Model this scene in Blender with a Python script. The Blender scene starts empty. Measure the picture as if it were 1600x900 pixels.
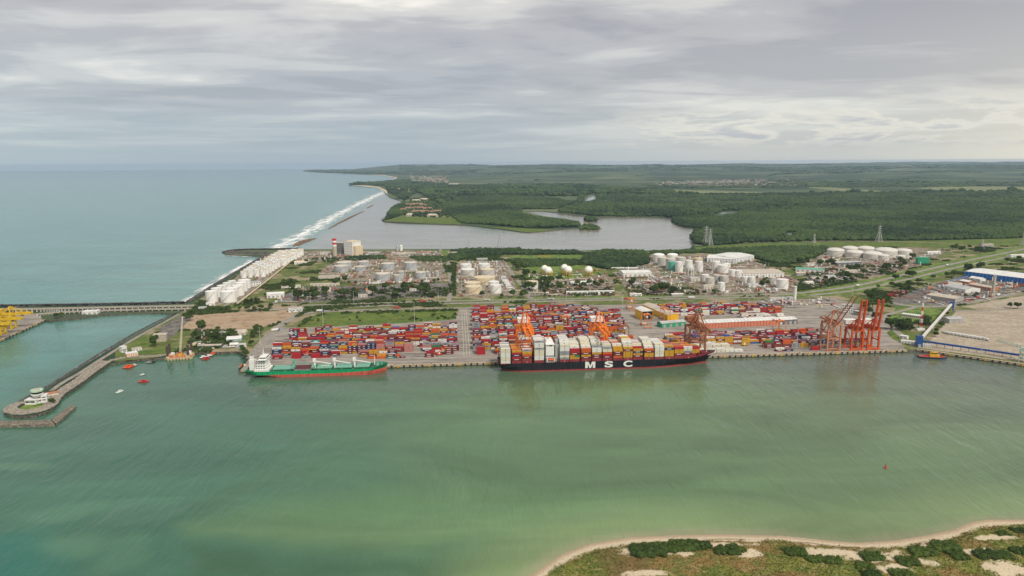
import bpy, math, random
import numpy as np
from mathutils import Vector, Matrix
from mathutils.geometry import tessellate_polygon
random.seed(7)
rng = np.random.default_rng(7)
scene = bpy.context.scene
COL = scene.collection
R = math.radians

# ------------------------------------------------------------------ camera
CAM_H, FOC = 264.0, 1067.0
PITCH = math.atan((450 - 253.5) / FOC)
ROLL = R(0.32)
cam_d = bpy.data.cameras.new('camera')
cam = bpy.data.objects.new('camera', cam_d)
COL.objects.link(cam)
cam.location = (0, 0, CAM_H)
cam.rotation_mode = 'XYZ'
cam.matrix_world = Matrix.Translation((0, 0, CAM_H)) @ Matrix.Rotation(math.pi / 2 - PITCH, 4, 'X') @ Matrix.Rotation(-ROLL, 4, 'Z')
cam_d.sensor_width = 36.0
cam_d.lens = 36.0 * FOC / 1600.0
cam_d.clip_start = 1.0
cam_d.clip_end = 120000.0
scene.camera = cam

# ------------------------------------------------------------------ light
SUN_ELEV, SUN_AZ = R(50), R(142)     # azimuth: clockwise from +Y
sun_d = bpy.data.lights.new('sun', 'SUN')
sun_d.energy = 2.6
sun_d.angle = R(10)
sun_d.color = (1.0, 0.93, 0.83)
sun = bpy.data.objects.new('sun', sun_d)
COL.objects.link(sun)
sd = Vector((math.sin(SUN_AZ) * math.cos(SUN_ELEV), math.cos(SUN_AZ) * math.cos(SUN_ELEV), math.sin(SUN_ELEV)))
sun.rotation_euler = sd.to_track_quat('Z', 'Y').to_euler()

world = bpy.data.worlds.new('World')
scene.world = world
world.use_nodes = True
def make_world():
    nt = world.node_tree
    nt.nodes.clear()
    N = nt.nodes.new
    L = nt.links.new
    def math_(op, a, b=None, clamp=False):
        n = N('ShaderNodeMath'); n.operation = op; n.use_clamp = clamp
        for i, s in enumerate((a, b)):
            if s is None: continue
            if isinstance(s, (int, float)): n.inputs[i].default_value = s
            else: L(s, n.inputs[i])
        return n.outputs[0]
    def ramp(fac, stops, interp='EASE'):
        n = N('ShaderNodeValToRGB'); n.color_ramp.interpolation = interp
        els = n.color_ramp.elements
        while len(els) < len(stops): els.new(0.5)
        for e, (p, c) in zip(els, stops):
            e.position = p
            e.color = (*c, 1) if isinstance(c, tuple) else (c, c, c, 1)
        L(fac, n.inputs[0])
        return n.outputs[0]
    def mix(fac, a, b):
        n = N('ShaderNodeMix'); n.data_type = 'RGBA'
        for i, s in ((0, fac), (6, a), (7, b)):
            if isinstance(s, (int, float)): n.inputs[i].default_value = s
            elif isinstance(s, tuple): n.inputs[i].default_value = (*s, 1)
            else: L(s, n.inputs[i])
        return n.outputs[2]
    def noise(vec, scale, detail=5, rough=0.55, dist=0.0):
        n = N('ShaderNodeTexNoise'); n.inputs['Scale'].default_value = scale
        n.inputs['Detail'].default_value = detail; n.inputs['Roughness'].default_value = rough
        n.inputs['Distortion'].default_value = dist
        L(vec, n.inputs['Vector'])
        return n.outputs['Fac']
    tc = N('ShaderNodeTexCoord')
    sep = N('ShaderNodeSeparateXYZ'); L(tc.outputs['Generated'], sep.inputs[0])
    x, y, z = sep.outputs
    zc = math_('MAXIMUM', z, 0.0)
    den = math_('ADD', zc, 0.055)
    comb = N('ShaderNodeCombineXYZ')
    L(math_('DIVIDE', x, den), comb.inputs[0])
    L(math_('DIVIDE', y, den), comb.inputs[1])
    # drifting layers seen in perspective: one broad, one stretched in streaks
    mp = N('ShaderNodeMapping'); mp.inputs['Rotation'].default_value = (0, 0, R(-14)); mp.inputs['Scale'].default_value = (0.85, 1.15, 1)
    L(comb.outputs[0], mp.inputs['Vector'])
    n1 = noise(mp.outputs[0], 0.30, 6, 0.52, 0.35)
    mp2 = N('ShaderNodeMapping'); mp2.inputs['Rotation'].default_value = (0, 0, R(-8)); mp2.inputs['Scale'].default_value = (0.75, 1.1, 1); mp2.inputs['Location'].default_value = (4.3, 1.7, 0)
    L(comb.outputs[0], mp2.inputs['Vector'])
    n2 = noise(mp2.outputs[0], 1.0, 7, 0.56, 0.5)
    n3 = noise(comb.outputs[0], 0.12, 3, 0.5, 0.2)
    m = math_('ADD', math_('ADD', math_('MULTIPLY', n1, 0.66), math_('MULTIPLY', n2, 0.32)), math_('MULTIPLY', n3, 0.25))
    cloud = ramp(m, [(0.535, (0.355, 0.355, 0.385)), (0.595, (0.455, 0.45, 0.465)), (0.65, (0.61, 0.60, 0.58)), (0.71, (0.86, 0.83, 0.755))])
    # low veil towards the horizon: blue over the sea side, pale over the land side
    az = math_('DIVIDE', x, math_('ADD', math_('ABSOLUTE', y), 0.25))
    side = ramp(math_('ADD', math_('MULTIPLY', az, 0.5), 0.5, True), [(0.12, (0.39, 0.48, 0.525)), (0.42, (0.34, 0.415, 0.475)), (0.66, (0.50, 0.525, 0.515)), (0.86, (0.76, 0.72, 0.60))])
    veil = ramp(zc, [(0.0, 1.0), (0.04, 0.78), (0.10, 0.36), (0.22, 0.0)])
    col = mix(veil, cloud, side)
    # a bank of small cumulus low over the land
    comb2 = N('ShaderNodeCombineXYZ')
    L(math_('MULTIPLY', az, 9.0), comb2.inputs[0]); L(math_('MULTIPLY', zc, 42.0), comb2.inputs[1])
    nb = noise(comb2.outputs[0], 1.0, 7, 0.6, 0.3)
    bank_h = ramp(zc, [(0.012, 0.0), (0.03, 1.0), (0.05, 0.9), (0.085, 0.0)])
    bank_x = ramp(math_('ADD', math_('MULTIPLY', az, 0.5), 0.5, True), [(0.52, 0.0), (0.62, 1.0)])
    bank = math_('MULTIPLY', math_('MULTIPLY', bank_h, bank_x), ramp(nb, [(0.44, 0.0), (0.53, 1.0)]))
    bank_c = ramp(math_('ADD', nb, math_('MULTIPLY', zc, -2.0)), [(0.40, (0.74, 0.72, 0.64)), (0.56, (0.43, 0.455, 0.49))])
    col = mix(math_('MULTIPLY', bank, 0.85), col, bank_c)
    sky = N('ShaderNodeTexSky'); sky.sky_type = 'NISHITA'; sky.sun_disc = False
    sky.sun_elevation = SUN_ELEV; sky.sun_rotation = SUN_AZ
    skyc = N('ShaderNodeVectorMath'); skyc.operation = 'SCALE'; L(sky.outputs[0], skyc.inputs[0]); skyc.inputs['Scale'].default_value = 0.07
    col = mix(0.90, skyc.outputs[0], col)
    bg = N('ShaderNodeBackground'); L(col, bg.inputs[0]); bg.inputs[1].default_value = 0.95
    out = N('ShaderNodeOutputWorld'); L(bg.outputs[0], out.inputs[0])
make_world()
scene.view_settings.view_transform = 'Standard'
scene.view_settings.look = 'None'
scene.view_settings.gamma = 1.0
scene.view_settings.use_curve_mapping = False
scene.view_settings.exposure = 0.32
scene.render.engine = 'CYCLES'
scene.cycles.use_denoising = True
scene.cycles.max_bounces = 6
scene.cycles.diffuse_bounces = 2
scene.cycles.glossy_bounces = 3
scene.cycles.volume_bounces = 0
scene.cycles.transparent_max_bounces = 12
scene.cycles.caustics_reflective = False
scene.cycles.caustics_refractive = False

# ------------------------------------------------------------------ helpers
CR, SR, CP, SP = math.cos(ROLL), math.sin(ROLL), math.cos(PITCH), math.sin(PITCH)
def G(px, py, z=3.0):
    """point of the plane z seen at a pixel of the 1600 x 900 picture"""
    u, v = px - 800, py - 450
    u, v = u * CR - v * SR, u * SR + v * CR
    t = (z - CAM_H) / -(FOC * SP + v * CP)
    return Vector((u * t, (FOC * CP - v * SP) * t, z))
def mpp(px, py, z=3.0):
    """metres per picture pixel at that ground point"""
    p = G(px, py, z)
    return (p.y * CP - (z - CAM_H) * SP) / FOC
def tall(px, py, hpx, z=3.0):
    """height in metres of an upright thing that stands hpx pixels tall there"""
    p = G(px, py, z)
    dep = math.atan2(CAM_H - z, p.y)
    return hpx * mpp(px, py, z) / math.cos(dep)
QA = math.atan2(921 - 860, 554 + 164)          # direction of the quay
QO = Vector((-164, 860))
QC, QS = math.cos(QA), math.sin(QA)
def Q(u, v, z=3.0):
    return Vector((QO.x + u * QC - v * QS, QO.y + u * QS + v * QC, z))
def Qi(p):
    dx, dy = p.x - QO.x, p.y - QO.y
    return dx * QC + dy * QS, -dx * QS + dy * QC

MATS = {}
def mat(name, c, rough=0.7, var=0.12, scale=0.25, metal=0.0, c2=None, bump=0.0, detail=4, spec=0.4, lo=0.35, hi=0.65, zs=None):
    if name in MATS: return MATS[name]
    m = bpy.data.materials.new(name); m.use_nodes = True
    nt = m.node_tree; b = nt.nodes['Principled BSDF']
    geo = nt.nodes.new('ShaderNodeNewGeometry')
    nz = nt.nodes.new('ShaderNodeTexNoise'); nz.inputs['Scale'].default_value = scale; nz.inputs['Detail'].default_value = detail
    nz.inputs['Roughness'].default_value = 0.62
    if zs:
        mp = nt.nodes.new('ShaderNodeMapping'); mp.inputs['Scale'].default_value = (1, 1, zs); nt.links.new(geo.outputs['Position'], mp.inputs['Vector']); nt.links.new(mp.outputs[0], nz.inputs['Vector'])
    else: nt.links.new(geo.outputs['Position'], nz.inputs['Vector'])
    rp = nt.nodes.new('ShaderNodeValToRGB')
    a = tuple(max(0, x * (1 - var)) for x in c); d = tuple(min(1, x * (1 + var)) for x in (c if c2 is None else c2))
    if c2 is not None: a, d = c, c2
    rp.color_ramp.elements[0].position = lo; rp.color_ramp.elements[0].color = (*a, 1)
    rp.color_ramp.elements[1].position = hi; rp.color_ramp.elements[1].color = (*d, 1)
    nt.links.new(nz.outputs['Fac'], rp.inputs[0]); nt.links.new(rp.outputs[0], b.inputs['Base Color'])
    b.inputs['Roughness'].default_value = rough; b.inputs['Metallic'].default_value = metal
    b.inputs['Specular IOR Level'].default_value = spec
    if bump:
        bp = nt.nodes.new('ShaderNodeBump'); bp.inputs['Strength'].default_value = 1.0; bp.inputs['Distance'].default_value = bump
        nt.links.new(nz.outputs['Fac'], bp.inputs['Height']); nt.links.new(bp.outputs[0], b.inputs['Normal'])
    MATS[name] = m
    return m
def layered(name, cols, scales, rough=0.95, thr=None):
    """ground colours mixed by several noises: cols[0] base, each next laid over by its own noise"""
    if name in MATS: return MATS[name]
    m = bpy.data.materials.new(name); m.use_nodes = True
    nt = m.node_tree; b = nt.nodes['Principled BSDF']; L = nt.links.new
    geo = nt.nodes.new('ShaderNodeNewGeometry')
    prev = None
    for i, (c, s) in enumerate(zip(cols, scales)):
        if i == 0:
            rgb = nt.nodes.new('ShaderNodeRGB'); rgb.outputs[0].default_value = (*c, 1); prev = rgb.outputs[0]; continue
        sc = s if isinstance(s, tuple) else (s, s)
        mp = nt.nodes.new('ShaderNodeMapping'); mp.inputs['Scale'].default_value = (sc[0], sc[1], sc[0]); mp.inputs['Location'].default_value = (7.1 * i, 3.3 * i, 0)
        if len(sc) > 2: mp.inputs['Rotation'].default_value = (0, 0, sc[2])
        L(geo.outputs['Position'], mp.inputs['Vector'])
        nz = nt.nodes.new('ShaderNodeTexNoise'); nz.inputs['Scale'].default_value = 1.0; nz.inputs['Detail'].default_value = 6; nz.inputs['Roughness'].default_value = 0.65
        L(mp.outputs[0], nz.inputs['Vector'])
        rp = nt.nodes.new('ShaderNodeValToRGB')
        lo, hi = (thr[i] if thr else (0.44, 0.58))
        rp.color_ramp.elements[0].position = lo; rp.color_ramp.elements[1].position = hi
        L(nz.outputs['Fac'], rp.inputs[0])
        mx = nt.nodes.new('ShaderNodeMix'); mx.data_type = 'RGBA'
        L(rp.outputs[0], mx.inputs[0]); L(prev, mx.inputs[6]); mx.inputs[7].default_value = (*c, 1)
        prev = mx.outputs[2]
    L(prev, b.inputs['Base Color'])
    b.inputs['Roughness'].default_value = rough; b.inputs['Specular IOR Level'].default_value = 0.15
    MATS[name] = m
    return m

class MB:
    """collects faces for ONE mesh object"""
    def __init__(s): s.v = []; s.f = []; s.m = []
    def add(s, vs, fs, mi=0):
        o = len(s.v); s.v.extend([tuple(v) for v in vs])
        for f in fs: s.f.append(tuple(i + o for i in f)); s.m.append(mi)
        return s
    def box(s, x0, x1, y0, y1, z0, z1, mi=0):
        vs = [(x0, y0, z0), (x1, y0, z0), (x1, y1, z0), (x0, y1, z0), (x0, y0, z1), (x1, y0, z1), (x1, y1, z1), (x0, y1, z1)]
        return s.add(vs, [(0, 3, 2, 1), (4, 5, 6, 7), (0, 1, 5, 4), (1, 2, 6, 5), (2, 3, 7, 6), (3, 0, 4, 7)], mi)
    def cbox(s, cx, cy, z0, sx, sy, sz, mi=0):
        return s.box(cx - sx / 2, cx + sx / 2, cy - sy / 2, cy + sy / 2, z0, z0 + sz, mi)
    def rbox(s, cx, cy, z0, sx, sy, sz, rz, mi=0):
        c, n = math.cos(rz), math.sin(rz)
        vs = []
        for z in (z0, z0 + sz):
            for dx, dy in ((-1, -1), (1, -1), (1, 1), (-1, 1)):
                x, y = dx * sx / 2, dy * sy / 2
                vs.append((cx + x * c - y * n, cy + x * n + y * c, z))
        return s.add(vs, [(0, 3, 2, 1), (4, 5, 6, 7), (0, 1, 5, 4), (1, 2, 6, 5), (2, 3, 7, 6), (3, 0, 4, 7)], mi)
    def beam(s, a, b, w, h=None, mi=0):
        h = h or w; a = Vector(a); b = Vector(b); d = (b - a).normalized()
        up = Vector((0, 0, 1)) if abs(d.z) < 0.95 else Vector((0, 1, 0))
        sx = d.cross(up).normalized() * w / 2; sy = sx.cross(d).normalized() * h / 2
        vs = [a - sx - sy, a + sx - sy, a + sx + sy, a - sx + sy, b - sx - sy, b + sx - sy, b + sx + sy, b - sx + sy]
        return s.add(vs, [(0, 3, 2, 1), (4, 5, 6, 7), (0, 1, 5, 4), (1, 2, 6, 5), (2, 3, 7, 6), (3, 0, 4, 7)], mi)
    def tube(s, a, b, r, n=8, r2=None, mi=0):
        a = Vector(a); b = Vector(b); d = (b - a).normalized(); r2 = r if r2 is None else r2
        up = Vector((0, 0, 1)) if abs(d.z) < 0.95 else Vector((0, 1, 0))
        sx = d.cross(up).normalized(); sy = sx.cross(d)
        vs = []
        for p, rr in ((a, r), (b, r2)):
            for i in range(n):
                t = 2 * math.pi * i / n
                vs.append(p + (sx * math.cos(t) + sy * math.sin(t)) * rr)
        fs = [(i, (i + 1) % n, n + (i + 1) % n, n + i) for i in range(n)] + [tuple(range(n - 1, -1, -1)), tuple(range(n, 2 * n))]
        return s.add(vs, fs, mi)
    def lathe(s, prof, n=24, c=(0, 0), mi=0, cap=True):
        vs = []; k = len(prof)
        for r, z in prof:
            for i in range(n):
                t = 2 * math.pi * i / n
                vs.append((c[0] + r * math.cos(t), c[1] + r * math.sin(t), z))
        fs = []
        for j in range(k - 1):
            for i in range(n):
                fs.append((j * n + i, j * n + (i + 1) % n, (j + 1) * n + (i + 1) % n, (j + 1) * n + i))
        if cap: fs.append(tuple(range((k - 1) * n, k * n)))
        return s.add(vs, fs, mi)
    def prism(s, poly, z0, z1, mi=0, top_mi=None):
        n = len(poly)
        ar = sum(poly[i][0] * poly[(i + 1) % n][1] - poly[(i + 1) % n][0] * poly[i][1] for i in range(n))
        if ar < 0: poly = poly[::-1]
        vs = [(p[0], p[1], z0) for p in poly] + [(p[0], p[1], z1) for p in poly]
        s.add(vs, [(i, (i + 1) % n, n + (i + 1) % n, n + i) for i in range(n)], mi)
        s.add(vs[n:], [tuple(t) for t in tri(vs[n:])], mi if top_mi is None else top_mi)
        return s
    def gable(s, x0, x1, y0, y1, z0, ze, zr, mi=0, rmi=1, over=0.4):
        """walls with a ridge along x and a pitched roof"""
        ym = (y0 + y1) / 2
        s.add([(x0, y0, z0), (x1, y0, z0), (x1, y1, z0), (x0, y1, z0), (x0, y0, ze), (x1, y0, ze), (x1, y1, ze), (x0, y1, ze), (x0, ym, zr), (x1, ym, zr)],
              [(0, 1, 5, 4), (2, 3, 7, 6), (1, 2, 6, 9, 5), (3, 0, 4, 8, 7)], mi)
        o = over
        s.add([(x0 - o, y0 - o, ze - .1), (x1 + o, y0 - o, ze - .1), (x1 + o, ym, zr + .15), (x0 - o, ym, zr + .15), (x0 - o, y1 + o, ze - .1), (x1 + o, y1 + o, ze - .1)],
              [(0, 1, 2, 3), (3, 2, 5, 4)], rmi)
        return s
    def mesh(s, name, mats, smooth=False):
        me = bpy.data.meshes.new(name)
        me.from_pydata(s.v, [], s.f)
        for m in (mats if isinstance(mats, (list, tuple)) else [mats]): me.materials.append(m)
        if s.m: me.polygons.foreach_set('material_index', s.m)
        if smooth: me.polygons.foreach_set('use_smooth', [True] * len(me.polygons))
        me.update()
        return me
    def build(s, name, mats, parent=None, smooth=False, loc=None, rz=0):
        o = bpy.data.objects.new(name, s.mesh(name, mats, smooth)); COL.objects.link(o)
        if parent is not None: o.parent = parent
        if loc is not None: o.location = loc
        if rz: o.rotation_euler = (0, 0, rz)
        return o
def tri(vs):
    t = tessellate_polygon([[Vector((v[0], v[1], 0)) for v in vs]])
    out = []
    for a, b, c in t:
        A, B, C = vs[a], vs[b], vs[c]
        cr = (B[0] - A[0]) * (C[1] - A[1]) - (B[1] - A[1]) * (C[0] - A[0])
        out.append((a, b, c) if cr > 0 else (a, c, b))
    return out
def tag(o, label=None, cat=None, group=None, kind=None):
    if label: o['label'] = label
    if cat: o['category'] = cat
    if group: o['group'] = group
    if kind: o['kind'] = kind
    return o
def thing(name, label, cat, loc=(0, 0, 0), rz=0, group=None):
    o = bpy.data.objects.new(name, None); COL.objects.link(o)
    o.empty_display_size = 1
    o.location = loc; o.rotation_euler = (0, 0, rz)
    return tag(o, label, cat, group)
def dup(root, loc, rz=0, label=None, group=None, scale=1.0):
    r = root.copy(); COL.objects.link(r); r.location = loc; r.rotation_euler = (0, 0, rz)
    r.scale = (scale,) * 3 if not isinstance(scale, tuple) else scale
    if label: r['label'] = label
    if group: r['group'] = group
    for ch in root.children:
        c = ch.copy(); COL.objects.link(c); c.parent = r
        for g in ch.children:
            d = g.copy(); COL.objects.link(d); d.parent = c
    return r
ORD = 'first second third fourth fifth sixth seventh eighth ninth tenth eleventh twelfth thirteenth fourteenth fifteenth sixteenth seventeenth eighteenth nineteenth twentieth'.split()
def sheet(name, pts, z, m, kind='structure', parent=None, skirt=0.0):
    """flat piece of the setting: a polygon with its own height, skirt deep"""
    vs = [(p[0], p[1], z) for p in pts]
    mb = MB(); mb.add(vs, tri(vs))
    if skirt:
        n = len(vs); lo = [(p[0], p[1], z - skirt) for p in pts]
        ar = sum(pts[i][0] * pts[(i + 1) % n][1] - pts[(i + 1) % n][0] * pts[i][1] for i in range(n))
        fs = [(i, (i + 1) % n, n + (i + 1) % n, n + i) for i in range(n)]
        if ar > 0: fs = [f[::-1] for f in fs]
        mb.add(vs + lo, fs, 1 if isinstance(m, (list, tuple)) and len(m) > 1 else 0)
    o = mb.build(name, m, parent)
    if parent is None: tag(o, kind=kind)
    return o
def px(pts, z=3.0): return [G(x, y, z) for x, y in pts]
def smooth_line(pts, n=6):
    """Catmull-Rom through points"""
    P = [Vector((p[0], p[1])) for p in pts]
    P = [P[0] * 2 - P[1]] + P + [P[-1] * 2 - P[-2]]
    out = []
    for i in range(1, len(P) - 2):
        for k in range(n):
            t = k / n; a, b, c, d = P[i - 1], P[i], P[i + 1], P[i + 2]
            out.append(0.5 * ((2 * b) + (c - a) * t + (2 * a - 5 * b + 4 * c - d) * t * t + (3 * b - a - 3 * c + d) * t ** 3))
    out.append(P[-2])
    return out
def ribbon(name, pts, w, z, m, kind='structure', parent=None, w2=None):
    P = [Vector((p[0], p[1])) for p in pts]
    vs = []; n = len(P)
    for i, p in enumerate(P):
        d = (P[min(i + 1, n - 1)] - P[max(i - 1, 0)]).normalized()
        nn = Vector((-d.y, d.x)); ww = w if w2 is None else w + (w2 - w) * i / (n - 1)
        vs += [(p.x + nn.x * ww / 2, p.y + nn.y * ww / 2, z), (p.x - nn.x * ww / 2, p.y - nn.y * ww / 2, z)]
    mb = MB().add(vs, [(2 * i, 2 * i + 1, 2 * i + 3, 2 * i + 2) for i in range(n - 1)])
    o = mb.build(name, m, parent)
    if parent is None: tag(o, kind=kind)
    return o
def inside(poly, x, y):
    """numpy point-in-polygon"""
    x = np.asarray(x, float); y = np.asarray(y, float)
    r = np.zeros(x.shape, bool); n = len(poly)
    for i in range(n):
        x1, y1 = poly[i][0], poly[i][1]; x2, y2 = poly[(i + 1) % n][0], poly[(i + 1) % n][1]
        if y1 == y2: continue
        c = ((y1 > y) != (y2 > y)) & (x < (x2 - x1) * (y - y1) / (y2 - y1) + x1)
        r ^= c
    return r

# ------------------------------------------------------------------ numeric noise and distance
def vnoise(x, y, seed=0):
    xi = np.floor(x).astype(np.int64); yi = np.floor(y).astype(np.int64)
    fx = x - xi; fy = y - yi
    fx = fx * fx * (3 - 2 * fx); fy = fy * fy * (3 - 2 * fy)
    def h(a, b):
        n = (a * 374761393 + b * 668265263 + seed * 974711) & 0x7fffffff
        n = ((n ^ (n >> 13)) * 1274126177) & 0x7fffffff
        return ((n ^ (n >> 16)) & 0xffff) / 65535.0
    return (h(xi, yi) * (1 - fx) + h(xi + 1, yi) * fx) * (1 - fy) + (h(xi, yi + 1) * (1 - fx) + h(xi + 1, yi + 1) * fx) * fy
def fbm(x, y, s, o=4, seed=0):
    x = np.asarray(x, float); y = np.asarray(y, float)
    r = 0; a = 0.5; t = 0
    for i in range(o):
        r = r + a * vnoise(x / s + 17.3 * i, y / s - 9.1 * i, seed + i); t += a; a *= 0.5; s = s * 0.5
    return r / t
def sdist(poly, x, y, closed=True):
    d = np.full(np.shape(x), 1e12); n = len(poly)
    for i in range(n if closed else n - 1):
        ax, ay = poly[i][0], poly[i][1]; bx, by = poly[(i + 1) % n][0], poly[(i + 1) % n][1]
        ex, ey = bx - ax, by - ay; l2 = ex * ex + ey * ey + 1e-9
        t = np.clip(((x - ax) * ex + (y - ay) * ey) / l2, 0, 1)
        d = np.minimum(d, (x - ax - t * ex) ** 2 + (y - ay - t * ey) ** 2)
    d = np.sqrt(d)
    return np.where(inside(poly, x, y), d, -d) if closed else d
def sstep(a, b, x):
    t = np.clip((x - a) / (b - a), 0, 1); return t * t * (3 - 2 * t)
def grid_mesh(name, X, Y, Z, m, keep=None, colors=None, smooth=True, parent=None):
    ny, nx = X.shape
    vs = np.stack([X.ravel(), Y.ravel(), Z.ravel()], 1)
    idx = np.arange(nx * ny).reshape(ny, nx)
    q = np.stack([idx[:-1, :-1], idx[:-1, 1:], idx[1:, 1:], idx[1:, :-1]], -1).reshape(-1, 4)
    if keep is not None:
        k = keep.ravel()[q].any(1); q = q[k]
        used = np.unique(q); remap = -np.ones(len(vs), int); remap[used] = np.arange(len(used))
        q = remap[q]; vs = vs[used]
        if colors is not None: colors = colors.reshape(-1, 4)[used]
    me = bpy.data.meshes.new(name)
    me.vertices.add(len(vs)); me.vertices.foreach_set('co', vs.astype(np.float32).ravel())
    me.loops.add(q.size); me.loops.foreach_set('vertex_index', q.astype(np.int32).ravel())
    me.polygons.add(len(q)); me.polygons.foreach_set('loop_start', np.arange(0, q.size, 4, dtype=np.int32))
    me.polygons.foreach_set('loop_total', np.full(len(q), 4, np.int32))
    me.update(calc_edges=True)
    if smooth: me.polygons.foreach_set('use_smooth', np.ones(len(q), bool))
    if colors is not None:
        ca = me.color_attributes.new('tint', 'FLOAT_COLOR', 'POINT')
        ca.data.foreach_set('color', colors.astype(np.float32).ravel())
    me.materials.append(m)
    o = bpy.data.objects.new(name, me); COL.objects.link(o)
    if parent: o.parent = parent
    return o

# ------------------------------------------------------------------ coast lines
FG = px([(560, 1200), (800, 925), (835, 899), (852, 887), (880, 868), (920, 852.5), (985, 841.5), (1060, 838), (1130, 837), (1220, 839), (1290, 846), (1340, 850), (1400, 846.5), (1450, 838.5),
         (1492, 830), (1520, 818), (1545, 813.5), (1600, 814), (1700, 806), (1900, 800), (2100, 1200)], 0)
_quay = [Q(u, 0) for u in (718, -30, -188)]
MAIN_PX = [(372, 579), (386, 557), (369, 549.5), (340, 550.5), (300, 551.5), (283, 552.5), (262, 558), (236, 560.5), (222, 561.5), (200, 562.5), (172, 567.5), (150, 582), (128, 599), (97, 620), (90, 629), (84, 637),
           (73, 643), (55, 648), (30, 651), (10, 647.5), (12, 641), (30, 632), (45, 622), (60, 613), (76, 606), (100, 591), (128, 573), (165, 550), (220, 518), (277, 489.5), (250, 488.6), (215, 489), (160, 492), (115, 497.5), (90, 499.5), (78, 501.5), (70, 500),
           (0, 532), (-140, 597), (-300, 560), (-300, 481), (0, 479.5), (70, 478.5), (150, 477.5), (290, 474.5), (302, 467), (322, 454), (350, 436.5), (380, 419), (405, 404.5), (415, 400), (390, 399), (365, 398), (351, 397), (352, 393), (364, 391), (400, 390), (470, 389.5), (560, 389.5),
           (640, 389), (700, 389), (735, 389.5), (780, 389.2), (812, 387.5), (818, 391), (850, 391.5), (900, 391.8), (960, 390), (1010, 391.5), (1060, 390), (1078, 388), (1083, 383), (1083, 376), (1077, 370), (1080, 364), (1092, 360.5), (1118, 359.3), (1095, 357.8), (1070, 355.5), (1055, 350), (1048, 345), (1050, 341),
           (1030, 339.5), (980, 340), (930, 339), (900, 336), (870, 332), (850, 329.5), (822, 330), (827, 332), (840, 335), (846, 337.5), (880, 341), (905, 345.5), (908, 350), (905, 356), (880, 358), (850, 361), (828, 363), (815, 362), (790, 358), (745, 353), (720, 351), (660, 349), (620, 348), (600, 346),
           (596, 343), (604, 336), (612, 328), (622, 320), (632, 317), (624, 313), (608, 308), (601, 301), (598, 297), (588, 293.2), (565, 291), (545, 289.5), (556, 286.5), (590, 285.3), (612, 282), (618, 278), (600, 274.5), (560, 272.3), (543, 270.8), (500, 269.8), (472, 267.8), (485, 266.5), (555, 265.2), (600, 263)]
MAIN = _quay + px(MAIN_PX) + [Vector((-3200, 32000, 3)), Vector((60000, 32000, 3)), Vector((60000, 300, 3)), Vector((900, 420, 3))] + px([(1760, 594), (1600, 569.5), (1520, 557.5), (1432, 546)])

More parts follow.
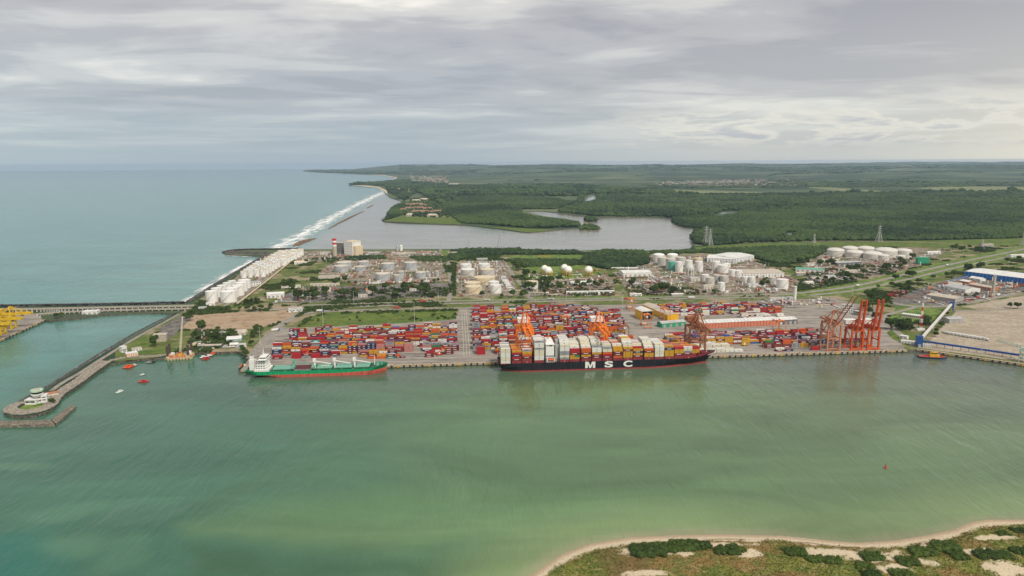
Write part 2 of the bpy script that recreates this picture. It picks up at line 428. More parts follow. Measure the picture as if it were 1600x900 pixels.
# ------------------------------------------------------------------ water
def make_water():
    def axis(lo, hi, step, far_lo, far_hi, g=1.16):
        a = list(np.arange(lo, hi + .1, step)); s = step
        while a[-1] < far_hi: s *= g; a.append(a[-1] + s)
        s = step; b = []
        c = lo
        while c > far_lo: s *= g; c -= s; b.append(c)
        return np.array(b[::-1] + a)
    xs = axis(-760, 900, 5, -60000, 60000); ys = axis(300, 960, 4, -600, 31900)
    ys = ys[ys < 32000]; ys = np.append(ys, 32000)
    X, Y = np.meshgrid(xs, ys)
    wx = X + 22 * (fbm(X, Y, 60, 4, 3) - .5) * 2; wy = Y + 12 * (fbm(X, Y, 45, 4, 9) - .5) * 2
    def c(r, g, b): return np.array([r, g, b])
    def lerp(a, b, t): return a * (1 - t[..., None]) + b * t[..., None]
    col = np.broadcast_to(c(.046, .130, .080), X.shape + (3,)).copy()               # teal harbour mouth
    col = lerp(col, c(.090, .162, .073), sstep(-330, 60, wx + 0.35 * (wy - 600)))            # greener up the basin
    col = lerp(col, c(.122, .176, .086), sstep(60, 420, wx) * sstep(300, 520, wy) * .75)
    col = lerp(col, c(.120, .138, .090), sstep(120, 500, wx) * sstep(560, 860, wy) * .8)
    sea = sstep(940, 1250, wy) * sstep(-560, -640, wx)
    sea = np.maximum(sea, sstep(-520, -660, wx) * sstep(560, 760, wy) * .7)
    col = lerp(col, c(.048, .20, .172), sea)
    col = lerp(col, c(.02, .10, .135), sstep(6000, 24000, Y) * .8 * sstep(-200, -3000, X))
    qd = sdist([Q(-400, 0), Q(718, 0), G(1760, 594, 0)], X, Y, False)
    col = lerp(col, c(.080, .105, .075), sstep(130, 15, qd) * sstep(-420, -250, X) * (Y < 960) * .8)
    near = sdist(px([(300, 474), (415, 399), (470, 380), (600, 300), (620, 282)], 0), X, Y, False)
    sea_side = sea * sstep(420, 60, near)
    col = lerp(col, c(.13, .26, .22), sea_side * (.4 + .3 * fbm(X, Y, 90, 4, 5)))
    # lagoon behind the reef: silty
    lag = px([(470, 391), (600, 300), (640, 315), (600, 345), (830, 364), (820, 328), (1050, 338), (1125, 358), (1085, 392)], 0)
    col = lerp(col, c(.255, .25, .215), sstep(-40, 40, sdist(lag, X, Y)))
    # sand shoals under the surface
    sh = sdist(px([(298, 818), (322, 798), (400, 776), (600, 752), (800, 742), (1000, 768), (1160, 800), (1100, 832), (930, 846), (820, 856), (640, 868), (470, 860), (350, 846), (310, 832)], 0), wx * .8 + X * .2, wy * .8 + Y * .2)
    core = sdist(px([(315, 822), (420, 818), (600, 820), (780, 812), (820, 835), (640, 858), (470, 852), (350, 840)], 0), wx, wy)
    col = lerp(col, c(.096, .184, .080), sstep(-10, 50, sh) * .85)
    col = lerp(col, c(.132, .224, .100), sstep(-16, 26, core) * .8)
    dark = sdist(px([(300, 845), (420, 868), (640, 878), (860, 862), (960, 850), (900, 872), (760, 905), (300, 905)], 0), wx, wy)
    col = lerp(col, c(.045, .105, .050), sstep(-6, 16, dark) * .75)
    dk2 = sdist(px([(340, 806), (420, 768), (500, 735), (580, 700), (500, 720), (400, 750), (320, 790)], 0), wx, wy)
    col = lerp(col, c(.055, .120, .065), sstep(-10, 8, dk2) * .55)
    for cx, cy, rx, ry, k in ((120, 850, 60, 26, .35), (90, 800, 80, 16, .25), (200, 868, 50, 34, .25), (25, 730, 60, 8, .4), (230, 800, 90, 24, .2)):
        p = G(cx, cy, 0); q = G(cx + rx, cy, 0); r = G(cx, cy - ry, 0)
        e = ((wx - p.x) / (q.x - p.x)) ** 2 + ((wy - p.y) / (r.y - p.y)) ** 2
        col = lerp(col, c(.11, .225, .13), sstep(1.3, .2, e) * k)
    fgd = -sdist(FG, X + .35 * (wx - X), Y + .35 * (wy - Y))
    col = lerp(col, c(.185, .255, .110), sstep(75, 12, fgd) * .75)
    col = lerp(col, c(.27, .265, .155), sstep(16, 0, fgd) * .8)
    lf = sdist(px([(-20, 905), (-20, 855), (40, 845), (60, 880), (60, 905)], 0), wx, wy)
    col = lerp(col, c(.02, .14, .105), sstep(-30, 10, lf) * .7)
    colors = np.concatenate([np.clip(col, 0, 1), np.ones(X.shape + (1,))], -1)
    m = bpy.data.materials.new('sea_water'); m.use_nodes = True
    nt = m.node_tree; L = nt.links.new; N = nt.nodes.new; b = nt.nodes['Principled BSDF']
    at = N('ShaderNodeAttribute'); at.attribute_name = 'tint'
    geo = N('ShaderNodeNewGeometry')
    def noise(scale, rot, sx, sy, detail=4, rough=.55, dist=0):
        mp = N('ShaderNodeMapping'); mp.inputs['Rotation'].default_value = (0, 0, R(rot)); mp.inputs['Scale'].default_value = (sx, sy, 1)
        L(geo.outputs['Position'], mp.inputs['Vector'])
        n = N('ShaderNodeTexNoise'); n.inputs['Scale'].default_value = scale; n.inputs['Detail'].default_value = detail; n.inputs['Roughness'].default_value = rough; n.inputs['Distortion'].default_value = dist
        L(mp.outputs[0], n.inputs['Vector']); return n.outputs['Fac']
    w1 = noise(0.20, 32, 1.0, 0.30, 3, .6, .3)      # wind chop across the basin
    w2 = noise(0.055, 22, 1.0, 0.34, 3, .6, .5)     # longer swell
    w3 = noise(0.008, 12, .6, 1.6, 5, .6, .8)        # drifting slicks and silt
    ad = N('ShaderNodeMath'); ad.operation = 'MULTIPLY_ADD'; L(w2, ad.inputs[0]); ad.inputs[1].default_value = 2.4; L(w1, ad.inputs[2])
    bp = N('ShaderNodeBump'); bp.inputs['Strength'].default_value = .5; bp.inputs['Distance'].default_value = .9
    L(ad.outputs[0], bp.inputs['Height'])
    w5 = noise(0.006, 35, .5, 1.8, 4, .6, 1.2); m5 = N('ShaderNodeMapRange'); m5.inputs['From Min'].default_value = .36; m5.inputs['From Max'].default_value = .62; m5.inputs['To Min'].default_value = .38; m5.inputs['To Max'].default_value = .85; L(w5, m5.inputs['Value']); L(m5.outputs[0], bp.inputs['Strength'])
    mr = N('ShaderNodeMapRange'); mr.inputs['From Min'].default_value = .3; mr.inputs['From Max'].default_value = .7; mr.inputs['To Min'].default_value = .80; mr.inputs['To Max'].default_value = 1.2
    L(w3, mr.inputs['Value'])
    vm = N('ShaderNodeVectorMath'); vm.operation = 'SCALE'; L(at.outputs['Color'], vm.inputs[0]); L(mr.outputs[0], vm.inputs['Scale'])
    L(vm.outputs[0], b.inputs['Base Color']); L(bp.outputs[0], b.inputs['Normal'])
    b.inputs['Roughness'].default_value = .13; b.inputs['IOR'].default_value = 1.33
    MATS['sea_water'] = m
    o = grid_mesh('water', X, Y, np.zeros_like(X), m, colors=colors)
    tag(o, kind='structure')
make_water()

# ------------------------------------------------------------------ mainland sheet and hills
M_land = layered('far_land', [(.030, .056, .028), (.052, .084, .036), (.15, .17, .085), (.020, .038, .026), (.085, .118, .058)], [0, .004, (.0007, .0018), .0016, (.0003, .0011)],
                 thr=[None, (.42, .6), (.52, .58), (.49, .60), (.50, .57)])
M_rock = layered('rubble_rock', [(.12, .105, .085), (.22, .19, .15), (.05, .045, .038)], [0, .35, .6])
sheet('ground', MAIN, 3.0, [M_land, M_rock], skirt=5.0)

def make_hills():
    ang = np.radians(np.linspace(-22, 46, 300)); r = 5500 * (31500 / 5500) ** np.linspace(0, 1, 150)
    A, Rr = np.meshgrid(ang, r)
    Y = np.minimum(Rr * np.cos(A) * 1.0, 31900); X = Rr * np.tan(A)
    Y = np.minimum(Rr, 31900) + 0 * A
    Z = hill_z(X, Y)
    o = grid_mesh('hills', X, Y, Z, M_land); tag(o, kind='structure')
def hill_z(X, Y):
    f = fbm(X, Y, 5200, 5, 11); f2 = fbm(X, Y, 1700, 4, 12)
    ridge = 1 - np.abs(2 * fbm(X, Y, 3600, 4, 14) - 1)
    Z = sstep(7500, 22000, Y) * (25 + 130 * f * ridge + 34 * f2) + sstep(8000, 13000, Y) * 95 * np.maximum(0, fbm(X, Y, 2200, 4, 15) - .38)
    Z += 85 * np.exp(-((X - 21000) / 900) ** 2 - ((Y - 30500) / 1600) ** 2) + 45 * np.exp(-((X - 19700) / 900) ** 2 - ((Y - 30000) / 1600) ** 2)
    edge = sstep(500, 3500, sdist(MAIN, X, Y)) * (Y < 31950) + 0 * X
    Z = np.minimum(Z * 1.3, 240) * edge + 1.5 - 4.0 * (1 - sstep(0, .02, edge))
    return Z
make_hills()

# ------------------------------------------------------------------ materials of the ground
M_concrete = layered('yard_concrete', [(.27, .238, .20), (.19, .17, .148), (.335, .30, .255), (.13, .118, .105)], [0, .03, (.012, .12, .1), (.05, .16, .085)], thr=[None, (.42, .58), (.46, .58), (.58, .68)])
M_apron = layered('tan_apron', [(.39, .325, .24), (.30, .245, .18), (.45, .385, .295), (.31, .26, .195)], [0, (.006, .10, -.15), (.02, .05, .3), .2])
M_asphalt = layered('asphalt', [(.16, .145, .125), (.235, .21, .18), (.10, .095, .09)], [0, .03, .15])
M_road = layered('road_paving', [(.25, .225, .19), (.20, .18, .155), (.31, .28, .235)], [0, .04, .2])
M_grass = layered('grass_field', [(.085, .135, .028), (.14, .175, .035), (.13, .10, .035), (.05, .09, .022)], [0, .03, (.02, .05), .08], thr=[None, (.42, .6), (.56, .66), (.5, .65)])
M_verge = layered('grass_verge', [(.13, .20, .035), (.19, .235, .06), (.07, .12, .028)], [0, .03, .07])
M_bare = layered('bare_ground', [(.33, .235, .15), (.40, .31, .215), (.23, .155, .09), (.12, .13, .04)], [0, (.01, .09, .12), .05, .03], thr=[None, (.42, .58), (.52, .64), (.60, .68)])
M_gravel = layered('gravel_pad', [(.235, .19, .145), (.31, .265, .21), (.14, .105, .075), (.085, .115, .035)], [0, .05, .12, .025], thr=[None, (.42, .58), (.48, .60), (.53, .60)])
M_scrub = layered('scrub', [(.075, .110, .026), (.13, .155, .042), (.29, .235, .15), (.22, .19, .10)], [0, .04, .016, .06], thr=[None, (.42, .6), (.50, .58), (.55, .66)])
M_sand = layered('sand', [(.55, .46, .34), (.46, .37, .265)], [0, .1])
_lv = [0]
PAVED = []
def zone(name, pts, m, k=1, world=False):
    """a paved or planted sheet a few centimetres above the ground"""
    _lv[0] += 1
    if k >= 2: PAVED.append(pts if world else px(pts))
    return sheet(name, pts if world else px(pts), 3.0 + .05 * k + .002 * _lv[0], m)

# port estate as a whole, then what lies on it
zone('ground', [(280, 492), (300, 476), (320, 462), (400, 412), (418, 400), (470, 392), (700, 391), (1015, 393), (1075, 391), (1180, 392), (1300, 386), (1600, 378), (1900, 372), (2100, 470), (1800, 600), (1600, 568.5), (1520, 556.5), (1432, 545.5), (1421, 546.5), (605, 571.5), (400, 578), (388, 556), (372, 549), (284, 551.5), (236, 559.5), (180, 565), (180, 550), (225, 519)], M_scrub)
zone('container_yard', [Q(-186, 2), Q(716, 2), G(1398, 520), G(1372, 482), G(1300, 466), G(1245, 468), G(960, 476), G(733, 480), G(718, 481), G(712, 499), G(600, 507), G(466, 512), G(440, 511), G(470, 489), G(455, 490), G(428, 512), G(398, 545), G(386, 565)], M_concrete, 2, True)
zone('grass_field', [(466, 511), (478, 497), (505, 489), (600, 486.5), (711, 484), (713, 499), (600, 507)], M_grass, 3)
zone('bare_ground', [(300, 491), (440, 486), (462, 489), (440, 503), (415, 510), (395, 514), (290, 515), (285, 505)], M_bare, 3)
zone('bare_ground', [(420, 480), (470, 478), (480, 484), (440, 487)], M_bare, 3)
zone('coal_stockpile_pad', [(250, 512), (285, 492), (300, 495), (282, 515), (262, 531), (243, 530)], M_asphalt, 3)
zone('grass_verge', [(200, 545), (225, 527), (245, 528), (245, 536), (240, 543), (205, 546)], M_grass, 3)
zone('grass_verge', [(182, 561), (196, 553), (255, 541), (285, 545), (262, 555), (220, 559)], M_grass, 2)
zone('grass_bank', [(22, 643), (40, 632), (60, 623), (88, 620), (83, 631), (62, 639), (40, 643)], M_verge, 2)
zone('paved_yard', [(-260, 545), (0, 529), (66, 500), (62, 490), (-260, 484)], M_concrete, 2)
zone('tan_apron', [(1452, 534), (1492, 487), (1600, 479), (1850, 470), (1850, 600), (1700, 580), (1600, 566), (1520, 554.5), (1434, 543.5)], M_apron, 2)
zone('bare_ground', [(1500, 480), (1600, 462), (1700, 448), (1760, 470), (1600, 484)], M_apron, 2)
zone('grass_verge', [(1442, 530), (1484, 480), (1494, 486), (1455, 531)], M_scrub, 3)
zone('grass_verge', [(1388, 497), (1405, 475), (1470, 478), (1484, 481), (1462, 500), (1420, 505)], M_verge, 3)
zone('grass_verge', [(1385, 520), (1400, 510), (1432, 525), (1425, 542), (1395, 530)], M_grass, 3)
zone('grass_verge', [(720, 469), (830, 465), (1180, 460), (1190, 463), (900, 470), (730, 473.5)], M_verge, 2)
zone('grass_verge', [(470, 478), (560, 474), (700, 470), (700, 472), (560, 477), (440, 482)], M_verge, 2)
zone('grass_verge', [(1190, 463), (1260, 454), (1340, 441), (1420, 422), (1500, 404), (1600, 383), (1760, 350), (1760, 372), (1600, 402), (1500, 423), (1420, 442), (1340, 458), (1290, 463)], M_verge, 2)
zone('grass_verge', [(1085, 386), (1180, 380), (1300, 378), (1450, 376), (1600, 372), (1600, 384), (1450, 386), (1300, 384), (1180, 388), (1090, 394)], M_grass, 2)
zone('tank_farm_pad', [(322, 475), (345, 452), (378, 425), (420, 397), (468, 392), (462, 400), (430, 425), (395, 455), (372, 475)], M_gravel, 2)
zone('tank_farm_pad', [(498, 428), (528, 406), (690, 404), (700, 440), (560, 445), (520, 436)], M_gravel, 2)
zone('tank_farm_pad', [(712, 420), (716, 410), (790, 408), (812, 462), (712, 464)], M_gravel, 2)
zone('tank_farm_pad', [(815, 425), (940, 420), (960, 440), (960, 462), (830, 464)], M_gravel, 2)
zone('tank_farm_pad', [(960, 428), (1010, 400), (1100, 398), (1180, 408), (1250, 440), (1240, 458), (1100, 462), (985, 460)], M_gravel, 2)
zone('tank_farm_pad', [(1250, 420), (1285, 396), (1420, 386), (1480, 392), (1440, 415), (1380, 430), (1270, 450)], M_gravel, 2)
zone('car_park', [(430, 470), (475, 448), (560, 447), (700, 442), (702, 462), (560, 470), (470, 474)], M_asphalt, 2)
zone('industrial_yard', [(1390, 470), (1440, 450), (1500, 432), (1700, 424), (1700, 440), (1600, 456), (1500, 477), (1400, 480)], M_asphalt, 2)
zone('power_station_yard', [(440, 400), (480, 393), (600, 392), (700, 392), (700, 402), (560, 404), (470, 412)], M_gravel, 2)
zone('grass_field', [(690, 391), (704, 391), (704, 404), (690, 403)], M_verge, 3)
zone('grass_field', [(790, 400), (910, 397), (912, 403), (880, 406), (800, 404)], M_verge, 3)
zone('grass_field', [(815, 420), (850, 412), (940, 416), (945, 428), (900, 436), (820, 436)], M_verge, 2.5)
# sand and grass on the far lagoon shore, resort lawns, clearings, ponds
zone('grass_field', [(600, 346), (604, 340), (660, 337), (720, 341), (720, 351), (660, 348.5)], M_grass, 3)
zone('grass_field', [(745, 353), (790, 355.5), (850, 358), (878, 357.8), (850, 361), (828, 363), (815, 362), (790, 358)], M_grass, 3)
zone('resort_ground', [(625, 335), (636, 318), (668, 310), (700, 330), (715, 340), (660, 340)], M_scrub, 2)
zone('beach', [(598, 297), (588, 293.2), (565, 291), (548, 289.8), (570, 289.3), (592, 292), (604, 297), (606, 304), (602, 301)], M_sand, 2)
zone('beach', [(612, 282), (618, 278), (600, 274.5), (570, 272.8), (600, 273.5), (622, 277.5)], M_sand, 2)
M_field = layered('pale_field', [(.17, .20, .085), (.13, .165, .06), (.21, .21, .11)], [0, .004, .012])
M_clear = layered('bare_clearing', [(.42, .37, .31), (.30, .28, .22)], [0, .006])
for pts in ([(1040, 303), (1120, 299), (1100, 306)], [(1428, 294), (1500, 290), (1600, 292), (1600, 299), (1500, 300)], [(1240, 291), (1300, 293), (1400, 300), (1330, 300)], [(1050, 296), (1180, 300), (1230, 304), (1060, 305)], [(760, 290), (800, 287), (830, 290), (780, 293)]):
    zone('pale_field', pts, M_field, 2)
for pts in ([(700, 272.5), (760, 271), (778, 273), (720, 275)], [(765, 287), (795, 286.5), (792, 288.6), (770, 288.8)], [(640, 287), (718, 286), (716, 288), (645, 288.6)], [(1360, 281.5), (1376, 281.3), (1374, 282.5), (1362, 282.6)]):
    zone('bare_clearing', pts, M_clear, 2)
M_pond = mat('pond_water', (.24, .25, .235), .12, .1, .01)
for pts in ([(914, 314), (918, 308), (928, 306.5), (931, 310), (922, 313.5)], [(1115, 334), (1130, 331.5), (1150, 331.2), (1148, 332.5), (1125, 334.5)], [(1222, 366), (1232, 364.4), (1240, 365), (1236, 366.8)], [(1030, 279), (1130, 277.5), (1200, 278), (1120, 279.6)]):
    zone('pond', pts, M_pond, 3)
for pts in ([(903, 356), (915, 352), (932, 352.5), (941, 357), (934, 360), (908, 360)], [(912, 344), (918, 338.5), (930, 340), (934, 345), (922, 347)], [(911, 350), (914, 346), (919, 348), (917, 351)]):
    sheet('islet', px(pts, 1.0), 1.0, [M_scrub, M_rock], skirt=3)
# roads
def road(pts, w, k=5, m=None, name='road'):
    _lv[0] += 1
    return ribbon(name, smooth_line(px(pts)), w, 3.0 + .05 * k + .002 * _lv[0], m or M_road)
road([(395, 486), (440, 483.5), (560, 479), (720, 474), (900, 470), (1060, 467), (1180, 464.5)], 13)
road([(430, 478.5), (560, 474.5), (720, 470.2), (900, 467), (1060, 464), (1190, 461)], 10)
road([(600, 483.5), (545, 485.5), (500, 487), (470, 492), (440, 507), (415, 530), (392, 560)], 14)
road([(720, 481.5), (650, 482.5), (600, 483.5)], 9)
road([(701, 472), (704, 445), (702, 425), (700, 408)], 9)
road([(830, 467), (815, 445), (800, 428), (790, 414)], 11)
road([(1180, 464), (1260, 457), (1340, 446), (1420, 428), (1500, 410), (1600, 389.5), (1760, 358)], 13)
road([(1265, 462), (1340, 453), (1420, 436), (1500, 417), (1600, 396.5), (1760, 364)], 11)
road([(1372, 470), (1430, 479), (1480, 478), (1540, 468), (1600, 456), (1760, 424)], 14)
road([(1440, 478), (1405, 487), (1380, 496), (1395, 512), (1412, 528), (1428, 541)], 10)
road([(1085, 384), (1180, 379), (1300, 376.5), (1450, 379), (1540, 386), (1600, 388)], 8, m=M_bare)
road([(352, 478), (385, 452), (425, 422), (462, 400), (480, 394)], 9)
road([(1492, 486), (1560, 484), (1600, 480)], 8)
M_line = mat('lane_paint', (.60, .56, .44), .7, .25, .3)
for va in (27, 31.5, 58.5, 110, 141, 171): ribbon('lane_marking', [Q(-150, va), Q(96, va)], .45, 3.46, M_line)
for ua in (101, 105, 109): ribbon('lane_marking', [Q(ua, 26), Q(ua + 1, 340)], .45, 3.465, M_line)
for va in (27, 31.5): ribbon('lane_marking', [Q(112, va), Q(700, va)], .45, 3.46, M_line)
for i in range(4):      # crane rails set in the quay apron
    ribbon('crane_rail', [Q(-180, 4 + (0, .9, 18, 18.9)[i]), Q(716, 4 + (0, .9, 18, 18.9)[i])], .25, 3.45, mat('rail_steel', (.10, .085, .075), .5))

# ------------------------------------------------------------------ quay edges
M_edge = layered('quay_edge_concrete', [(.50, .42, .30), (.40, .33, .235), (.30, .24, .17)], [0, .12, .5])
M_rubber = mat('fender_rubber', (.025, .024, .023), .8)
M_yel = mat('yellow_paint', (.62, .36, .03), .5)
def quay_edge(a, b, name, lab, step=7.0, zt=3.7):
    a = Vector((a[0], a[1], 0)); b = Vector((b[0], b[1], 0)); L = (b - a).length; rz = math.atan2(b.y - a.y, b.x - a.x)
    t = thing(name, lab, 'quay', a, rz)
    MB().box(0, L, -.8, 3.4, .9, zt).build('coping_beam', M_edge, t)
    mb = MB(); x = 2
    while x < L - 1:
        mb.tube((x, .3, -1.5), (x, .3, .95), .75, 6); x += step * .6
    o = mb.build('pile_row', M_rock, t); o['kind'] = 'stuff'
    x = step
    me = MB().box(-1.0, 1.0, -1.5, -.8, .4, 3.5).mesh('fender', M_rubber)
    mp_ = MB().box(-1.2, 1.2, -1.9, -1.5, .8, 3.5).mesh('fender_plate', M_yel)
    while x < L - 2:
        f = bpy.data.objects.new('fender', me); COL.objects.link(f); f.parent = t; f.location = (x, 0, 0)
        if int(x / step) % 5 == 0:
            g = bpy.data.objects.new('fender_plate', mp_); COL.objects.link(g); g.parent = f
        x += step
    mb = MB(); x = 4
    bo = MB().lathe([(.45, 0), (.35, .5), (.55, .6), (.55, .8)], 8).mesh('bollard', M_rubber)
    while x < L - 2:
        f = bpy.data.objects.new('bollard', bo); COL.objects.link(f); f.parent = t; f.location = (x, 1.2, zt)
        x += 24
    return t
quay_edge(Q(-186, 0), Q(717, 0), 'container_quay', 'long straight concrete quay with black fenders where the ships berth', 8)
_a, _b, _c = G(1432, 546, 3), G(1600, 569.5, 3), G(1760, 594, 3)
quay_edge(_a, _b + (_b - _a) * .25, 'bulk_quay', 'tan concrete quay with fenders below the blue conveyor', 8)
_a, _b = G(-60, 559, 3), G(70, 500, 3)
quay_edge(_a, _b, 'terminal_quay', 'concrete quay edge beneath the yellow cranes', 10)

# ------------------------------------------------------------------ sand spit in front
def attr_mat(name, rough=.95, noise_scale=.5, amt=.35, bump=.0):
    m = bpy.data.materials.new(name); m.use_nodes = True
    nt = m.node_tree; b = nt.nodes['Principled BSDF']; L = nt.links.new
    at = nt.nodes.new('ShaderNodeAttribute'); at.attribute_name = 'tint'
    geo = nt.nodes.new('ShaderNodeNewGeometry')
    nz = nt.nodes.new('ShaderNodeTexNoise'); nz.inputs['Scale'].default_value = noise_scale; nz.inputs['Detail'].default_value = 5; nz.inputs['Roughness'].default_value = .7
    L(geo.outputs['Position'], nz.inputs['Vector'])
    mr = nt.nodes.new('ShaderNodeMapRange'); mr.inputs['From Min'].default_value = .3; mr.inputs['From Max'].default_value = .7
    mr.inputs['To Min'].default_value = 1 - amt; mr.inputs['To Max'].default_value = 1 + amt
    L(nz.outputs['Fac'], mr.inputs['Value'])
    vm = nt.nodes.new('ShaderNodeVectorMath'); vm.operation = 'SCALE'; L(at.outputs['Color'], vm.inputs[0]); L(mr.outputs[0], vm.inputs['Scale'])
    L(vm.outputs[0], b.inputs['Base Color']); b.inputs['Roughness'].default_value = rough; b.inputs['Specular IOR Level'].default_value = .15
    if bump:
        bp = nt.nodes.new('ShaderNodeBump'); bp.inputs['Distance'].default_value = bump; L(nz.outputs['Fac'], bp.inputs['Height']); L(bp.outputs[0], b.inputs['Normal'])
    return m
SPIT = {}
def make_spit():
    xs = np.arange(-60, 520, 1.25); ys = np.arange(300, 486, 1.0)
    X, Y = np.meshgrid(xs, ys)
    sd_ = sdist(FG, X, Y)
    jit = sd_ + 5 * (fbm(X, Y, 14, 4, 21) - .5)
    Z = -1.2 + 1.3 * sstep(-10, 0, sd_) + 1.5 * sstep(0, 16, sd_) + sstep(6, 30, sd_) * 2.2 * (fbm(X, Y, 34, 4, 22) - .35) + .5 * sstep(8, 20, sd_) * (fbm(X, Y, 5, 3, 23) - .5)
    def c(*a): return np.array(a)
    def lerp(a, b, t): return a * (1 - t[..., None]) + b * t[..., None]
    n1 = fbm(X, Y, 26, 4, 31); n2 = fbm(X, Y, 9, 4, 32); n3 = fbm(X, Y, 3.2, 3, 33); n4 = fbm(X, Y, 60, 3, 34)
    col = np.broadcast_to(c(.54, .45, .31), X.shape + (3,)).copy()
    col = lerp(col, c(.36, .27, .18), sstep(4, -1, sd_))                       # wet sand
    col = lerp(col, c(.13, .085, .06), sstep(1.6, .3, np.abs(sd_ - 6 - 4 * (n2 - .5))) * sstep(.5, .62, n1) * .7)    # drift line
    veg = sstep(4.5, 9, jit + 6 * (n2 - .5))
    bare = np.zeros_like(X)
    for cx, cy, rx, ry in ((1000, 862, 42, 9), (1060, 862, 30, 7), (1170, 864, 26, 7), (1010, 895, 45, 6), (1290, 862, 50, 9), (1370, 868, 60, 12), (1440, 855, 26, 7), (1440, 880, 34, 8), (1575, 890, 38, 14), (1540, 863, 40, 7), (1120, 850, 60, 4), (1560, 840, 40, 5), (1390, 888, 40, 8)):
        p = G(cx, cy, 2); q = G(cx + rx, cy, 2); r = G(cx, cy - ry, 2)
        e = ((X - p.x) / (q.x - p.x)) ** 2 + ((Y - p.y) / (r.y - p.y)) ** 2
        bare = np.maximum(bare, sstep(1.1, .35, e + 1.6 * (n2 - .5) + 1.3 * (n3 - .5)))
    veg = veg * (1 - bare)
    g = lerp(np.broadcast_to(c(.155, .165, .035), X.shape + (3,)), c(.215, .145, .05), sstep(.42, .60, n1))
    g = lerp(g, c(.10, .135, .03), sstep(.52, .62, n2) * .8)
    g = lerp(g, c(.27, .215, .09), sstep(.56, .68, n3) * .6)
    g = lerp(g, c(.15, .09, .042), sstep(.56, .66, n4) * .6)
    col = lerp(col, g, veg * sstep(.30, .46, n3 + .25 * veg))
    colors = np.concatenate([col, np.ones(X.shape + (1,))], -1)
    o = grid_mesh('ground', X, Y, Z, attr_mat('spit_ground', noise_scale=.9, bump=.25), keep=sd_ > -14, colors=colors)
    tag(o, kind='structure')
    SPIT.update(x0=-60, y0=300, dx=1.25, dy=1.0, Z=Z, veg=veg, X=X, Y=Y, n1=n1, sd=sd_)
make_spit()
def spit_z(x, y):
    j = int(round((x - SPIT['x0']) / SPIT['dx'])); i = int(round((y - SPIT['y0']) / SPIT['dy']))
    Z = SPIT['Z']; return float(Z[min(max(i, 0), Z.shape[0] - 1), min(max(j, 0), Z.shape[1] - 1)])

# ------------------------------------------------------------------ leaves, crowns, trees
def leaf_mat(name, c, c2, sc=.5, broad=0):
    if name in MATS: return MATS[name]
    m = bpy.data.materials.new(name); m.use_nodes = True
    nt = m.node_tree; b = nt.nodes['Principled BSDF']; L = nt.links.new
    geo = nt.nodes.new('ShaderNodeNewGeometry'); oi = nt.nodes.new('ShaderNodeObjectInfo')
    nz = nt.nodes.new('ShaderNodeTexNoise'); nz.inputs['Scale'].default_value = sc; nz.inputs['Detail'].default_value = 3
    L(geo.outputs['Position'], nz.inputs['Vector'])
    if broad:
        nz2 = nt.nodes.new('ShaderNodeTexNoise'); nz2.inputs['Scale'].default_value = broad; nz2.inputs['Detail'].default_value = 4; L(geo.outputs['Position'], nz2.inputs['Vector'])
        am = nt.nodes.new('ShaderNodeMath'); am.operation = 'MULTIPLY_ADD'; L(nz2.outputs['Fac'], am.inputs[0]); am.inputs[1].default_value = 2.2; am.inputs[2].default_value = -1.1
        am2 = nt.nodes.new('ShaderNodeMath'); L(am.outputs[0], am2.inputs[0]); L(nz.outputs['Fac'], am2.inputs[1]); src = am2.outputs[0]
    else: src = nz.outputs['Fac']
    ad = nt.nodes.new('ShaderNodeMath'); ad.operation = 'MULTIPLY_ADD'; L(oi.outputs['Random'], ad.inputs[0]); ad.inputs[1].default_value = .45; L(src, ad.inputs[2])
    rp = nt.nodes.new('ShaderNodeValToRGB'); rp.color_ramp.elements[0].position = .45; rp.color_ramp.elements[1].position = .95
    rp.color_ramp.elements[0].color = (*c, 1); rp.color_ramp.elements[1].color = (*c2, 1)
    L(ad.outputs[0], rp.inputs[0]); L(rp.outputs[0], b.inputs['Base Color'])
    b.inputs['Roughness'].default_value = .75; b.inputs['Specular IOR Level'].default_value = .2
    MATS[name] = m
    return m
M_leaf = leaf_mat('leaf_broad', (.026, .048, .012), (.075, .115, .026))
M_mangrove = leaf_mat('leaf_mangrove', (.013, .030, .010), (.050, .084, .021), .03, .0022)
M_leaf_dk = leaf_mat('leaf_shrub', (.028, .054, .011), (.080, .120, .022))
M_palm = leaf_mat('leaf_palm', (.045, .075, .018), (.10, .14, .035))
M_bark = mat('bark', (.10, .075, .05), .9, .3, 2.0)
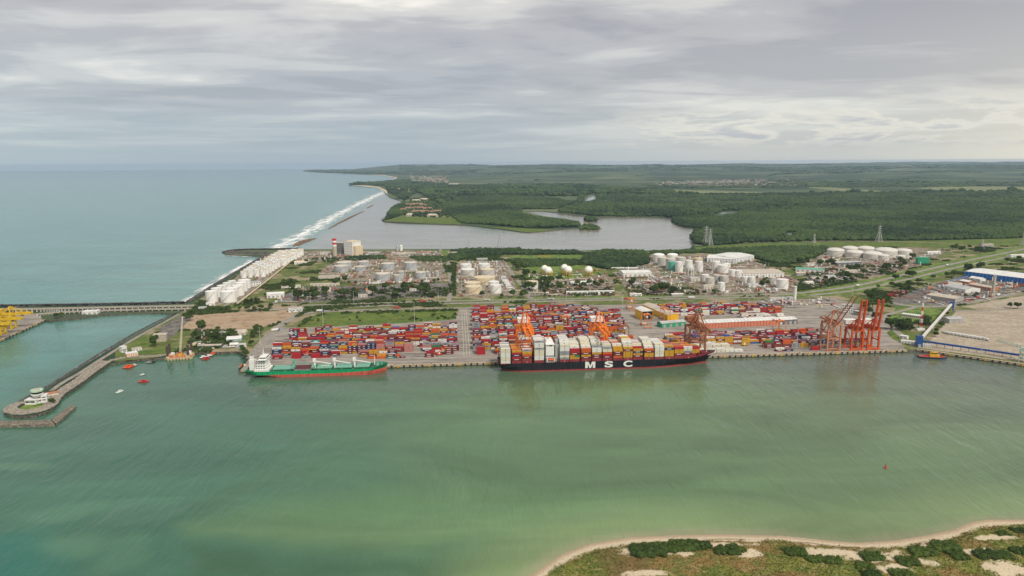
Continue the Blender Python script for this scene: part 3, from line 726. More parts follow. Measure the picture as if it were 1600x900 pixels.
def lobes_crown(seed, r, h, nl, nleaf, leaf, z0, flat=.75, core=True):
    """lobes of many small leaf faces round a darker inside"""
    rr = np.random.default_rng(seed); mb = MB()
    lob = []
    for i in range(nl):
        a = rr.uniform(0, 6.28); d = r * .62 * math.sqrt(rr.uniform(0.05, 1))
        zz = z0 + h * (.30 + .5 * rr.uniform() * (1 - .5 * d / r)); s = r * rr.uniform(.36, .58)
        lob.append((d * math.cos(a), d * math.sin(a), zz, s))
    for cx, cy, cz, s in lob:
        for k in range(nleaf):
            u = rr.uniform(-.55, 1); t = rr.uniform(0, 6.28); q = math.sqrt(max(0, 1 - u * u)); ra = s * rr.uniform(.78, 1.08)
            n = Vector((q * math.cos(t), q * math.sin(t), u * flat)); p = Vector((cx, cy, cz)) + n * ra
            n = (n + Vector(rr.uniform(-.7, .7, 3))).normalized()
            e1 = n.orthogonal().normalized(); e1.rotate(Matrix.Rotation(rr.uniform(0, 6.28), 3, n)); e2 = n.cross(e1)
            l = leaf * rr.uniform(.6, 1.3)
            mb.add([p - e1 * l, p - e2 * l * .6 + n * l * .15, p + e1 * l, p + e2 * l * .6 + n * l * .15], [(0, 1, 2, 3)])
        if core:
            n = 6; vs = [(cx, cy, cz + s * flat * .8)]
            for j, (rad, zz) in enumerate(((.62, .5), (.82, 0), (.5, -.45))):
                for i in range(n):
                    t = 6.283 * (i + .5 * j) / n; vs.append((cx + s * rad * math.cos(t), cy + s * rad * math.sin(t), cz + s * zz * flat))
            fs = [(0, 1 + i, 1 + (i + 1) % n) for i in range(n)]
            for j in range(2):
                for i in range(n): fs.append((1 + j * n + i, 1 + (j + 1) * n + i, 1 + (j + 1) * n + (i + 1) % n, 1 + j * n + (i + 1) % n))
            mb.add(vs, fs)
    return mb, lob
def make_tree(seed, r, h):
    t = thing('broadleaf_tree', 'x', 'tree')
    mb, lob = lobes_crown(seed, r, h, 11, 60, r * .17, h * .25)
    mb.build('crown', M_leaf, t)
    tb = MB(); tb.tube((0, 0, -.3), (0.1, 0, h * .45), r * .075, 7, r * .045)
    for cx, cy, cz, s in lob[:6]: tb.tube((0.1, 0, h * .40), (cx * .8, cy * .8, cz), r * .035, 5, r * .012)
    tb.build('trunk', M_bark, t)
    return t
def make_palm(seed, h):
    rr = np.random.default_rng(seed)
    t = thing('palm_tree', 'x', 'tree'); mb = MB(); top = Vector((.4, .1, h))
    for k in range(15):
        a = 6.283 * k / 15 + rr.uniform(-.15, .15); el = rr.uniform(-.1, .9); L_ = h * .34; d = Vector((math.cos(a), math.sin(a), 0)); n = Vector((-d.y, d.x, 0)); prev = None
        for j in range(5):
            f = j / 4; p = top + d * L_ * f * math.cos(el * (1 - f)) + Vector((0, 0, L_ * (el * f - .85 * f * f)))
            w = L_ * .13 * (1 - abs(2 * f - .8) * .7)
            row = (p + n * w - Vector((0, 0, w * .4)), p, p - n * w - Vector((0, 0, w * .4)))
            if prev: mb.add([*prev, *row], [(0, 1, 4, 3), (1, 2, 5, 4)])
            prev = row
    mb.build('crown', M_palm, t)
    MB().tube((0, 0, -.3), (.15, 0, h * .5), .28, 6, .2).tube((.15, 0, h * .5), top, .2, 6, .15).build('trunk', M_bark, t)
    return t
TREES = [make_tree(s, r, h) for s, r, h in ((1, 5.2, 10.5), (2, 6.2, 11.0), (3, 4.4, 9.5), (4, 5.6, 12.5))]
PALMS = [make_palm(5, 9.5), make_palm(6, 11)]
_used = set(); N_TREES = [0]
def plant(protos, loc, label, group, sc=1.0):
    p = random.choice(protos); N_TREES[0] += 1
    if id(p) not in _used:
        _used.add(id(p)); p.location = loc; p.rotation_euler = (0, 0, random.uniform(0, 6.28)); p.scale = (sc,) * 3
        p['label'] = label; p['group'] = group; return p
    return dup(p, loc, random.uniform(0, 6.28), label, group, sc)
TANKS = []

# ---- masses nobody could count: instanced crowns over an area
def lump(seed, sub=2):
    import bmesh
    bm = bmesh.new(); bmesh.ops.create_icosphere(bm, subdivisions=sub, radius=1)
    rr = np.random.default_rng(seed); k = [(Vector(rr.normal(size=3)).normalized(), rr.uniform(.2, .45)) for _ in range(9)]
    for v in bm.verts:
        n = v.co.normalized(); d = .74
        for q, a in k: d += a * max(0, n.dot(q) - .72) * 2.0
        d += rr.uniform(-.11, .11)
        v.co = n * d; v.co.z = v.co.z * .80 if v.co.z > 0 else v.co.z * .5
    me = bpy.data.meshes.new('crown_clump'); bm.to_mesh(me); bm.free()
    return me
def instancer(name, pts, sc, protos, label, cat, flat=1.0):
    """one stuff object: a cloud of points that carries copies of a few small meshes"""
    me = bpy.data.meshes.new(name); me.from_pydata([tuple(p) for p in pts], [], [])
    a = me.attributes.new('size', 'FLOAT', 'POINT'); a.data.foreach_set('value', np.asarray(sc, np.float32))
    o = bpy.data.objects.new(name, me); COL.objects.link(o)
    ng = bpy.data.node_groups.new(name, 'GeometryNodeTree')
    ng.interface.new_socket('Geometry', in_out='INPUT', socket_type='NodeSocketGeometry'); ng.interface.new_socket('Geometry', in_out='OUTPUT', socket_type='NodeSocketGeometry')
    N = ng.nodes.new; L = ng.links.new
    gi = N('NodeGroupInput'); go = N('NodeGroupOutput'); jn = N('GeometryNodeJoinGeometry')
    for p in protos:
        oi = N('GeometryNodeObjectInfo'); oi.inputs['Object'].default_value = p; oi.inputs['As Instance'].default_value = True
        L(oi.outputs['Geometry'], jn.inputs[0])
    iop = N('GeometryNodeInstanceOnPoints'); iop.inputs['Pick Instance'].default_value = True
    ri = N('FunctionNodeRandomValue'); ri.data_type = 'INT'; ri.inputs['Min'].default_value = 0 if not ri.inputs[4].enabled else 0
    for s in ri.inputs:
        if s.enabled and s.name == 'Max': s.default_value = len(protos) - 1
        if s.enabled and s.name == 'Min': s.default_value = 0
    rv = N('FunctionNodeRandomValue'); rv.data_type = 'FLOAT_VECTOR'
    rv.inputs[0].default_value = (-.15, -.15, 0); rv.inputs[1].default_value = (.15, .15, 6.28)
    na = N('GeometryNodeInputNamedAttribute'); na.data_type = 'FLOAT'; na.inputs['Name'].default_value = 'size'
    cx = N('ShaderNodeCombineXYZ'); L(na.outputs[0], cx.inputs[0]); L(na.outputs[0], cx.inputs[1])
    mu = N('ShaderNodeMath'); mu.operation = 'MULTIPLY'; L(na.outputs[0], mu.inputs[0]); mu.inputs[1].default_value = flat; L(mu.outputs[0], cx.inputs[2])
    L(gi.outputs[0], iop.inputs['Points']); L(jn.outputs[0], iop.inputs['Instance'])
    L([s for s in ri.outputs if s.enabled][0], iop.inputs['Instance Index']); L(rv.outputs[0], iop.inputs['Rotation']); L(cx.outputs[0], iop.inputs['Scale'])
    L(iop.outputs[0], go.inputs[0])
    md = o.modifiers.new('scatter', 'NODES'); md.node_group = ng
    return tag(o, label, cat, kind='stuff')
def proto_obj(me, m):
    me.materials.clear(); me.materials.append(m)
    return bpy.data.objects.new(me.name, me)
LUMPS = [proto_obj(lump(s), M_mangrove) for s in (1, 2, 3, 4)]
LUMPS_LO = [proto_obj(lump(s, 1), M_mangrove) for s in (5, 6, 7)]
LEAFY = []
for s in (11, 12, 13):
    mb, _ = lobes_crown(s, 1.0, 1.1, 6, 34, .15, -.35)
    LEAFY.append(proto_obj(mb.mesh('leafy_crown', M_leaf), M_leaf))
def scatter_poly(poly, step, jitter=.9, avoid=()):
    xs = [p[0] for p in poly]; ys = [p[1] for p in poly]
    gx, gy = np.meshgrid(np.arange(min(xs), max(xs), step), np.arange(min(ys), max(ys), step))
    gx = gx.ravel() + rng.uniform(-.5, .5, gx.size) * step * jitter; gy = gy.ravel() + rng.uniform(-.5, .5, gy.size) * step * jitter
    k = inside(poly, gx, gy)
    for a in avoid: k &= ~inside(a, gx, gy)
    return gx[k], gy[k]
PONDS = [px(p) for p in ([(908, 319), (914, 305), (928, 303.5), (936, 310), (926, 319)], [(1108, 339), (1130, 329.5), (1156, 329.5), (1154, 337), (1125, 340)], [(1216, 371), (1232, 362.5), (1246, 363.5), (1240, 371)])]
def forest(name, poly_px, step, size, label, protos=LUMPS, z=3.0, avoid=(), flat=1.0, hmul=.55, world=None):
    poly = world or px(poly_px)
    x, y = scatter_poly(poly, step, avoid=avoid)
    n = fbm(x, y, 260, 3, 41); k = rng.uniform(0, 1, x.size) < .35 + 1.2 * n
    x, y = x[k], y[k]
    s = size * rng.uniform(.65, 1.25, x.size) * (.45 + 1.1 * fbm(x, y, 150, 4, 44))
    pts = np.stack([x, y, z + s * hmul * flat], 1)
    return instancer(name, pts, s, protos, label, 'forest', flat)
# mangrove woods round the lagoon and inland
W_NEAR = px([(1086, 362), (1118, 359.6), (1098, 357.6), (1072, 355), (1057, 350), (1051, 345), (1053, 341.5), (1200, 330), (1400, 322), (1640, 318), (1700, 374), (1600, 372), (1450, 375.5), (1300, 376), (1180, 379), (1100, 384), (1087, 380), (1080, 370)])
forest('mangrove_forest', None, 9.0, 8.0, 'dense mangrove forest between the lagoon shore and the pylon line', world=W_NEAR, avoid=PONDS)
W_PEN = px([(722, 349), (700, 335), (690, 322), (720, 306), (830, 306), (905, 318), (866, 327), (815, 327), (812, 334), (838, 342), (874, 346), (897, 350), (903, 352), (902, 354.5), (875, 355.5), (830, 357), (780, 352.5)])
forest('mangrove_forest', None, 10.5, 9.0, 'dark mangrove forest on the point reaching into the lagoon', world=W_PEN)
W_MID = px([(872, 331.5), (900, 320), (905, 306), (1640, 300), (1640, 318), (1400, 322), (1200, 330), (1053, 341), (1030, 338.5), (980, 339), (930, 338), (900, 335)])
forest('mangrove_forest', None, 17, 13.0, 'wide inland mangrove forest beyond the lagoon', protos=LUMPS_LO, world=W_MID, avoid=PONDS)
W_FAR = px([(690, 321), (650, 300), (660, 290), (760, 294), (900, 291), (1030, 300), (1100, 306), (1240, 304), (1640, 299.6), (1640, 301), (905, 307), (830, 307), (720, 307)])
forest('far_woodland', None, 40, 24.0, 'hazy woodland stretching inland behind the mangroves', protos=LUMPS_LO, world=W_FAR, avoid=PONDS)
def far_copses():
    y = 6800 * (24000 / 6800) ** rng.uniform(0, 1, 26000) ; x = y * rng.uniform(-.16, .86, y.size)
    k = (fbm(x, y, 1500, 4, 81) + .25 * (fbm(x, y, 6000, 2, 82) - .5) > .52) & (sdist(MAIN, x, y) > 250)
    x, y = x[k], y[k]; s = rng.uniform(28, 75, x.size) * (y / 9000) ** .6
    z = np.maximum(3, hill_z(x, y))
    instancer('far_woodland', np.stack([x, y, z], 1), s, LUMPS_LO, 'hazy copses and ridges of woodland on the far plain and hills', 'woodland', .30)
far_copses()
forest('coastal_grove', [(602, 344), (606, 334), (614, 326), (624, 320), (636, 318), (633, 330), (625, 338), (612, 342)], 13, 9.0, 'coconut grove at the mouth of the lagoon')
forest('coastal_grove', [(545, 288.7), (556, 286.2), (590, 284.8), (640, 282), (650, 288), (612, 296), (600, 291)], 34, 17.0, 'coconut grove on the headland behind the beach', protos=LUMPS_LO)
forest('coastal_grove', [(474, 267.5), (487, 266.7), (560, 265.6), (640, 268), (640, 273), (560, 271.8), (500, 269.2)], 130, 60.0, 'dark wooded cape far along the coast', protos=LUMPS_LO, flat=.45)
forest('coastal_grove', [(628, 336), (634, 322), (645, 312), (668, 308), (690, 322), (712, 338), (700, 340), (660, 340)], 26, 9.0, 'palms and trees between the resort buildings')
forest('coastal_grove', [(604, 298), (612, 288), (650, 284), (700, 288), (690, 304), (650, 302), (632, 314), (622, 310)], 40, 15.0, 'palms and trees between the village houses', protos=LUMPS_LO)
forest('mangrove_islet_trees', [(905, 356), (915, 352.6), (932, 353), (938, 357), (932, 358.6), (908, 358.6)], 9, 6.5, 'mangrove thicket on the low lagoon islet', z=1)
forest('mangrove_islet_trees', [(913, 344), (918, 339.5), (930, 341), (932, 345), (922, 346.4)], 9, 8, 'mangrove thicket on the round lagoon islet', z=1)
# wooded belts on the port peninsula
forest('tree_belt', [(705, 393), (735, 391), (812, 389), (815, 392), (900, 393), (920, 400), (905, 398), (790, 398), (740, 402), (712, 408), (702, 404)], 5.9, 5.3, 'tree belt along the lagoon shore behind the white tanks')
forest('tree_belt', [(905, 412), (915, 398), (945, 393), (1005, 394), (1012, 400), (1015, 412), (985, 418), (950, 421), (925, 416)], 6.2, 6.3, 'thick wood between the gas spheres and the lagoon')
forest('tree_belt', [(1015, 393.5), (1060, 392), (1078, 390.5), (1090, 395), (1020, 396.5)], 5.6, 4.0, 'narrow tree belt on the lagoon shore beside the domed tanks')
forest('tree_belt', [(1085, 394), (1100, 389), (1180, 388), (1290, 386), (1295, 392), (1270, 402), (1240, 412), (1200, 411), (1180, 404), (1178, 396), (1110, 396)], 6.8, 5.6, 'dark thicket behind the blue trimmed warehouses')
forest('tree_belt', [(790, 406), (880, 406), (905, 408), (900, 415), (830, 417), (810, 412)], 5.9, 5.0, 'tree belt behind the white gas spheres')
forest('tree_belt', [(640, 402), (700, 402), (702, 409), (655, 409)], 5.9, 4.3, 'tree belt between the tank farm and the power station')
forest('tree_belt', [(535, 402), (600, 400), (602, 405), (540, 408)], 5.9, 4.3, 'tree row below the white power station block')
forest('tree_belt', [(502, 404), (532, 404), (525, 410), (505, 410)], 5.9, 4.0, 'small grove beside the power station chimney')
# ------------------------------------------------------------------ shrubs and grass of the spit
def make_shrub(seed, rx, ry, h, loc, label, rz=0):
    rr = np.random.default_rng(seed); mb = MB(); n = int(260 * rx * ry / 20) + 240
    lob = [(rr.uniform(-.85, .85) * rx, rr.uniform(-.62, .62) * ry, rr.uniform(.35, .6) * h, rr.uniform(.16, .36) * min(rx, ry)) for _ in range(int(26 + rx * ry / 1.6))]
    per = max(34, int(n * 3.6 / len(lob)))
    for cx, cy, cz, s in lob:
        for k in range(per):
            u = rr.uniform(-.3, 1); t = rr.uniform(0, 6.283); q = math.sqrt(1 - u * u); ra = s * rr.uniform(.75, 1.1)
            nrm = Vector((q * math.cos(t), q * math.sin(t), u)); p = Vector((cx, cy, cz)) + nrm * ra; p.z = max(p.z, .05)
            nrm = (nrm + Vector(rr.uniform(-.6, .6, 3))).normalized(); e1 = nrm.orthogonal().normalized(); e1.rotate(Matrix.Rotation(rr.uniform(0, 6.28), 3, nrm)); e2 = nrm.cross(e1); l = rr.uniform(.25, .5)
            mb.add([p - e1 * l, p - e2 * l * .55, p + e1 * l, p + e2 * l * .55], [(0, 1, 2, 3)])
        m = MB().lathe([(s * .55, max(.0, cz - s * .6)), (s * .85, cz), (s * .6, cz + s * .5), (.05, cz + s * .75)], 8, (cx, cy), cap=False)
        mb.add(m.v, m.f)
    t = thing('coastal_shrub', label, 'shrub', loc, rz, 'shrubs on the sand spit')
    mb.build('foliage', M_leaf_dk, t)
    sb = MB()
    for cx, cy, cz, s in lob: sb.tube((cx * .6, cy * .6, -.3), (cx, cy, cz * .9), .12, 5, .05)
    sb.build('stem', M_bark, t)
def shrubs():
    L_ = [  # px centre, px half width, px height, label
        (1012, 861, 30, 13, 'broad rounded shrub with a pale sand hollow at its bare end'), (1036, 857, 22, 12, 'dark bush merging into the broad rounded shrub on the spit'),
        (1070, 854, 24, 13, 'long dark shrub in the middle of the thicket row'), (1093, 853, 20, 12, 'shrub closing the thicket row towards the sand gap'),
        (1136, 860, 22, 11, 'bush beside the sand gap, at the end of the thicket line'), (1155, 859, 13, 10, 'small bush leaning against its larger neighbour by the sand gap'),
        (1242, 862, 20, 12, 'bush at the edge of the brown heath'), (1274, 873, 16, 9, 'low bush in the brown heath next to the open sand'),
        (1301, 875, 17, 9, 'low rounded bush where heath meets open sand'), (1363, 870, 19, 11, 'isolated round shrub on open white sand'),
        (1418, 879, 20, 10, 'isolated oval shrub on white sand with grass behind'), (1443, 863, 22, 12, 'shrub at the foot of the purple brown patch'),
        (1478, 855, 24, 13, 'tall shrub sloping down the dune'), (1498, 870, 17, 11, 'bush below the tall shrub on the dune'),
        (1350, 883, 17, 8, 'low shrub between sand and heath'), (1408, 897, 20, 9, 'shrub cut by the frame edge below the white sand'), (1362, 898, 17, 8, 'dark shrub beside the grass at the frame edge'),
        (1540, 868, 22, 9, 'long low shrub above the pale dune'), (1562, 868, 19, 8, 'flat shrub on the rim of the pale dune'), (1595, 862, 17, 9, 'shrub on the ridge at the end of the spit'),
        (1566, 834, 11, 6, 'single small bush near the upper beach'), (1594, 829, 14, 6, 'low bush among grass above the beach')]
    for i, (x, y, hw, hp, lab) in enumerate(L_):
        p = G(x, y, 2.2); s = mpp(x, y, 2.2)
        make_shrub(50 + i, hw * s * .92, hw * s * .78, hp * s * .45, (p.x, p.y, spit_z(p.x, p.y) - .1), lab, 0)
shrubs()
def tufts():
    pro = []
    for k in range(3):
        rr = np.random.default_rng(70 + k); mb = MB()
        for i in range(14):
            a = rr.uniform(0, 6.28); d = Vector((math.cos(a), math.sin(a), 0)); w = Vector((-d.y, d.x, 0)) * .16; b = d * rr.uniform(0, .35); t = b + d * rr.uniform(.2, .6) + Vector((0, 0, rr.uniform(.5, 1.0)))
            mb.add([b - w, b + w, t], [(0, 1, 2)])
        pro.append(mb.mesh('grass_tuft', None))
    X, Y, veg, n1, Z = SPIT['X'], SPIT['Y'], SPIT['veg'], SPIT['n1'], SPIT['Z']
    green = [proto_obj(m.copy(), leaf_mat('grass_green', (.10, .12, .022), (.21, .215, .05), .2)) for m in pro]
    dry = [proto_obj(m.copy(), leaf_mat('grass_dry', (.17, .11, .035), (.30, .22, .085), .2)) for m in pro]
    for lab, prot, msk in (('green grass tufts covering the sand spit', green, n1 < .52), ('dry brown heath tufts on the sand spit', dry, n1 >= .49)):
        p = veg * msk * (SPIT['sd'] > 3.5) * (Y > 385)
        k = np.argwhere(rng.uniform(0, 1, X.shape) < p * .5)
        i, j = k[:, 0], k[:, 1]
        pts = np.stack([X[i, j] + rng.uniform(-.6, .6, len(k)), Y[i, j] + rng.uniform(-.5, .5, len(k)), Z[i, j] - .03], 1)
        instancer('grass', pts, rng.uniform(.5, 1.15, len(k)), prot, lab, 'grass')
tufts()

# ------------------------------------------------------------------ rocks and surf
def boulders():
    ico = [lump(s, 1) for s in (21, 22, 23)]
    M_r = [leaf_mat('rock_pale', (.16, .135, .105), (.34, .30, .25), .6), leaf_mat('rock_dark', (.045, .042, .038), (.12, .11, .10), .4)]
    pro = [[proto_obj(m.copy(), mm) for m in ico] for mm in M_r]
    def line(pts, w0, w1, n, size, z0, z1, k, lab):
        P = smooth_line(px(pts, 0), 8); seg = [(P[i + 1] - P[i]).length for i in range(len(P) - 1)]; tot = sum(seg); out = []; sc = []
        for _ in range(n):
            d = random.uniform(0, tot); i = 0
            while d > seg[i] and i < len(seg) - 1: d -= seg[i]; i += 1
            t = (P[i + 1] - P[i]).normalized(); nn = Vector((-t.y, t.x)); f = random.random(); p = P[i] + t * d + nn * (w0 + (w1 - w0) * f)
            out.append((p.x, p.y, z0 + (z1 - z0) * f)); sc.append(size * random.uniform(.5, 1.3))
        instancer('rock_armour', out, sc, pro[k], lab, 'rocks', .8)
    line([(172, 567.5), (150, 582), (128, 599), (97, 620), (90, 629)], 2, -10, 2200, 1.7, 2.7, 3.7, 0, 'pale rock armour along the inner side of the breakwater road')
    line([(90, 629), (84, 637), (73, 643), (55, 648), (30, 651), (12, 647), (12, 641), (28, 633)], 2, -9, 2300, 1.7, 2.7, 3.6, 0, 'rock armour round the tip below the control tower')
    line([(277, 489.5), (220, 518), (165, 550), (128, 573), (100, 591), (76, 606), (45, 622), (30, 632)], -1, 4, 1500, 1.4, 2.6, 3.6, 1, 'dark rock armour on the sea side of the breakwater road')
    line([(-200, 480.5), (0, 479.5), (70, 478.5), (150, 477.5), (290, 474.5)], 8, -12, 2600, 3.0, 1, 6, 1, 'dark outer rubble breakwater along the causeway')
    line([(283, 552.5), (262, 558), (236, 560.5), (200, 562.5), (172, 567.5)], 1, -5, 700, 1.3, 2.6, 3.5, 0, 'rock edge of the small craft basin')
    line([(290, 474.5), (302, 467), (322, 454), (350, 436.5), (380, 419), (405, 404.5), (415, 400)], 4, -10, 1700, 2.2, 1, 4.2, 1, 'dark rock revetment along the beach by the white tanks')
    line([(415, 399), (390, 398.5), (365, 397.5), (352, 395.5), (355, 393), (380, 391), (470, 389.5)], 4, -24, 1700, 4.5, 1, 5.5, 1, 'dark stone groyne reaching into the sea')
    line([(250, 488.6), (215, 489), (160, 492), (115, 497.5), (80, 501)], 1, -6, 700, 1.6, 2.5, 3.6, 1, 'rock edge of the inner basin below the causeway')
    line([(1760, 594), (1432, 546)], -1, 1, 200, 1.2, 0, .6, 1, 'rubble under the bulk quay edge')
boulders()
M_reef = layered('reef_rock', [(.17, .10, .055), (.25, .16, .09), (.09, .06, .04)], [0, .03, .1])
def reef(name, pts, lab):
    P = px(pts, 0); mb = MB(); n = len(P); cx = sum(p.x for p in P) / n; cy = sum(p.y for p in P) / n
    t = [Vector((cx + (p.x - cx) * .8, cy + (p.y - cy) * .8, 0)) for p in P]
    vs = [(p.x, p.y, -.5) for p in P] + [(p.x, p.y, 1.3) for p in t]
    fs = [(i, (i + 1) % n, n + (i + 1) % n, n + i) for i in range(n)]; mb.add(vs, fs); mb.add(vs[n:], tri(vs[n:]))
    tag(mb.build(name, M_reef), lab, 'reef')
reef('rock_reef', [(455, 385), (462, 379), (472, 375), (485, 372.5), (497, 371.5), (488, 376), (476, 380), (468, 384), (458, 386)], 'brown rock reef patch beside the surf at the lagoon mouth')
reef('rock_reef', [(510, 358.5), (525, 349.5), (545, 339.5), (570, 328.5), (571, 329), (548, 341), (527, 351), (512, 359)], 'long thin dark reef line parallel to the surf')
reef('rock_reef', [(572, 325), (583, 320), (584, 320.6), (574, 325.8)], 'short reef fragment at the end of the reef line')
def foam_mat():
    m = bpy.data.materials.new('sea_foam'); m.use_nodes = True; nt = m.node_tree; L = nt.links.new; b = nt.nodes['Principled BSDF']
    b.inputs['Base Color'].default_value = (.78, .80, .78, 1); b.inputs['Roughness'].default_value = .9
    geo = nt.nodes.new('ShaderNodeNewGeometry'); mp = nt.nodes.new('ShaderNodeMapping'); mp.inputs['Rotation'].default_value = (0, 0, R(-20)); mp.inputs['Scale'].default_value = (1.0, .25, 1)
    L(geo.outputs['Position'], mp.inputs[0])
    nz = nt.nodes.new('ShaderNodeTexNoise'); nz.inputs['Scale'].default_value = .05; nz.inputs['Detail'].default_value = 8; nz.inputs['Roughness'].default_value = .65; L(mp.outputs[0], nz.inputs['Vector'])
    at = nt.nodes.new('ShaderNodeAttribute'); at.attribute_name = 'tint'
    ad = nt.nodes.new('ShaderNodeMath'); ad.operation = 'ADD'; L(nz.outputs['Fac'], ad.inputs[0]); L(at.outputs['Fac'], ad.inputs[1])
    rp = nt.nodes.new('ShaderNodeValToRGB'); rp.color_ramp.elements[0].position = .72; rp.color_ramp.elements[1].position = .98; L(ad.outputs[0], rp.inputs[0]); L(rp.outputs[0], b.inputs['Alpha'])
    return m
M_foam = foam_mat()
def surf(pts, w, lab, k=.45):
    P = smooth_line(px(pts, 0), 10); n = len(P); X = np.zeros((7, n)); Y = np.zeros((7, n)); C = np.zeros((7, n, 4)); C[..., 3] = 1
    for i, p in enumerate(P):
        d = (P[min(i + 1, n - 1)] - P[max(i - 1, 0)]).normalized(); nn = Vector((-d.y, d.x))
        ww = w * (.7 + .6 * random.random())
        for j in range(7):
            f = j / 6 - .5; q = p + nn * f * ww; X[j, i] = q.x; Y[j, i] = q.y; C[j, i, :3] = k * (1 - abs(2 * f)) + .05
    C[:, 0, :3] *= .3; C[:, -1, :3] *= .3
    tag(grid_mesh('surf_foam', X, Y, np.full_like(X, .06), M_foam, colors=C), lab, 'surf', kind='stuff')
surf([(430, 389), (455, 376), (490, 357), (530, 334), (570, 314), (600, 300)], 150, 'broad white breakers on the reef at the lagoon mouth', .40)
surf([(285, 475.5), (300, 467), (318, 455), (345, 437), (375, 419), (400, 405)], 58, 'white surf along the shore of the white tank farm', .44)
surf([(345, 398), (370, 400), (395, 401)], 26, 'surf wash round the stone groyne', .4)
surf([(600, 300), (598, 297), (588, 292.4), (560, 290)], 90, 'thin surf on the headland beach', .42)
surf([(120, 575), (150, 558), (175, 542)], 7, 'streak of foam beside the breakwater road', .62)
surf([(985, 841), (1100, 837), (1220, 838.5), (1330, 849), (1400, 845.5)], 1.6, 'thin wash line at the edge of the sand spit', .35)

# ------------------------------------------------------------------ air
def haze():
    mb = MB().box(-62000, 62000, -700, 33500, -3.5, 274)
    m = bpy.data.materials.new('haze_air'); m.use_nodes = True; nt = m.node_tree; nt.nodes.clear()
    v = nt.nodes.new('ShaderNodeVolumePrincipled'); o = nt.nodes.new('ShaderNodeOutputMaterial'); nt.links.new(v.outputs[0], o.inputs['Volume'])
    v.inputs['Color'].default_value = (.60, .79, 1.0, 1); v.inputs['Density'].default_value = HAZE_DENSITY; v.inputs['Anisotropy'].default_value = .0
    ob = mb.build('haze', m); tag(ob, 'thin pale blue haze over land and sea', 'haze', kind='stuff')
HAZE_DENSITY = 2.4e-5
haze()

# ------------------------------------------------------------------ containers
PAL = dict(maroon=(0.136, 0.0144, 0.02), red=(0.352, 0.0176, 0.0208), orange=(0.496, 0.096, 0.0176), yellow=(0.496, 0.264, 0.02), navy=(0.0176, 0.0288, 0.08), blue=(0.028, 0.096, 0.288), grey=(0.264, 0.272, 0.28),
           white=(0.63, 0.621, 0.576), cream=(0.594, 0.549, 0.423), teal=(0.024, 0.2, 0.168), green=(0.028, 0.16, 0.068), brown=(0.192, 0.052, 0.036), black=(0.024, 0.024, 0.028), pink=(0.4, 0.176, 0.152))
WORD = dict(maroon='dark red', red='bright red', orange='orange', yellow='yellow', navy='navy blue', blue='light blue', grey='grey', white='white', cream='cream', teal='teal', green='green', brown='brown red', black='black', pink='faded pink')
def paint(name, c):
    k = 'container_' + name
    if k in MATS: return MATS[k]
    m = mat(k, c, .55, .10, .6, detail=5)
    return m
CM = {k: paint(k, c) for k, c in PAL.items()}
M_mark_d = mat('mark_dark', (.05, .05, .06), .6); M_mark_w = mat('mark_white', (.75, .75, .72), .6)
CH = 2.75
_cmesh = {}
def cont_mesh(col, L=12.2):
    k = (col, L)
    if k in _cmesh: return _cmesh[k]
    w = 2.44; h = CH - .06; mb = MB(); x = L / 2; y = w / 2
    mb.box(-x + .08, x - .08, -y + .06, y - .06, .1, h - .06)
    for sx in (-1, 1):
        for sy in (-1, 1): mb.cbox(sx * (x - .12), sy * (y - .1), 0, .24, .2, h)
    for sy in (-1, 1):
        mb.box(-x + .24, x - .24, sy * (y - .04) - .04, sy * (y - .04) + .04, h - .2, h - .02)
        mb.box(-x + .24, x - .24, sy * (y - .04) - .04, sy * (y - .04) + .04, 0.02, .2)
    mk = 1 if col in ('yellow', 'white', 'cream', 'grey', 'orange') else 2
    for sy in (-1, 1):
        f = y - .055
        if col in ('yellow', 'white', 'cream'): mb.box(-.5, .5, sy * f - .03, sy * f + .03, .8, 1.9, 1)
        elif col in ('navy', 'maroon', 'grey', 'teal', 'black'): mb.box(-L * .26, L * .2, sy * f - .03, sy * f + .03, 1.3, 1.9, mk)
    me = mb.mesh('container', [CM[col], M_mark_d, M_mark_w]); _cmesh[k] = me
    return me
N_CONT = [0]
def container(col, loc, rz, label, group, L=12.2):
    o = bpy.data.objects.new('container', cont_mesh(col, L)); COL.objects.link(o)
    o.location = loc; o.rotation_euler = (0, 0, rz); N_CONT[0] += 1
    return tag(o, label, 'container', group)
class Stack:
    """the many further containers of one place, joined: real boxes, one object"""
    def __init__(s): s.mb = MB(); s.keys = list(PAL)
    def put(s, col, c, rz, L=12.2):
        w = 2.40; h = CH - .08; cs, sn = math.cos(rz), math.sin(rz); vs = []
        for z in (c[2], c[2] + h):
            for dx, dy in ((-1, -1), (1, -1), (1, 1), (-1, 1)):
                x, y = dx * (L / 2 - .04), dy * w / 2; vs.append((c[0] + x * cs - y * sn, c[1] + x * sn + y * cs, z))
        s.mb.add(vs, [(4, 5, 6, 7), (0, 1, 5, 4), (1, 2, 6, 5), (2, 3, 7, 6), (3, 0, 4, 7)], s.keys.index(col))
        if col in ('navy', 'maroon', 'grey', 'yellow', 'white', 'teal'):
            k = len(s.keys) + (0 if col in ('yellow', 'white', 'grey') else 1); a = .06 if col in ('yellow', 'white') else .24
            zz = (c[2] + .9, c[2] + 1.8); vs = [(c[0] + x * cs + (w / 2 + .015) * sn, c[1] + x * sn - (w / 2 + .015) * cs, z) for z in zz for x in (-L * a, L * a)]
            s.mb.add(vs, [(0, 1, 3, 2)], k)
    def build(s, label): 
        o = s.mb.build('container_stacks', [CM[k] for k in s.keys] + [M_mark_d, M_mark_w]); return tag(o, label, 'containers', kind='stuff')

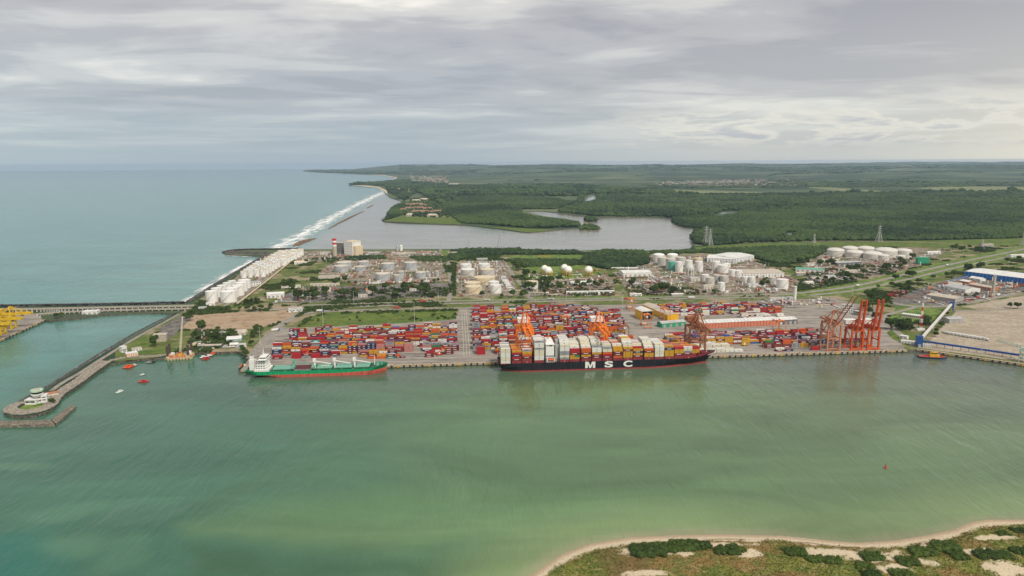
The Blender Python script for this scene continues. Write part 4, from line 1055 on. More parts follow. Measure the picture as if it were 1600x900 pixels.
# ------------------------------------------------------------------ ships
def loft(levels, n, x_of, hb_of, mats, cap=True, capmat=0):
    """closed level curves stacked into a hull; levels: list of (z_fn(t), key, material index of the strake below)"""
    mb = MB(); rows = []
    for z_of, key, _ in levels:
        row = []
        for i in range(n + 1):
            t = i / n; row.append((x_of(key, t), -hb_of(key, t), z_of(t)))
        for i in range(n - 1, -1, -1):
            t = i / n; row.append((x_of(key, t), hb_of(key, t), z_of(t)))
        rows.append(row)
    m = len(rows[0])
    for j in range(len(rows) - 1):
        vs = rows[j] + rows[j + 1]
        mb.add(vs, [(i, (i + 1) % m, m + (i + 1) % m, m + i) for i in range(m)], levels[j + 1][2])
    return mb, rows
M_blackhull = mat('hull_black', (.007, .009, .015), .5, .25, .35, spec=.3, c2=(.022, .019, .022), zs=.08); M_redhull = mat('hull_red', (.24, .03, .03), .5, .2, .4, c2=(.33, .06, .05), zs=.15)
M_lash = mat('lashing_dark', (.085, .018, .02), .7); M_deckred = mat('deck_dark_red', (.22, .03, .035), .6, .2, .3); M_shipwhite = mat('ship_white', (.74, .73, .69), .45, .05, .3)
M_glass = mat('window_glass', (.02, .025, .03), .15, .2, 1.0); M_steel = mat('grey_steel', (.20, .20, .20), .5, .15, .4)
M_hullgreen = mat('hull_green', (.0, .24, .09), .45, .12, .35, c2=(.01, .32, .13), zs=.1); M_redboot = mat('boot_red', (.36, .06, .04), .55, .15, .3, c2=(.54, .11, .075), zs=.12)
M_hatch = mat('hatch_green', (.16, .36, .27), .55, .1, .3); M_deckgreen = mat('deck_green', (.015, .10, .045), .6, .2, .3)
M_orange = mat('lifeboat_orange', (.70, .11, .02), .5)
def windows_on(t, rects, face, name='window'):
    """each window a dark pane set in the wall; face 'y' near side, 'x' front"""
    for (x0, x1, y, z0, z1) in rects:
        MB().box(x0, x1, y - .06, y + .04, z0, z1).build(name, M_glass, t)
def msc_ship():
    U0, Ls, B = 144.0, 290.0, 33.0; V = -18.8
    o = Q(U0, V, 0)
    t = thing('container_ship', 'black hulled container ship with big white MSC letters loaded with containers', 'ship', o, QA)
    deck = 11.6
    def x_of(k, s):
        a = {'wl': (6, Ls - 12), 'lo': (5, Ls - 13), 'mid': (2, Ls - 9), 'top': (0, Ls)}[k]
        return a[0] + (a[1] - a[0]) * (1 - (1 - s) ** 1.25)
    def hb_of(k, s):
        x = 1 - (1 - s) ** 1.25
        bow = {'wl': .70, 'lo': .70, 'mid': .76, 'top': .83}[k]; e = {'wl': 1.5, 'lo': 1.5, 'mid': 1.7, 'top': 2.3}[k]
        f = 1.0 if x < bow else max(0, 1 - ((x - bow) / (1 - bow)) ** e)
        st = {'wl': .10, 'lo': .10, 'mid': .06, 'top': .015}[k]; mn = {'wl': .25, 'lo': .3, 'mid': .75, 'top': .93}[k]
        if x < st: f = mn + (1 - mn) * math.sin(math.pi / 2 * x / st)
        return B / 2 * f + (.02 if x < 1 else 0)
    ztop = lambda s: deck + 5.2 * max(0, (1 - (1 - s) ** 1.25 - .84) / .16) ** 1.4
    mb, rows = loft([(lambda s: -1.5, 'wl', 0), (lambda s: 1.7 + 1.2 * max(0, s - .6), 'lo', 1), (lambda s: 7, 'mid', 0), (ztop, 'top', 0)], 60, x_of, hb_of, None)
    hull = mb.build('hull', [M_blackhull, M_redhull], t, smooth=False)
    db = MB(); r = rows[-1]; n = len(r); h = n // 2
    for i in range(h): db.add([(r[i][0], r[i][1] * .985, r[i][2] - .9), (r[i + 1][0], r[i + 1][1] * .985, r[i + 1][2] - .9), (r[n - 1 - i - 1 + 1 if i == 0 else n - i - 1][0], -r[i + 1][1] * .985, r[i + 1][2] - .9), (r[i][0], -r[i][1] * .985, r[i][2] - .9)], [(0, 1, 2, 3)])
    db.build('deck', M_deckred, t)
    bb = MB(); bb.lathe([(.2, -3), (1.6, -1.5), (1.8, 3), (.3, 6)], 10); vs = [(Ls - 13 + v[2], v[0], v[1] - 1.3) for v in bb.v]; b2 = MB(); b2.add(vs, bb.f); b2.build('bulbous_bow', M_redhull, t)
    # letters on the side
    for ch, p0, p1 in (('M', 914, 930), ('S', 945, 958.5), ('C', 975, 989.5)):
        ua = Qi(G(p0, 570, 6.5))[0] - U0; ub = Qi(G(p1, 570, 6.5))[0] - U0
        if ch == 'M':
            pts = [(0, 0), (.25, 0), (.25, .66), (.42, 0), (.58, 0), (.75, .66), (.75, 0), (1, 0), (1, 1), (.67, 1), (.5, .34), (.33, 1), (0, 1)]
            co = [(x, y, 0) for x, y in pts]; me = MB().add([(x, y, z) for z in (0, .03) for x, y in pts], [tuple(i + 13 for i in f) for f in tri(co)] + [(i, (i + 1) % 13, 13 + (i + 1) % 13, 13 + i) for i in range(13)]).mesh('letter', [])
        else:
            cu = bpy.data.curves.new('letter', 'FONT'); cu.body = ch; cu.size = 10; cu.extrude = .03; cu.offset = .38; cu.resolution_u = 6
            ob = bpy.data.objects.new('letter', cu); COL.objects.link(ob)
            dg = bpy.context.evaluated_depsgraph_get(); me = bpy.data.meshes.new_from_object(ob.evaluated_get(dg)); bpy.data.objects.remove(ob)
        co = np.array([v.co[:] for v in me.vertices]); mn = co.min(0); mx = co.max(0)
        for v in me.vertices:
            fx = (v.co.x - mn[0]) / (mx[0] - mn[0]); fz = (v.co.y - mn[1]) / (mx[1] - mn[1])
            v.co = (ua + (ub - ua) * fx, -B / 2 - .06 - v.co.z, 2.6 + 8.4 * fz)
        me.materials.clear()
        me.materials.append(M_shipwhite); lo = bpy.data.objects.new('letter', me); COL.objects.link(lo); lo.parent = hull
    for p0, p1, zz in ((1101.5, 1104, 12.0), (1104.6, 1108, 12.4), (1108.6, 1111.5, 12.8)):     # illegible name at the bow
        a = Qi(G(p0, 552, 12))[0] - U0; b = Qi(G(p1, 551.5, 12))[0] - U0
        def yb(x): 
            s = 1 - (1 - min(1, max(0, x / Ls))) ** (1 / 1.25); return -hb_of('top', s) - .12
        MB().add([(a, yb(a) + .5, zz), (b, yb(b) + .5, zz + .3), (b, yb(b), zz + 1.6), (a, yb(a), zz + 1.3)], [(0, 1, 2, 3)]).build('name_lettering', M_shipwhite, hull)
    # accommodation and funnel
    hx = Qi(G(852, 560, 15))[0] - U0
    hs = MB().box(hx, hx + 10.5, -15.2, 15.2, deck - .5, 36).box(hx - .5, hx + 11, -16.4, 16.4, 34.6, 35.4).box(hx + 1, hx + 9.5, -9, 9, 36, 38.6)
    house = hs.build('accommodation', M_shipwhite, t)
    for k in range(5): MB().box(hx + 10.4, hx + 10.6, -13 + k * 5.4, -9 + k * 5.4, 32.6, 34.2).build('window', M_glass, house)
    for k in range(2): MB().box(hx - .3, hx + 10.8, -16.3 + .02 * k, -15.15, 17 + 3 * k, 17.6 + 3 * k).build('gallery', M_steel, house)
    MB().box(hx + 2, hx + 2.5, -15.3, -15.1, 32.6, 34.2).box(hx + 4, hx + 8, -15.3, -15.1, 32.6, 34.2).build('window', M_glass, house)
    mst = MB().beam((hx + 5, 0, 38), (hx + 5, 0, 46), .9).beam((hx + 5, -4, 42.5), (hx + 5, 4, 42.5), .4).beam((hx + 3, -2.5, 40.2), (hx + 7, 2.5, 40.2), .5).build('radar_mast', M_yel, house)
    fb = MB().box(hx + 12.5, hx + 18.5, -12, 5, deck - .5, 33).box(hx + 13.5, hx + 17.5, -6, 2, 33, 38).build('funnel', mat('funnel_grey', (.36, .35, .33), .6), t)
    MB().tube((hx + 2.5, -16.2, 15.3), (hx + 10, -16.2, 15.3), 1.5, 10).build('lifeboat', M_orange, t)
    MB().box(hx + 1, hx + 2, -17.5, -15, 13, 18).box(hx + 10.5, hx + 11.5, -17.5, -15, 13, 18).build('davit', M_shipwhite, t)
    # bays: near-row tiers from the bottom up; then how many more tiers the inner rows carry and their colours
    bays = [(782, 'wwwwwww', 0, 'w', 11.9), (799, 'mrnry', 0, 'yro', 15), (815, 'bmoy', 1, 'owr', 15), (834, 'wwwwwwww', 1, 'w', 15),
            (874, 'wwwwwww', 2, 'w', 15), (890, 'YGmrr', 2, 'wcw', 15), (908, 'mymoo', 3, 'wc', 15), (925, 'mmyww', 3, 'wwc', 15), (942, 'mroc', 2, 'owc', 15), (959, 'ommy', 2, 'oyw', 15),
            (975, 'YYYmy', 3, 'ywww', 15), (991, 'mYnY', 2, 'rww', 15), (1009, 'yymo', 3, 'wwc', 15), (1026, 'wwwww', 1, 'w', 15), (1042, 'yyyn', 1, 'oypkro', 15), (1059, 'myyr', 0, 'yropk', 15), (1074, 'mwww', 0, 'roy', 15), (1088, 'yyr', 0, 'rmy', 15.5)]
    K = dict(w='white', m='maroon', r='red', n='navy', y='yellow', b='brown', o='orange', c='cream', Y='yellow', G='green', p='pink', k='brown')
    rnd = random.Random(3); stack = Stack(); nb = len(bays)
    for i, (bx, near, add, tops, z0) in enumerate(bays):
        u = Qi(G(bx, 560, 15))[0] - U0 + 6.1
        if i == 0: u = 9.0
        rows_n = 13 if i < nb - 3 else (11, 9, 6)[i - nb + 3]
        if i == 0: rows_n = 13
        MB().box(u - 6.2, u + 6.2, -rows_n * 1.25, rows_n * 1.25, deck - 1, z0 - .05).build('hatch_coaming', M_deckred, t)
        lb = MB(); xl = u - 7.0
        for sy in np.linspace(-rows_n * 1.25, rows_n * 1.25, 7): lb.beam((xl, sy, deck - .5), (xl, sy, z0 + 5.2), .35)
        for zz in (z0, z0 + 2.6, z0 + 5.2): lb.box(xl - .45, xl + .45, -rows_n * 1.25, rows_n * 1.25, zz - .12, zz + .12)
        lb.build('lashing_bridge', M_lash, t)
        if i % 2 == 0:
            MB().cbox(u, -B / 2 + .3, deck, .25, .25, 2.2).build('rail_post', M_shipwhite, t)
        for j in range(rows_n):
            y = (j - (rows_n - 1) / 2) * 2.5
            extra = min(add, (0, 1, 1, 2, 2, 3, 3, 3, 3, 3, 3, 3, 3)[j])
            if add == 0 and len(set(near)) > 1 and j > 1: extra = rnd.choice((-1, 0, 0, 0)) if i not in (15, 16, 17) else 0
            nt_ = len(near) + extra
            for k in range(nt_):
                exposed = j == 0 or k == nt_ - 1
                if not exposed and j > 2 and k < nt_ - 3: continue        # hidden inside the stow
                if j == 0 and k < len(near): ck = near[k]
                elif len(set(near)) == 1: ck = near[0]
                else: ck = tops[(j // 2 + k * 0 + rnd.randrange(2)) % len(tops)] if k >= len(near) - 1 else rnd.choice('mrmybon')
                col = K[ck] if ck != 'w' else rnd.choice(('white', 'white', 'white', 'cream', 'cream', 'grey')); p = Q(U0 + u, V + y, z0 + k * CH)
                lens = [(0, 12.2)]
                if j == 0 and ck in 'YG': lens = [(-3.1, 6.05), (3.1, 6.05)]
                for dx, LL in lens:
                    cc = col if not (ck == 'G' and dx < 0) else 'yellow'
                    q = p + Vector((QC * dx, QS * dx, 0))
                    if j == 0 or (j <= 2 and k == nt_ - 1):
                        bay = nb - i
                        container(cc, q, QA, '%s container in the %s deck bay from the bow of the MSC ship' % (WORD[cc] if LL > 8 else 'short ' + WORD[cc], ORD[bay - 1]), 'containers on the MSC ship', LL)
                    else: stack.put(cc, q, QA, LL)
    stack.build('inner rows of containers stowed on the MSC ship')
    # forecastle
    fm = MB().tube((Ls - 12, 0, 15), (Ls - 12, 0, 27), .5, 8, .3).beam((Ls - 12, -2, 24), (Ls - 12, 2, 24), .3).build('foremast', M_shipwhite, t)
    MB().cbox(Ls - 16, -3, 14.5, 4, 2, 2).cbox(Ls - 16, 3, 14.5, 4, 2, 2).cbox(Ls - 20, 0, 14.3, 2, 9, 2.2).build('windlass', M_deckred, t)
    MB().box(Ls - 27, Ls - 26.6, -12, 12, 13.2, 17).build('breakwater_plate', M_deckred, t)
msc_ship()

def green_ship():
    U0, Ls, B = -174.0, 177.0, 25.0; V = -14.2
    t = thing('bulk_carrier', 'green bulk carrier with red bottom paint and white aft house', 'ship', Q(U0, V, 0), QA)
    deck = 8.2
    def xx(s): return 1 - (1 - s) ** 1.25
    def x_of(k, s):
        a = {'wl': (14, Ls - 4), 'boot': (9, Ls - 2.0), 'lo': (4, Ls - 2.5), 'top': (0, Ls)}[k]; return a[0] + (a[1] - a[0]) * xx(s)
    def hb_of(k, s):
        x = xx(s); bow = {'wl': .84, 'boot': .85, 'lo': .86, 'top': .88}[k]; e = {'wl': 1.8, 'boot': 1.8, 'lo': 2.0, 'top': 2.6}[k]
        f = 1.0 if x < bow else max(0, 1 - ((x - bow) / (1 - bow)) ** e)
        st = {'wl': .22, 'boot': .18, 'lo': .09, 'top': .05}[k]; mn = {'wl': .05, 'boot': .10, 'lo': .5, 'top': .72}[k]
        if x < st: f = mn + (1 - mn) * math.sin(math.pi / 2 * x / st)
        return B / 2 * f + .02
    bt = lambda s: 3.6 + 2.6 * max(0, (xx(s) - .55) / .45) ** 1.6
    zt = lambda s: deck + 3.6 * max(0, (xx(s) - .86) / .14) ** .9 + .6 * max(0, (.12 - xx(s)) / .12)
    mb, rows = loft([(lambda s: -1, 'wl', 0), (lambda s: bt(s) * .5, 'boot', 1), (bt, 'lo', 1), (zt, 'top', 0)], 60, x_of, hb_of, None)
    hull = mb.build('hull', [M_hullgreen, M_redboot], t)
    db = MB(); r = rows[-1]; n = len(r); h = n // 2
    for i in range(h): db.add([(r[i][0], r[i][1] * .98, r[i][2] - 1), (r[i + 1][0], r[i + 1][1] * .98, r[i + 1][2] - 1), (r[i + 1][0], -r[i + 1][1] * .98, r[i + 1][2] - 1), (r[i][0], -r[i][1] * .98, r[i][2] - 1)], [(0, 1, 2, 3)])
    db.build('deck', M_deckgreen, t)
    d = deck - 1
    hb = MB().box(12, 30, -10.5, 10.5, d, d + 3).box(13, 28, -9.5, 9.5, d + 3, d + 6).box(14, 27, -9, 9, d + 6, d + 9).box(15.5, 26.5, -9, 9, d + 9, d + 12).box(18, 27, -9, 9, d + 12, d + 15.2).box(17.5, 27.6, -12.2, 12.2, d + 15.2, d + 15.7).box(18.5, 27, -8, 8, d + 15.7, d + 18.6)
    house = hb.build('accommodation', M_shipwhite, t)
    for k in range(4):
        for q in range(4): MB().box(14.6 + q * 3, 15.9 + q * 3, -9.64 + (.5 if k > 1 else 0), -9.4 + (.5 if k > 1 else 0), d + 4.0 + 3 * k, d + 5.0 + 3 * k).build('window', M_glass, house)
    MB().box(19, 26.6, -8.12, -7.9, d + 16.6, d + 17.8).box(26.9, 27.1, -7.5, 7.5, d + 16.6, d + 17.8).build('bridge_window', M_glass, house)
    MB().box(13.5, 17.5, -9.66, -9.45, d + .8, d + 2.2).build('opening', M_glass, house)
    mm = MB().tube((22, 0, d + 18.6), (22, 0, d + 29), .5, 8, .25).beam((22, -3, d + 24), (22, 3, d + 24), .3).beam((20.6, 0, d + 21.5), (23.4, 0, d + 21.5), .6).build('mast', M_shipwhite, t)
    MB().box(4.5, 10.5, -3.2, 3.2, d, d + 14).box(5.5, 9.5, -2.4, 2.4, d + 14, d + 18).build('funnel', M_shipwhite, t)
    MB().tube((8, -.8, d + 18), (8, -.8, d + 20), .5, 8).tube((7, .9, d + 18), (7, .9, d + 20), .45, 8).build('exhaust_pipe', M_steel, t)
    for i, (a, b, op) in enumerate(((34, 56, 0), (61, 81, 1), (88, 107, 0), (112, 132, 0), (137, 154, 0))):
        MB().box(a - .6, b + .6, -9, 9, d, d + 1.8).build('hatch_coaming', M_deckgreen if not op else M_steel, t)
        if op:
            MB().box(a, b, -8.4, 8.4, d + 1.8, d + 2.1).build('cargo_hold', mat('hold_dark_red', (.10, .02, .02), .8), t)
            MB().box(a - 4.2, a - .7, -8.5, 8.5, d + 1.9, d + 4.6).box(b + .7, b + 4, -8.5, 8.5, d + 1.9, d + 4.6).build('folded_hatch_cover', M_hatch, t)
        else:
            hc = MB().box(a, b, -8.6, 8.6, d + 1.85, d + 2.7).build('hatch_cover', M_hatch, t)
            for q in range(1, 4): MB().box(a + (b - a) * q / 4 - .15, a + (b - a) * q / 4 + .15, -8.6, 8.6, d + 2.7, d + 2.95).build('rib', M_hatch, hc)
            if i == 2:
                for qx in (-4, -1.3, 1.3, 4): MB().cbox((a + b) / 2 + qx, 0, d + 2.98, 1.6, 5, .04).build('marking', mat('marking_pale', (.6, .6, .4), .7), hc)
    for xcr in (58.5, 84.5, 109.5, 134.5):
        cr = MB().tube((xcr, 0, d), (xcr, 0, d + 8.5), 1.3, 10).box(xcr - 1.8, xcr + 1.8, -1.8, 1.8, d + 8.5, d + 12.5).build('deck_crane', M_shipwhite if xcr > 60 else M_hatch, t)
        MB().beam((xcr + 1.5, 0, d + 9), (xcr + 20, 2.5, d + 4.6), .9).build('jib', M_shipwhite if xcr > 60 else M_hatch, cr)
    MB().tube((160, 0, d + 2), (160, 0, d + 15), .55, 8, .35).beam((160, -2.5, d + 14), (160, 2.5, d + 14), .4).build('foremast', M_shipwhite, t)
    MB().cbox(164, -3, d + 2, 4, 2, 1.8).cbox(164, 3, d + 2, 4, 2, 1.8).cbox(169, 0, d + 2.6, 2, 4, 1.5).build('windlass', M_hatch, t)
    for q in range(9): MB().beam((36 + q * 14, -B / 2 + .5, d + .9), (36 + q * 14, -B / 2 + .5, d + 2.3), .25).build('rail_post', M_shipwhite, t)
green_ship()

# ------------------------------------------------------------------ quay cranes
def u_at(x, y, z): return Qi(G(x, y, z))[0]
def quay_crane(u, v, W, GA, H, apex, boom, back, ang, cols, label, rz=None, house=True, group='ship to shore cranes', loc=None, lattice=False, hoist=True):
    m1 = cols[0]; m2 = cols[1]; mh = cols[2]
    t = thing('quay_crane', label, 'crane', loc if loc is not None else Q(u, v, 3.2), QA if rz is None else rz, group)
    x = W / 2
    for sx in (-1, 1):
        for y in (0, GA):
            MB().beam((sx * x, y, 1.6), (sx * x, y, H), 2.1, 2.1).build('leg', m1, t)
            bo = MB().box(sx * x - 3.2, sx * x + 3.2, y - .7, y + .7, 0, 1.5).build('bogie', m2, t)
    for y in (0, GA):
        MB().box(-x, x, y - .8, y + .8, 1.5, 3.6).build('sill_beam', m2, t)
        MB().box(-x - .9, x + .9, y - 1.1, y + 1.1, H - 3.2, H).build('portal_beam', m1, t)
        if H > 38: MB().beam((-x, y, H * .46), (0, y, H - 2.5), .9).beam((x, y, H * .46), (0, y, H - 2.5), .9).build('brace', m1, t)
        if H > 38: MB().box(-x, x, y - .8, y + .8, H * .46 - .9, H * .46 + .9).build('portal_beam', m1, t)
    for sx in (-1, 1):
        MB().box(sx * x - .7, sx * x + .7, 0, GA, H * .46 - .8, H * .46 + .8).build('side_beam', m1, t)
        MB().beam((sx * x, 0, H * .46), (sx * x, GA, H - 1.5), .8).build('brace', m1, t)
        MB().beam((sx * x, 0, H - 1.2), (sx * x, GA, H - 1.2), 1.1).build('side_beam', m1, t)
    gz = H + .2; gw = 3.4
    gb = MB()
    for sx in (-1, 1): gb.box(sx * gw - .9, sx * gw + .9, -3, GA + back, gz, gz + 2.8)
    for yy in np.arange(-2, GA + back, 5.0): gb.box(-gw, gw, yy - .3, yy + .3, gz + .6, gz + 1.4)
    gb.build('trolley_girder', m1, t)
    # apex frame
    ay = 2.0; ab = MB()
    for sx in (-1, 1):
        ab.beam((sx * x * .8, 0, H), (sx * 2.2, ay, apex), 1.6); ab.beam((sx * gw, GA, H + 2), (sx * 2.2, ay, apex), .8)
        ab.beam((sx * 2.2, ay, apex), (sx * gw, GA + back - 2, gz + 2), .45)
    ab.beam((-3, ay, apex), (3, ay, apex), 1.3)
    ab.build('apex_frame', m1, t)
    # boom
    c, s = math.cos(ang), math.sin(ang); hy, hz = -3.2, gz + 1.1
    def bp(d, up=0): return (hy - d * c - up * s * -1 * 0 - up * s, hz + d * s + up * c)
    bm_ = MB()
    for sx in (-1, 1):
        y0, z0 = bp(0); y1, z1 = bp(boom)
        if lattice:
            a0 = bp(0, 3.6); a1 = bp(boom * .93, 2.2)
            bm_.beam((sx * gw, y0, z0), (sx * gw, y1, z1), .8); bm_.beam((sx * gw, *a0), (sx * gw, *a1), .7); bm_.beam((sx * gw, *a1), (sx * gw, y1, z1), .7)
            k = 9
            for i in range(k):
                p = bp(boom * .93 * i / k); q = bp(boom * .93 * (i + .5) / k, 3.6 - 1.4 * (i + .5) / k); r = bp(boom * .93 * (i + 1) / k)
                bm_.beam((sx * gw, *p), (sx * gw, *q), .4); bm_.beam((sx * gw, *q), (sx * gw, *r), .4)
        else: bm_.beam((sx * gw, y0, z0), (sx * gw, y1, z1), 1.7, 2.8)
    for i in range(10):
        p = bp(boom * (i + .6) / 10); bm_.beam((-gw, *p), (gw, *p), .55)
    bm_.build('boom', m1, t)
    sb = MB()
    for f in (.45, .92):
        p = bp(boom * f, 1.2)
        for sx in (-1, 1):
            if ang > .6:
                q = bp(boom * f * .5, 6.5); sb.beam((sx * 2.2, ay, apex), (sx * gw, *q), .35); sb.beam((sx * gw, *q), (sx * gw, *p), .35)
            else: sb.beam((sx * 2.2, ay, apex), (sx * gw, *p), .5)
    sb.build('forestay', m2, t)
    if house:
        hb = MB().box(-8, 8, GA + 1, GA + back - 1, gz + 2.9, gz + 8.4).build('machinery_house', mh, t)
        MB().box(-8.3, 8.3, GA + .7, GA + back - .7, gz + 8.4, gz + 8.7).build('roof', mh, hb)
    if hoist:
        yt = -10 if ang < .5 else 8
        tr = MB().box(-4, 4, yt - 3, yt + 3, gz + 2.3, gz + 3.5).build('trolley', m2, t)
        cb = MB().box(-1.4, 1.4, yt - 6, yt - 3.2, gz - 3.4, gz - .6).build('operator_cabin', mh, t)
        MB().box(-1.3, 1.3, yt - 6.12, yt - 5.95, gz - 2.8, gz - 1.2).build('cabin_window', M_glass, cb)
        MB().box(-3, 3, yt - .6, yt + .6, gz - 9, gz - 8.2).beam((-2.5, yt, gz), (-2.5, yt, gz - 8.2), .15).beam((2.5, yt, gz), (2.5, yt, gz - 8.2), .15).build('spreader', M_yel, t)
    st = MB()
    for k in range(6):
        z0 = 3.6 + (H - 5) * k / 6; z1 = 3.6 + (H - 5) * (k + 1) / 6; a, b = (GA + .6, GA + 4) if k % 2 == 0 else (GA + 4, GA + .6)
        st.beam((-x - 1, a - 2, z0), (-x - 1, b - 2, z1), .5)
    st.build('stairway', m2, t)
    return t
C_or = mat('crane_orange', (.78, .19, .012), .5, .12, .3); C_red = mat('crane_red_orange', (.56, .082, .014), .5, .15, .3); C_br = mat('crane_rust', (.30, .105, .04), .7, .25, .4); C_pk = mat('crane_faded', (.48, .20, .11), .7, .2, .4); C_ye = mat('crane_yellow', (.62, .40, .015), .5, .15, .3)
quay_crane(u_at(817, 508, 44), 4.5, 21, 18, 44, 64, 40, 15, .0, (C_or, C_or, M_shipwhite), 'bright orange quay crane with boom lowered over the aft stacks of the MSC ship')
quay_crane(u_at(932, 508, 44), 4.5, 21, 18, 43, 63, 40, 15, .0, (C_or, C_or, M_shipwhite), 'bright orange quay crane with boom lowered amidships beside the letter S')
quay_crane(u_at(1080, 505, 42), 4.5, 22, 18, 40, 61, 38, 15, .0, (C_br, C_br, C_br), 'rusty brown quay crane reaching over the forward bays of the MSC ship', lattice=True)
quay_crane(u_at(1292, 520, 25), 4.5, 18, 18, 40, 58, 60, 15, R(50), (C_pk, C_br, C_br), 'rusty quay crane with its lattice boom raised at a slant', lattice=True, house=False)
quay_crane(u_at(1335, 530, 18), 4.5, 16, 16, 31, 44, 42, 12, R(82), (C_red, C_red, M_shipwhite), 'red orange quay crane with upright boom next to the rusty slant boom crane')
quay_crane(u_at(1362, 530, 18), 4.5, 16, 16, 31, 44, 42, 12, R(82), (C_red, C_red, M_shipwhite), 'red orange quay crane with upright boom at the end of the container quay')
for i, (x_, y_, lab) in enumerate(((-14, 531, 'yellow quay crane standing first on the outer terminal quay'), (6, 522, 'yellow quay crane in the middle of the outer terminal row'), (22, 513, 'yellow quay crane with boom lowered nearest the causeway'))):
    a, b = G(-60, 559), G(70, 500); rz = math.atan2(b.y - a.y, b.x - a.x)
    quay_crane(0, 0, 14, 13, 23, 36, 26, 9, .0 if i else .0, (C_ye, C_ye, C_ye), lab, rz=rz, loc=G(x_, y_, 3.1), group='yellow cranes on the outer terminal')
# rubber tyred yard gantries and reach stackers
def yard_gantry(p, rz, label, col, span=22, H=19, L=10):
    t = thing('yard_gantry', label, 'gantry crane', p, rz, 'yard gantry cranes')
    for sy in (0, span):
        for sx in (-1, 1): MB().beam((sx * L / 2, sy, 1.2), (sx * L / 2, sy, H), .8).build('leg', col, t)
        MB().box(-L / 2 - 1.5, L / 2 + 1.5, sy - .5, sy + .5, 1.2, 2.2).build('sill_beam', col, t)
        for sx in (-1, 1): MB().tube((sx * (L / 2 + .5), sy - .4, .6), (sx * (L / 2 + .5), sy + .4, .6), .65, 8).build('wheel', M_rubber, t)
    for sx in (-1, 1): MB().box(sx * L / 2 - .6, sx * L / 2 + .6, -1, span + 1, H, H + 1.6).build('girder', col, t)
    MB().box(-L / 2, L / 2, 7, 11, H + 1.6, H + 3).build('trolley', col, t)
    MB().box(-1.2, 1.2, 5, 6.8, H - 3, H - .4).build('operator_cabin', M_shipwhite, t)
    MB().box(-3, 3, 8.4, 9.6, H - 8, H - 7.3).beam((-2, 9, H), (-2, 9, H - 7.3), .15).beam((2, 9, H), (2, 9, H - 7.3), .15).build('spreader', M_yel, t)
    MB().box(-L / 2 + 1, L / 2 - 1, span + .6, span + 2, 2, 4).build('power_pack', M_shipwhite, t)
C_yo = mat('gantry_orange', (.62, .20, .05), .6, .15, .4)
for x_, y_, lab, col in ((988, 486, 'tall orange yard gantry beside the dark open shed', C_yo), (1012, 513, 'orange yard gantry in front of the dark open shed', C_yo), (884, 516, 'orange yard gantry over the stacks between the two orange quay cranes', C_yo), (977, 532, 'brown yard gantry behind the white deck stacks', C_br), (1042, 503, 'orange gantry standing between the dark shed and the yellow fronted warehouse', C_yo), (1222, 524, 'orange gantry at the end of the long salmon warehouse', C_yo)):
    yard_gantry(G(x_, y_, 3.2), QA, lab, col)
def reach_stacker(p, rz, label, col):
    t = thing('reach_stacker', label, 'reach stacker', p, rz, 'reach stackers in the yards')
    MB().box(-3.8, 3.8, -1.5, 1.5, .7, 2.2).box(-3.8, -1, -1.5, 1.5, 2.2, 3).build('chassis', col, t)
    for sx in (-2.6, 2.6):
        for sy in (-1, 1): MB().tube((sx, sy * 1.5, .8), (sx, sy * 2.1, .8), .8, 10).build('wheel', M_rubber, t)
    cb = MB().box(-.6, 1.2, -.9, .9, 2.2, 4.2).build('cabin', M_shipwhite, t); MB().box(1.2, 1.25, -.8, .8, 2.8, 3.9).build('window', M_glass, cb)
    MB().beam((-3.2, 0, 3.2), (6.5, 0, 8.5), .9).build('boom', col, t); MB().box(6, 7.2, -6, 6, 7.2, 8).build('spreader', M_yel, t)
for x_, y_, a, lab in ((686, 555, .4, 'red reach stacker working before the front yard stacks'), (687, 536, 1.9, 'orange reach stacker between the yard rows behind the bare quay'), (1163, 540, 0, 'yellow reach stacker on the quay beyond the white stacks'), (480, 556, .9, 'red reach stacker lifting beside the green ship'), (545, 548, 2.2, 'red reach stacker in the aisle behind the green ship')):
    reach_stacker(G(x_, y_, 3.2), QA + a, lab, C_red if 'red' in lab else (C_yo if 'orange' in lab else M_yel))

# ------------------------------------------------------------------ container yards
def hide_z(u, v): return None
YARD = Stack(); rnd_y = random.Random(11)
IND = []      # candidates for single containers
def block(u0, u1, v0, rows, tiers, dens, pal, tag_, minr=0):
    nslot = int((u1 - u0) / 12.9); base = [rnd_y.uniform(0, 1) for _ in range(nslot + 1)]
    prevc = {}
    for i in range(nslot):
        b0 = base[i]
        if rnd_y.random() > dens: continue
        u = u0 + 12.9 * (i + .5)
        for j in range(rows):
            n = max(0, min(tiers, int(round(tiers * (.45 + .6 * (b0 * .75 + .25 * rnd_y.random())) + rnd_y.uniform(-.6, .5)))))
            if j == 0 and n == 0 and rnd_y.random() < .7: n = 1
            short = rnd_y.random() < .14
            stackc = prevc.get(j) if prevc.get(j) and rnd_y.random() < .55 else rnd_y.choice(pal); prevc[j] = stackc
            for k in range(n):
                col = stackc if rnd_y.random() < .42 else rnd_y.choice(pal)
                z = 3.18 + k * CH
                for du, LL in (((-3.1, 6.05), (3.1, 6.05)) if short else ((0, 12.2),)):
                    c2 = col if rnd_y.random() < .8 else rnd_y.choice(pal)
                    p = Q(u + du, v0 + j * 2.62 + 1.2, z); IND.append((j, k, n, v0, p, c2, LL, tag_))
RB = ['maroon'] * 14 + ['red'] * 9 + ['brown'] * 5 + ['orange'] * 4 + ['yellow'] * 5 + ['navy'] * 6 + ['blue'] * 1 + ['grey'] * 6 + ['white'] * 4 + ['teal', 'green', 'pink']
RW = ['white'] * 8 + ['cream'] * 6 + ['grey'] * 2 + ['maroon'] * 2 + ['red']
YL = 'yard behind the green ship'; YM = 'yard behind the MSC ship'; YR = 'yard beside the salmon warehouse'
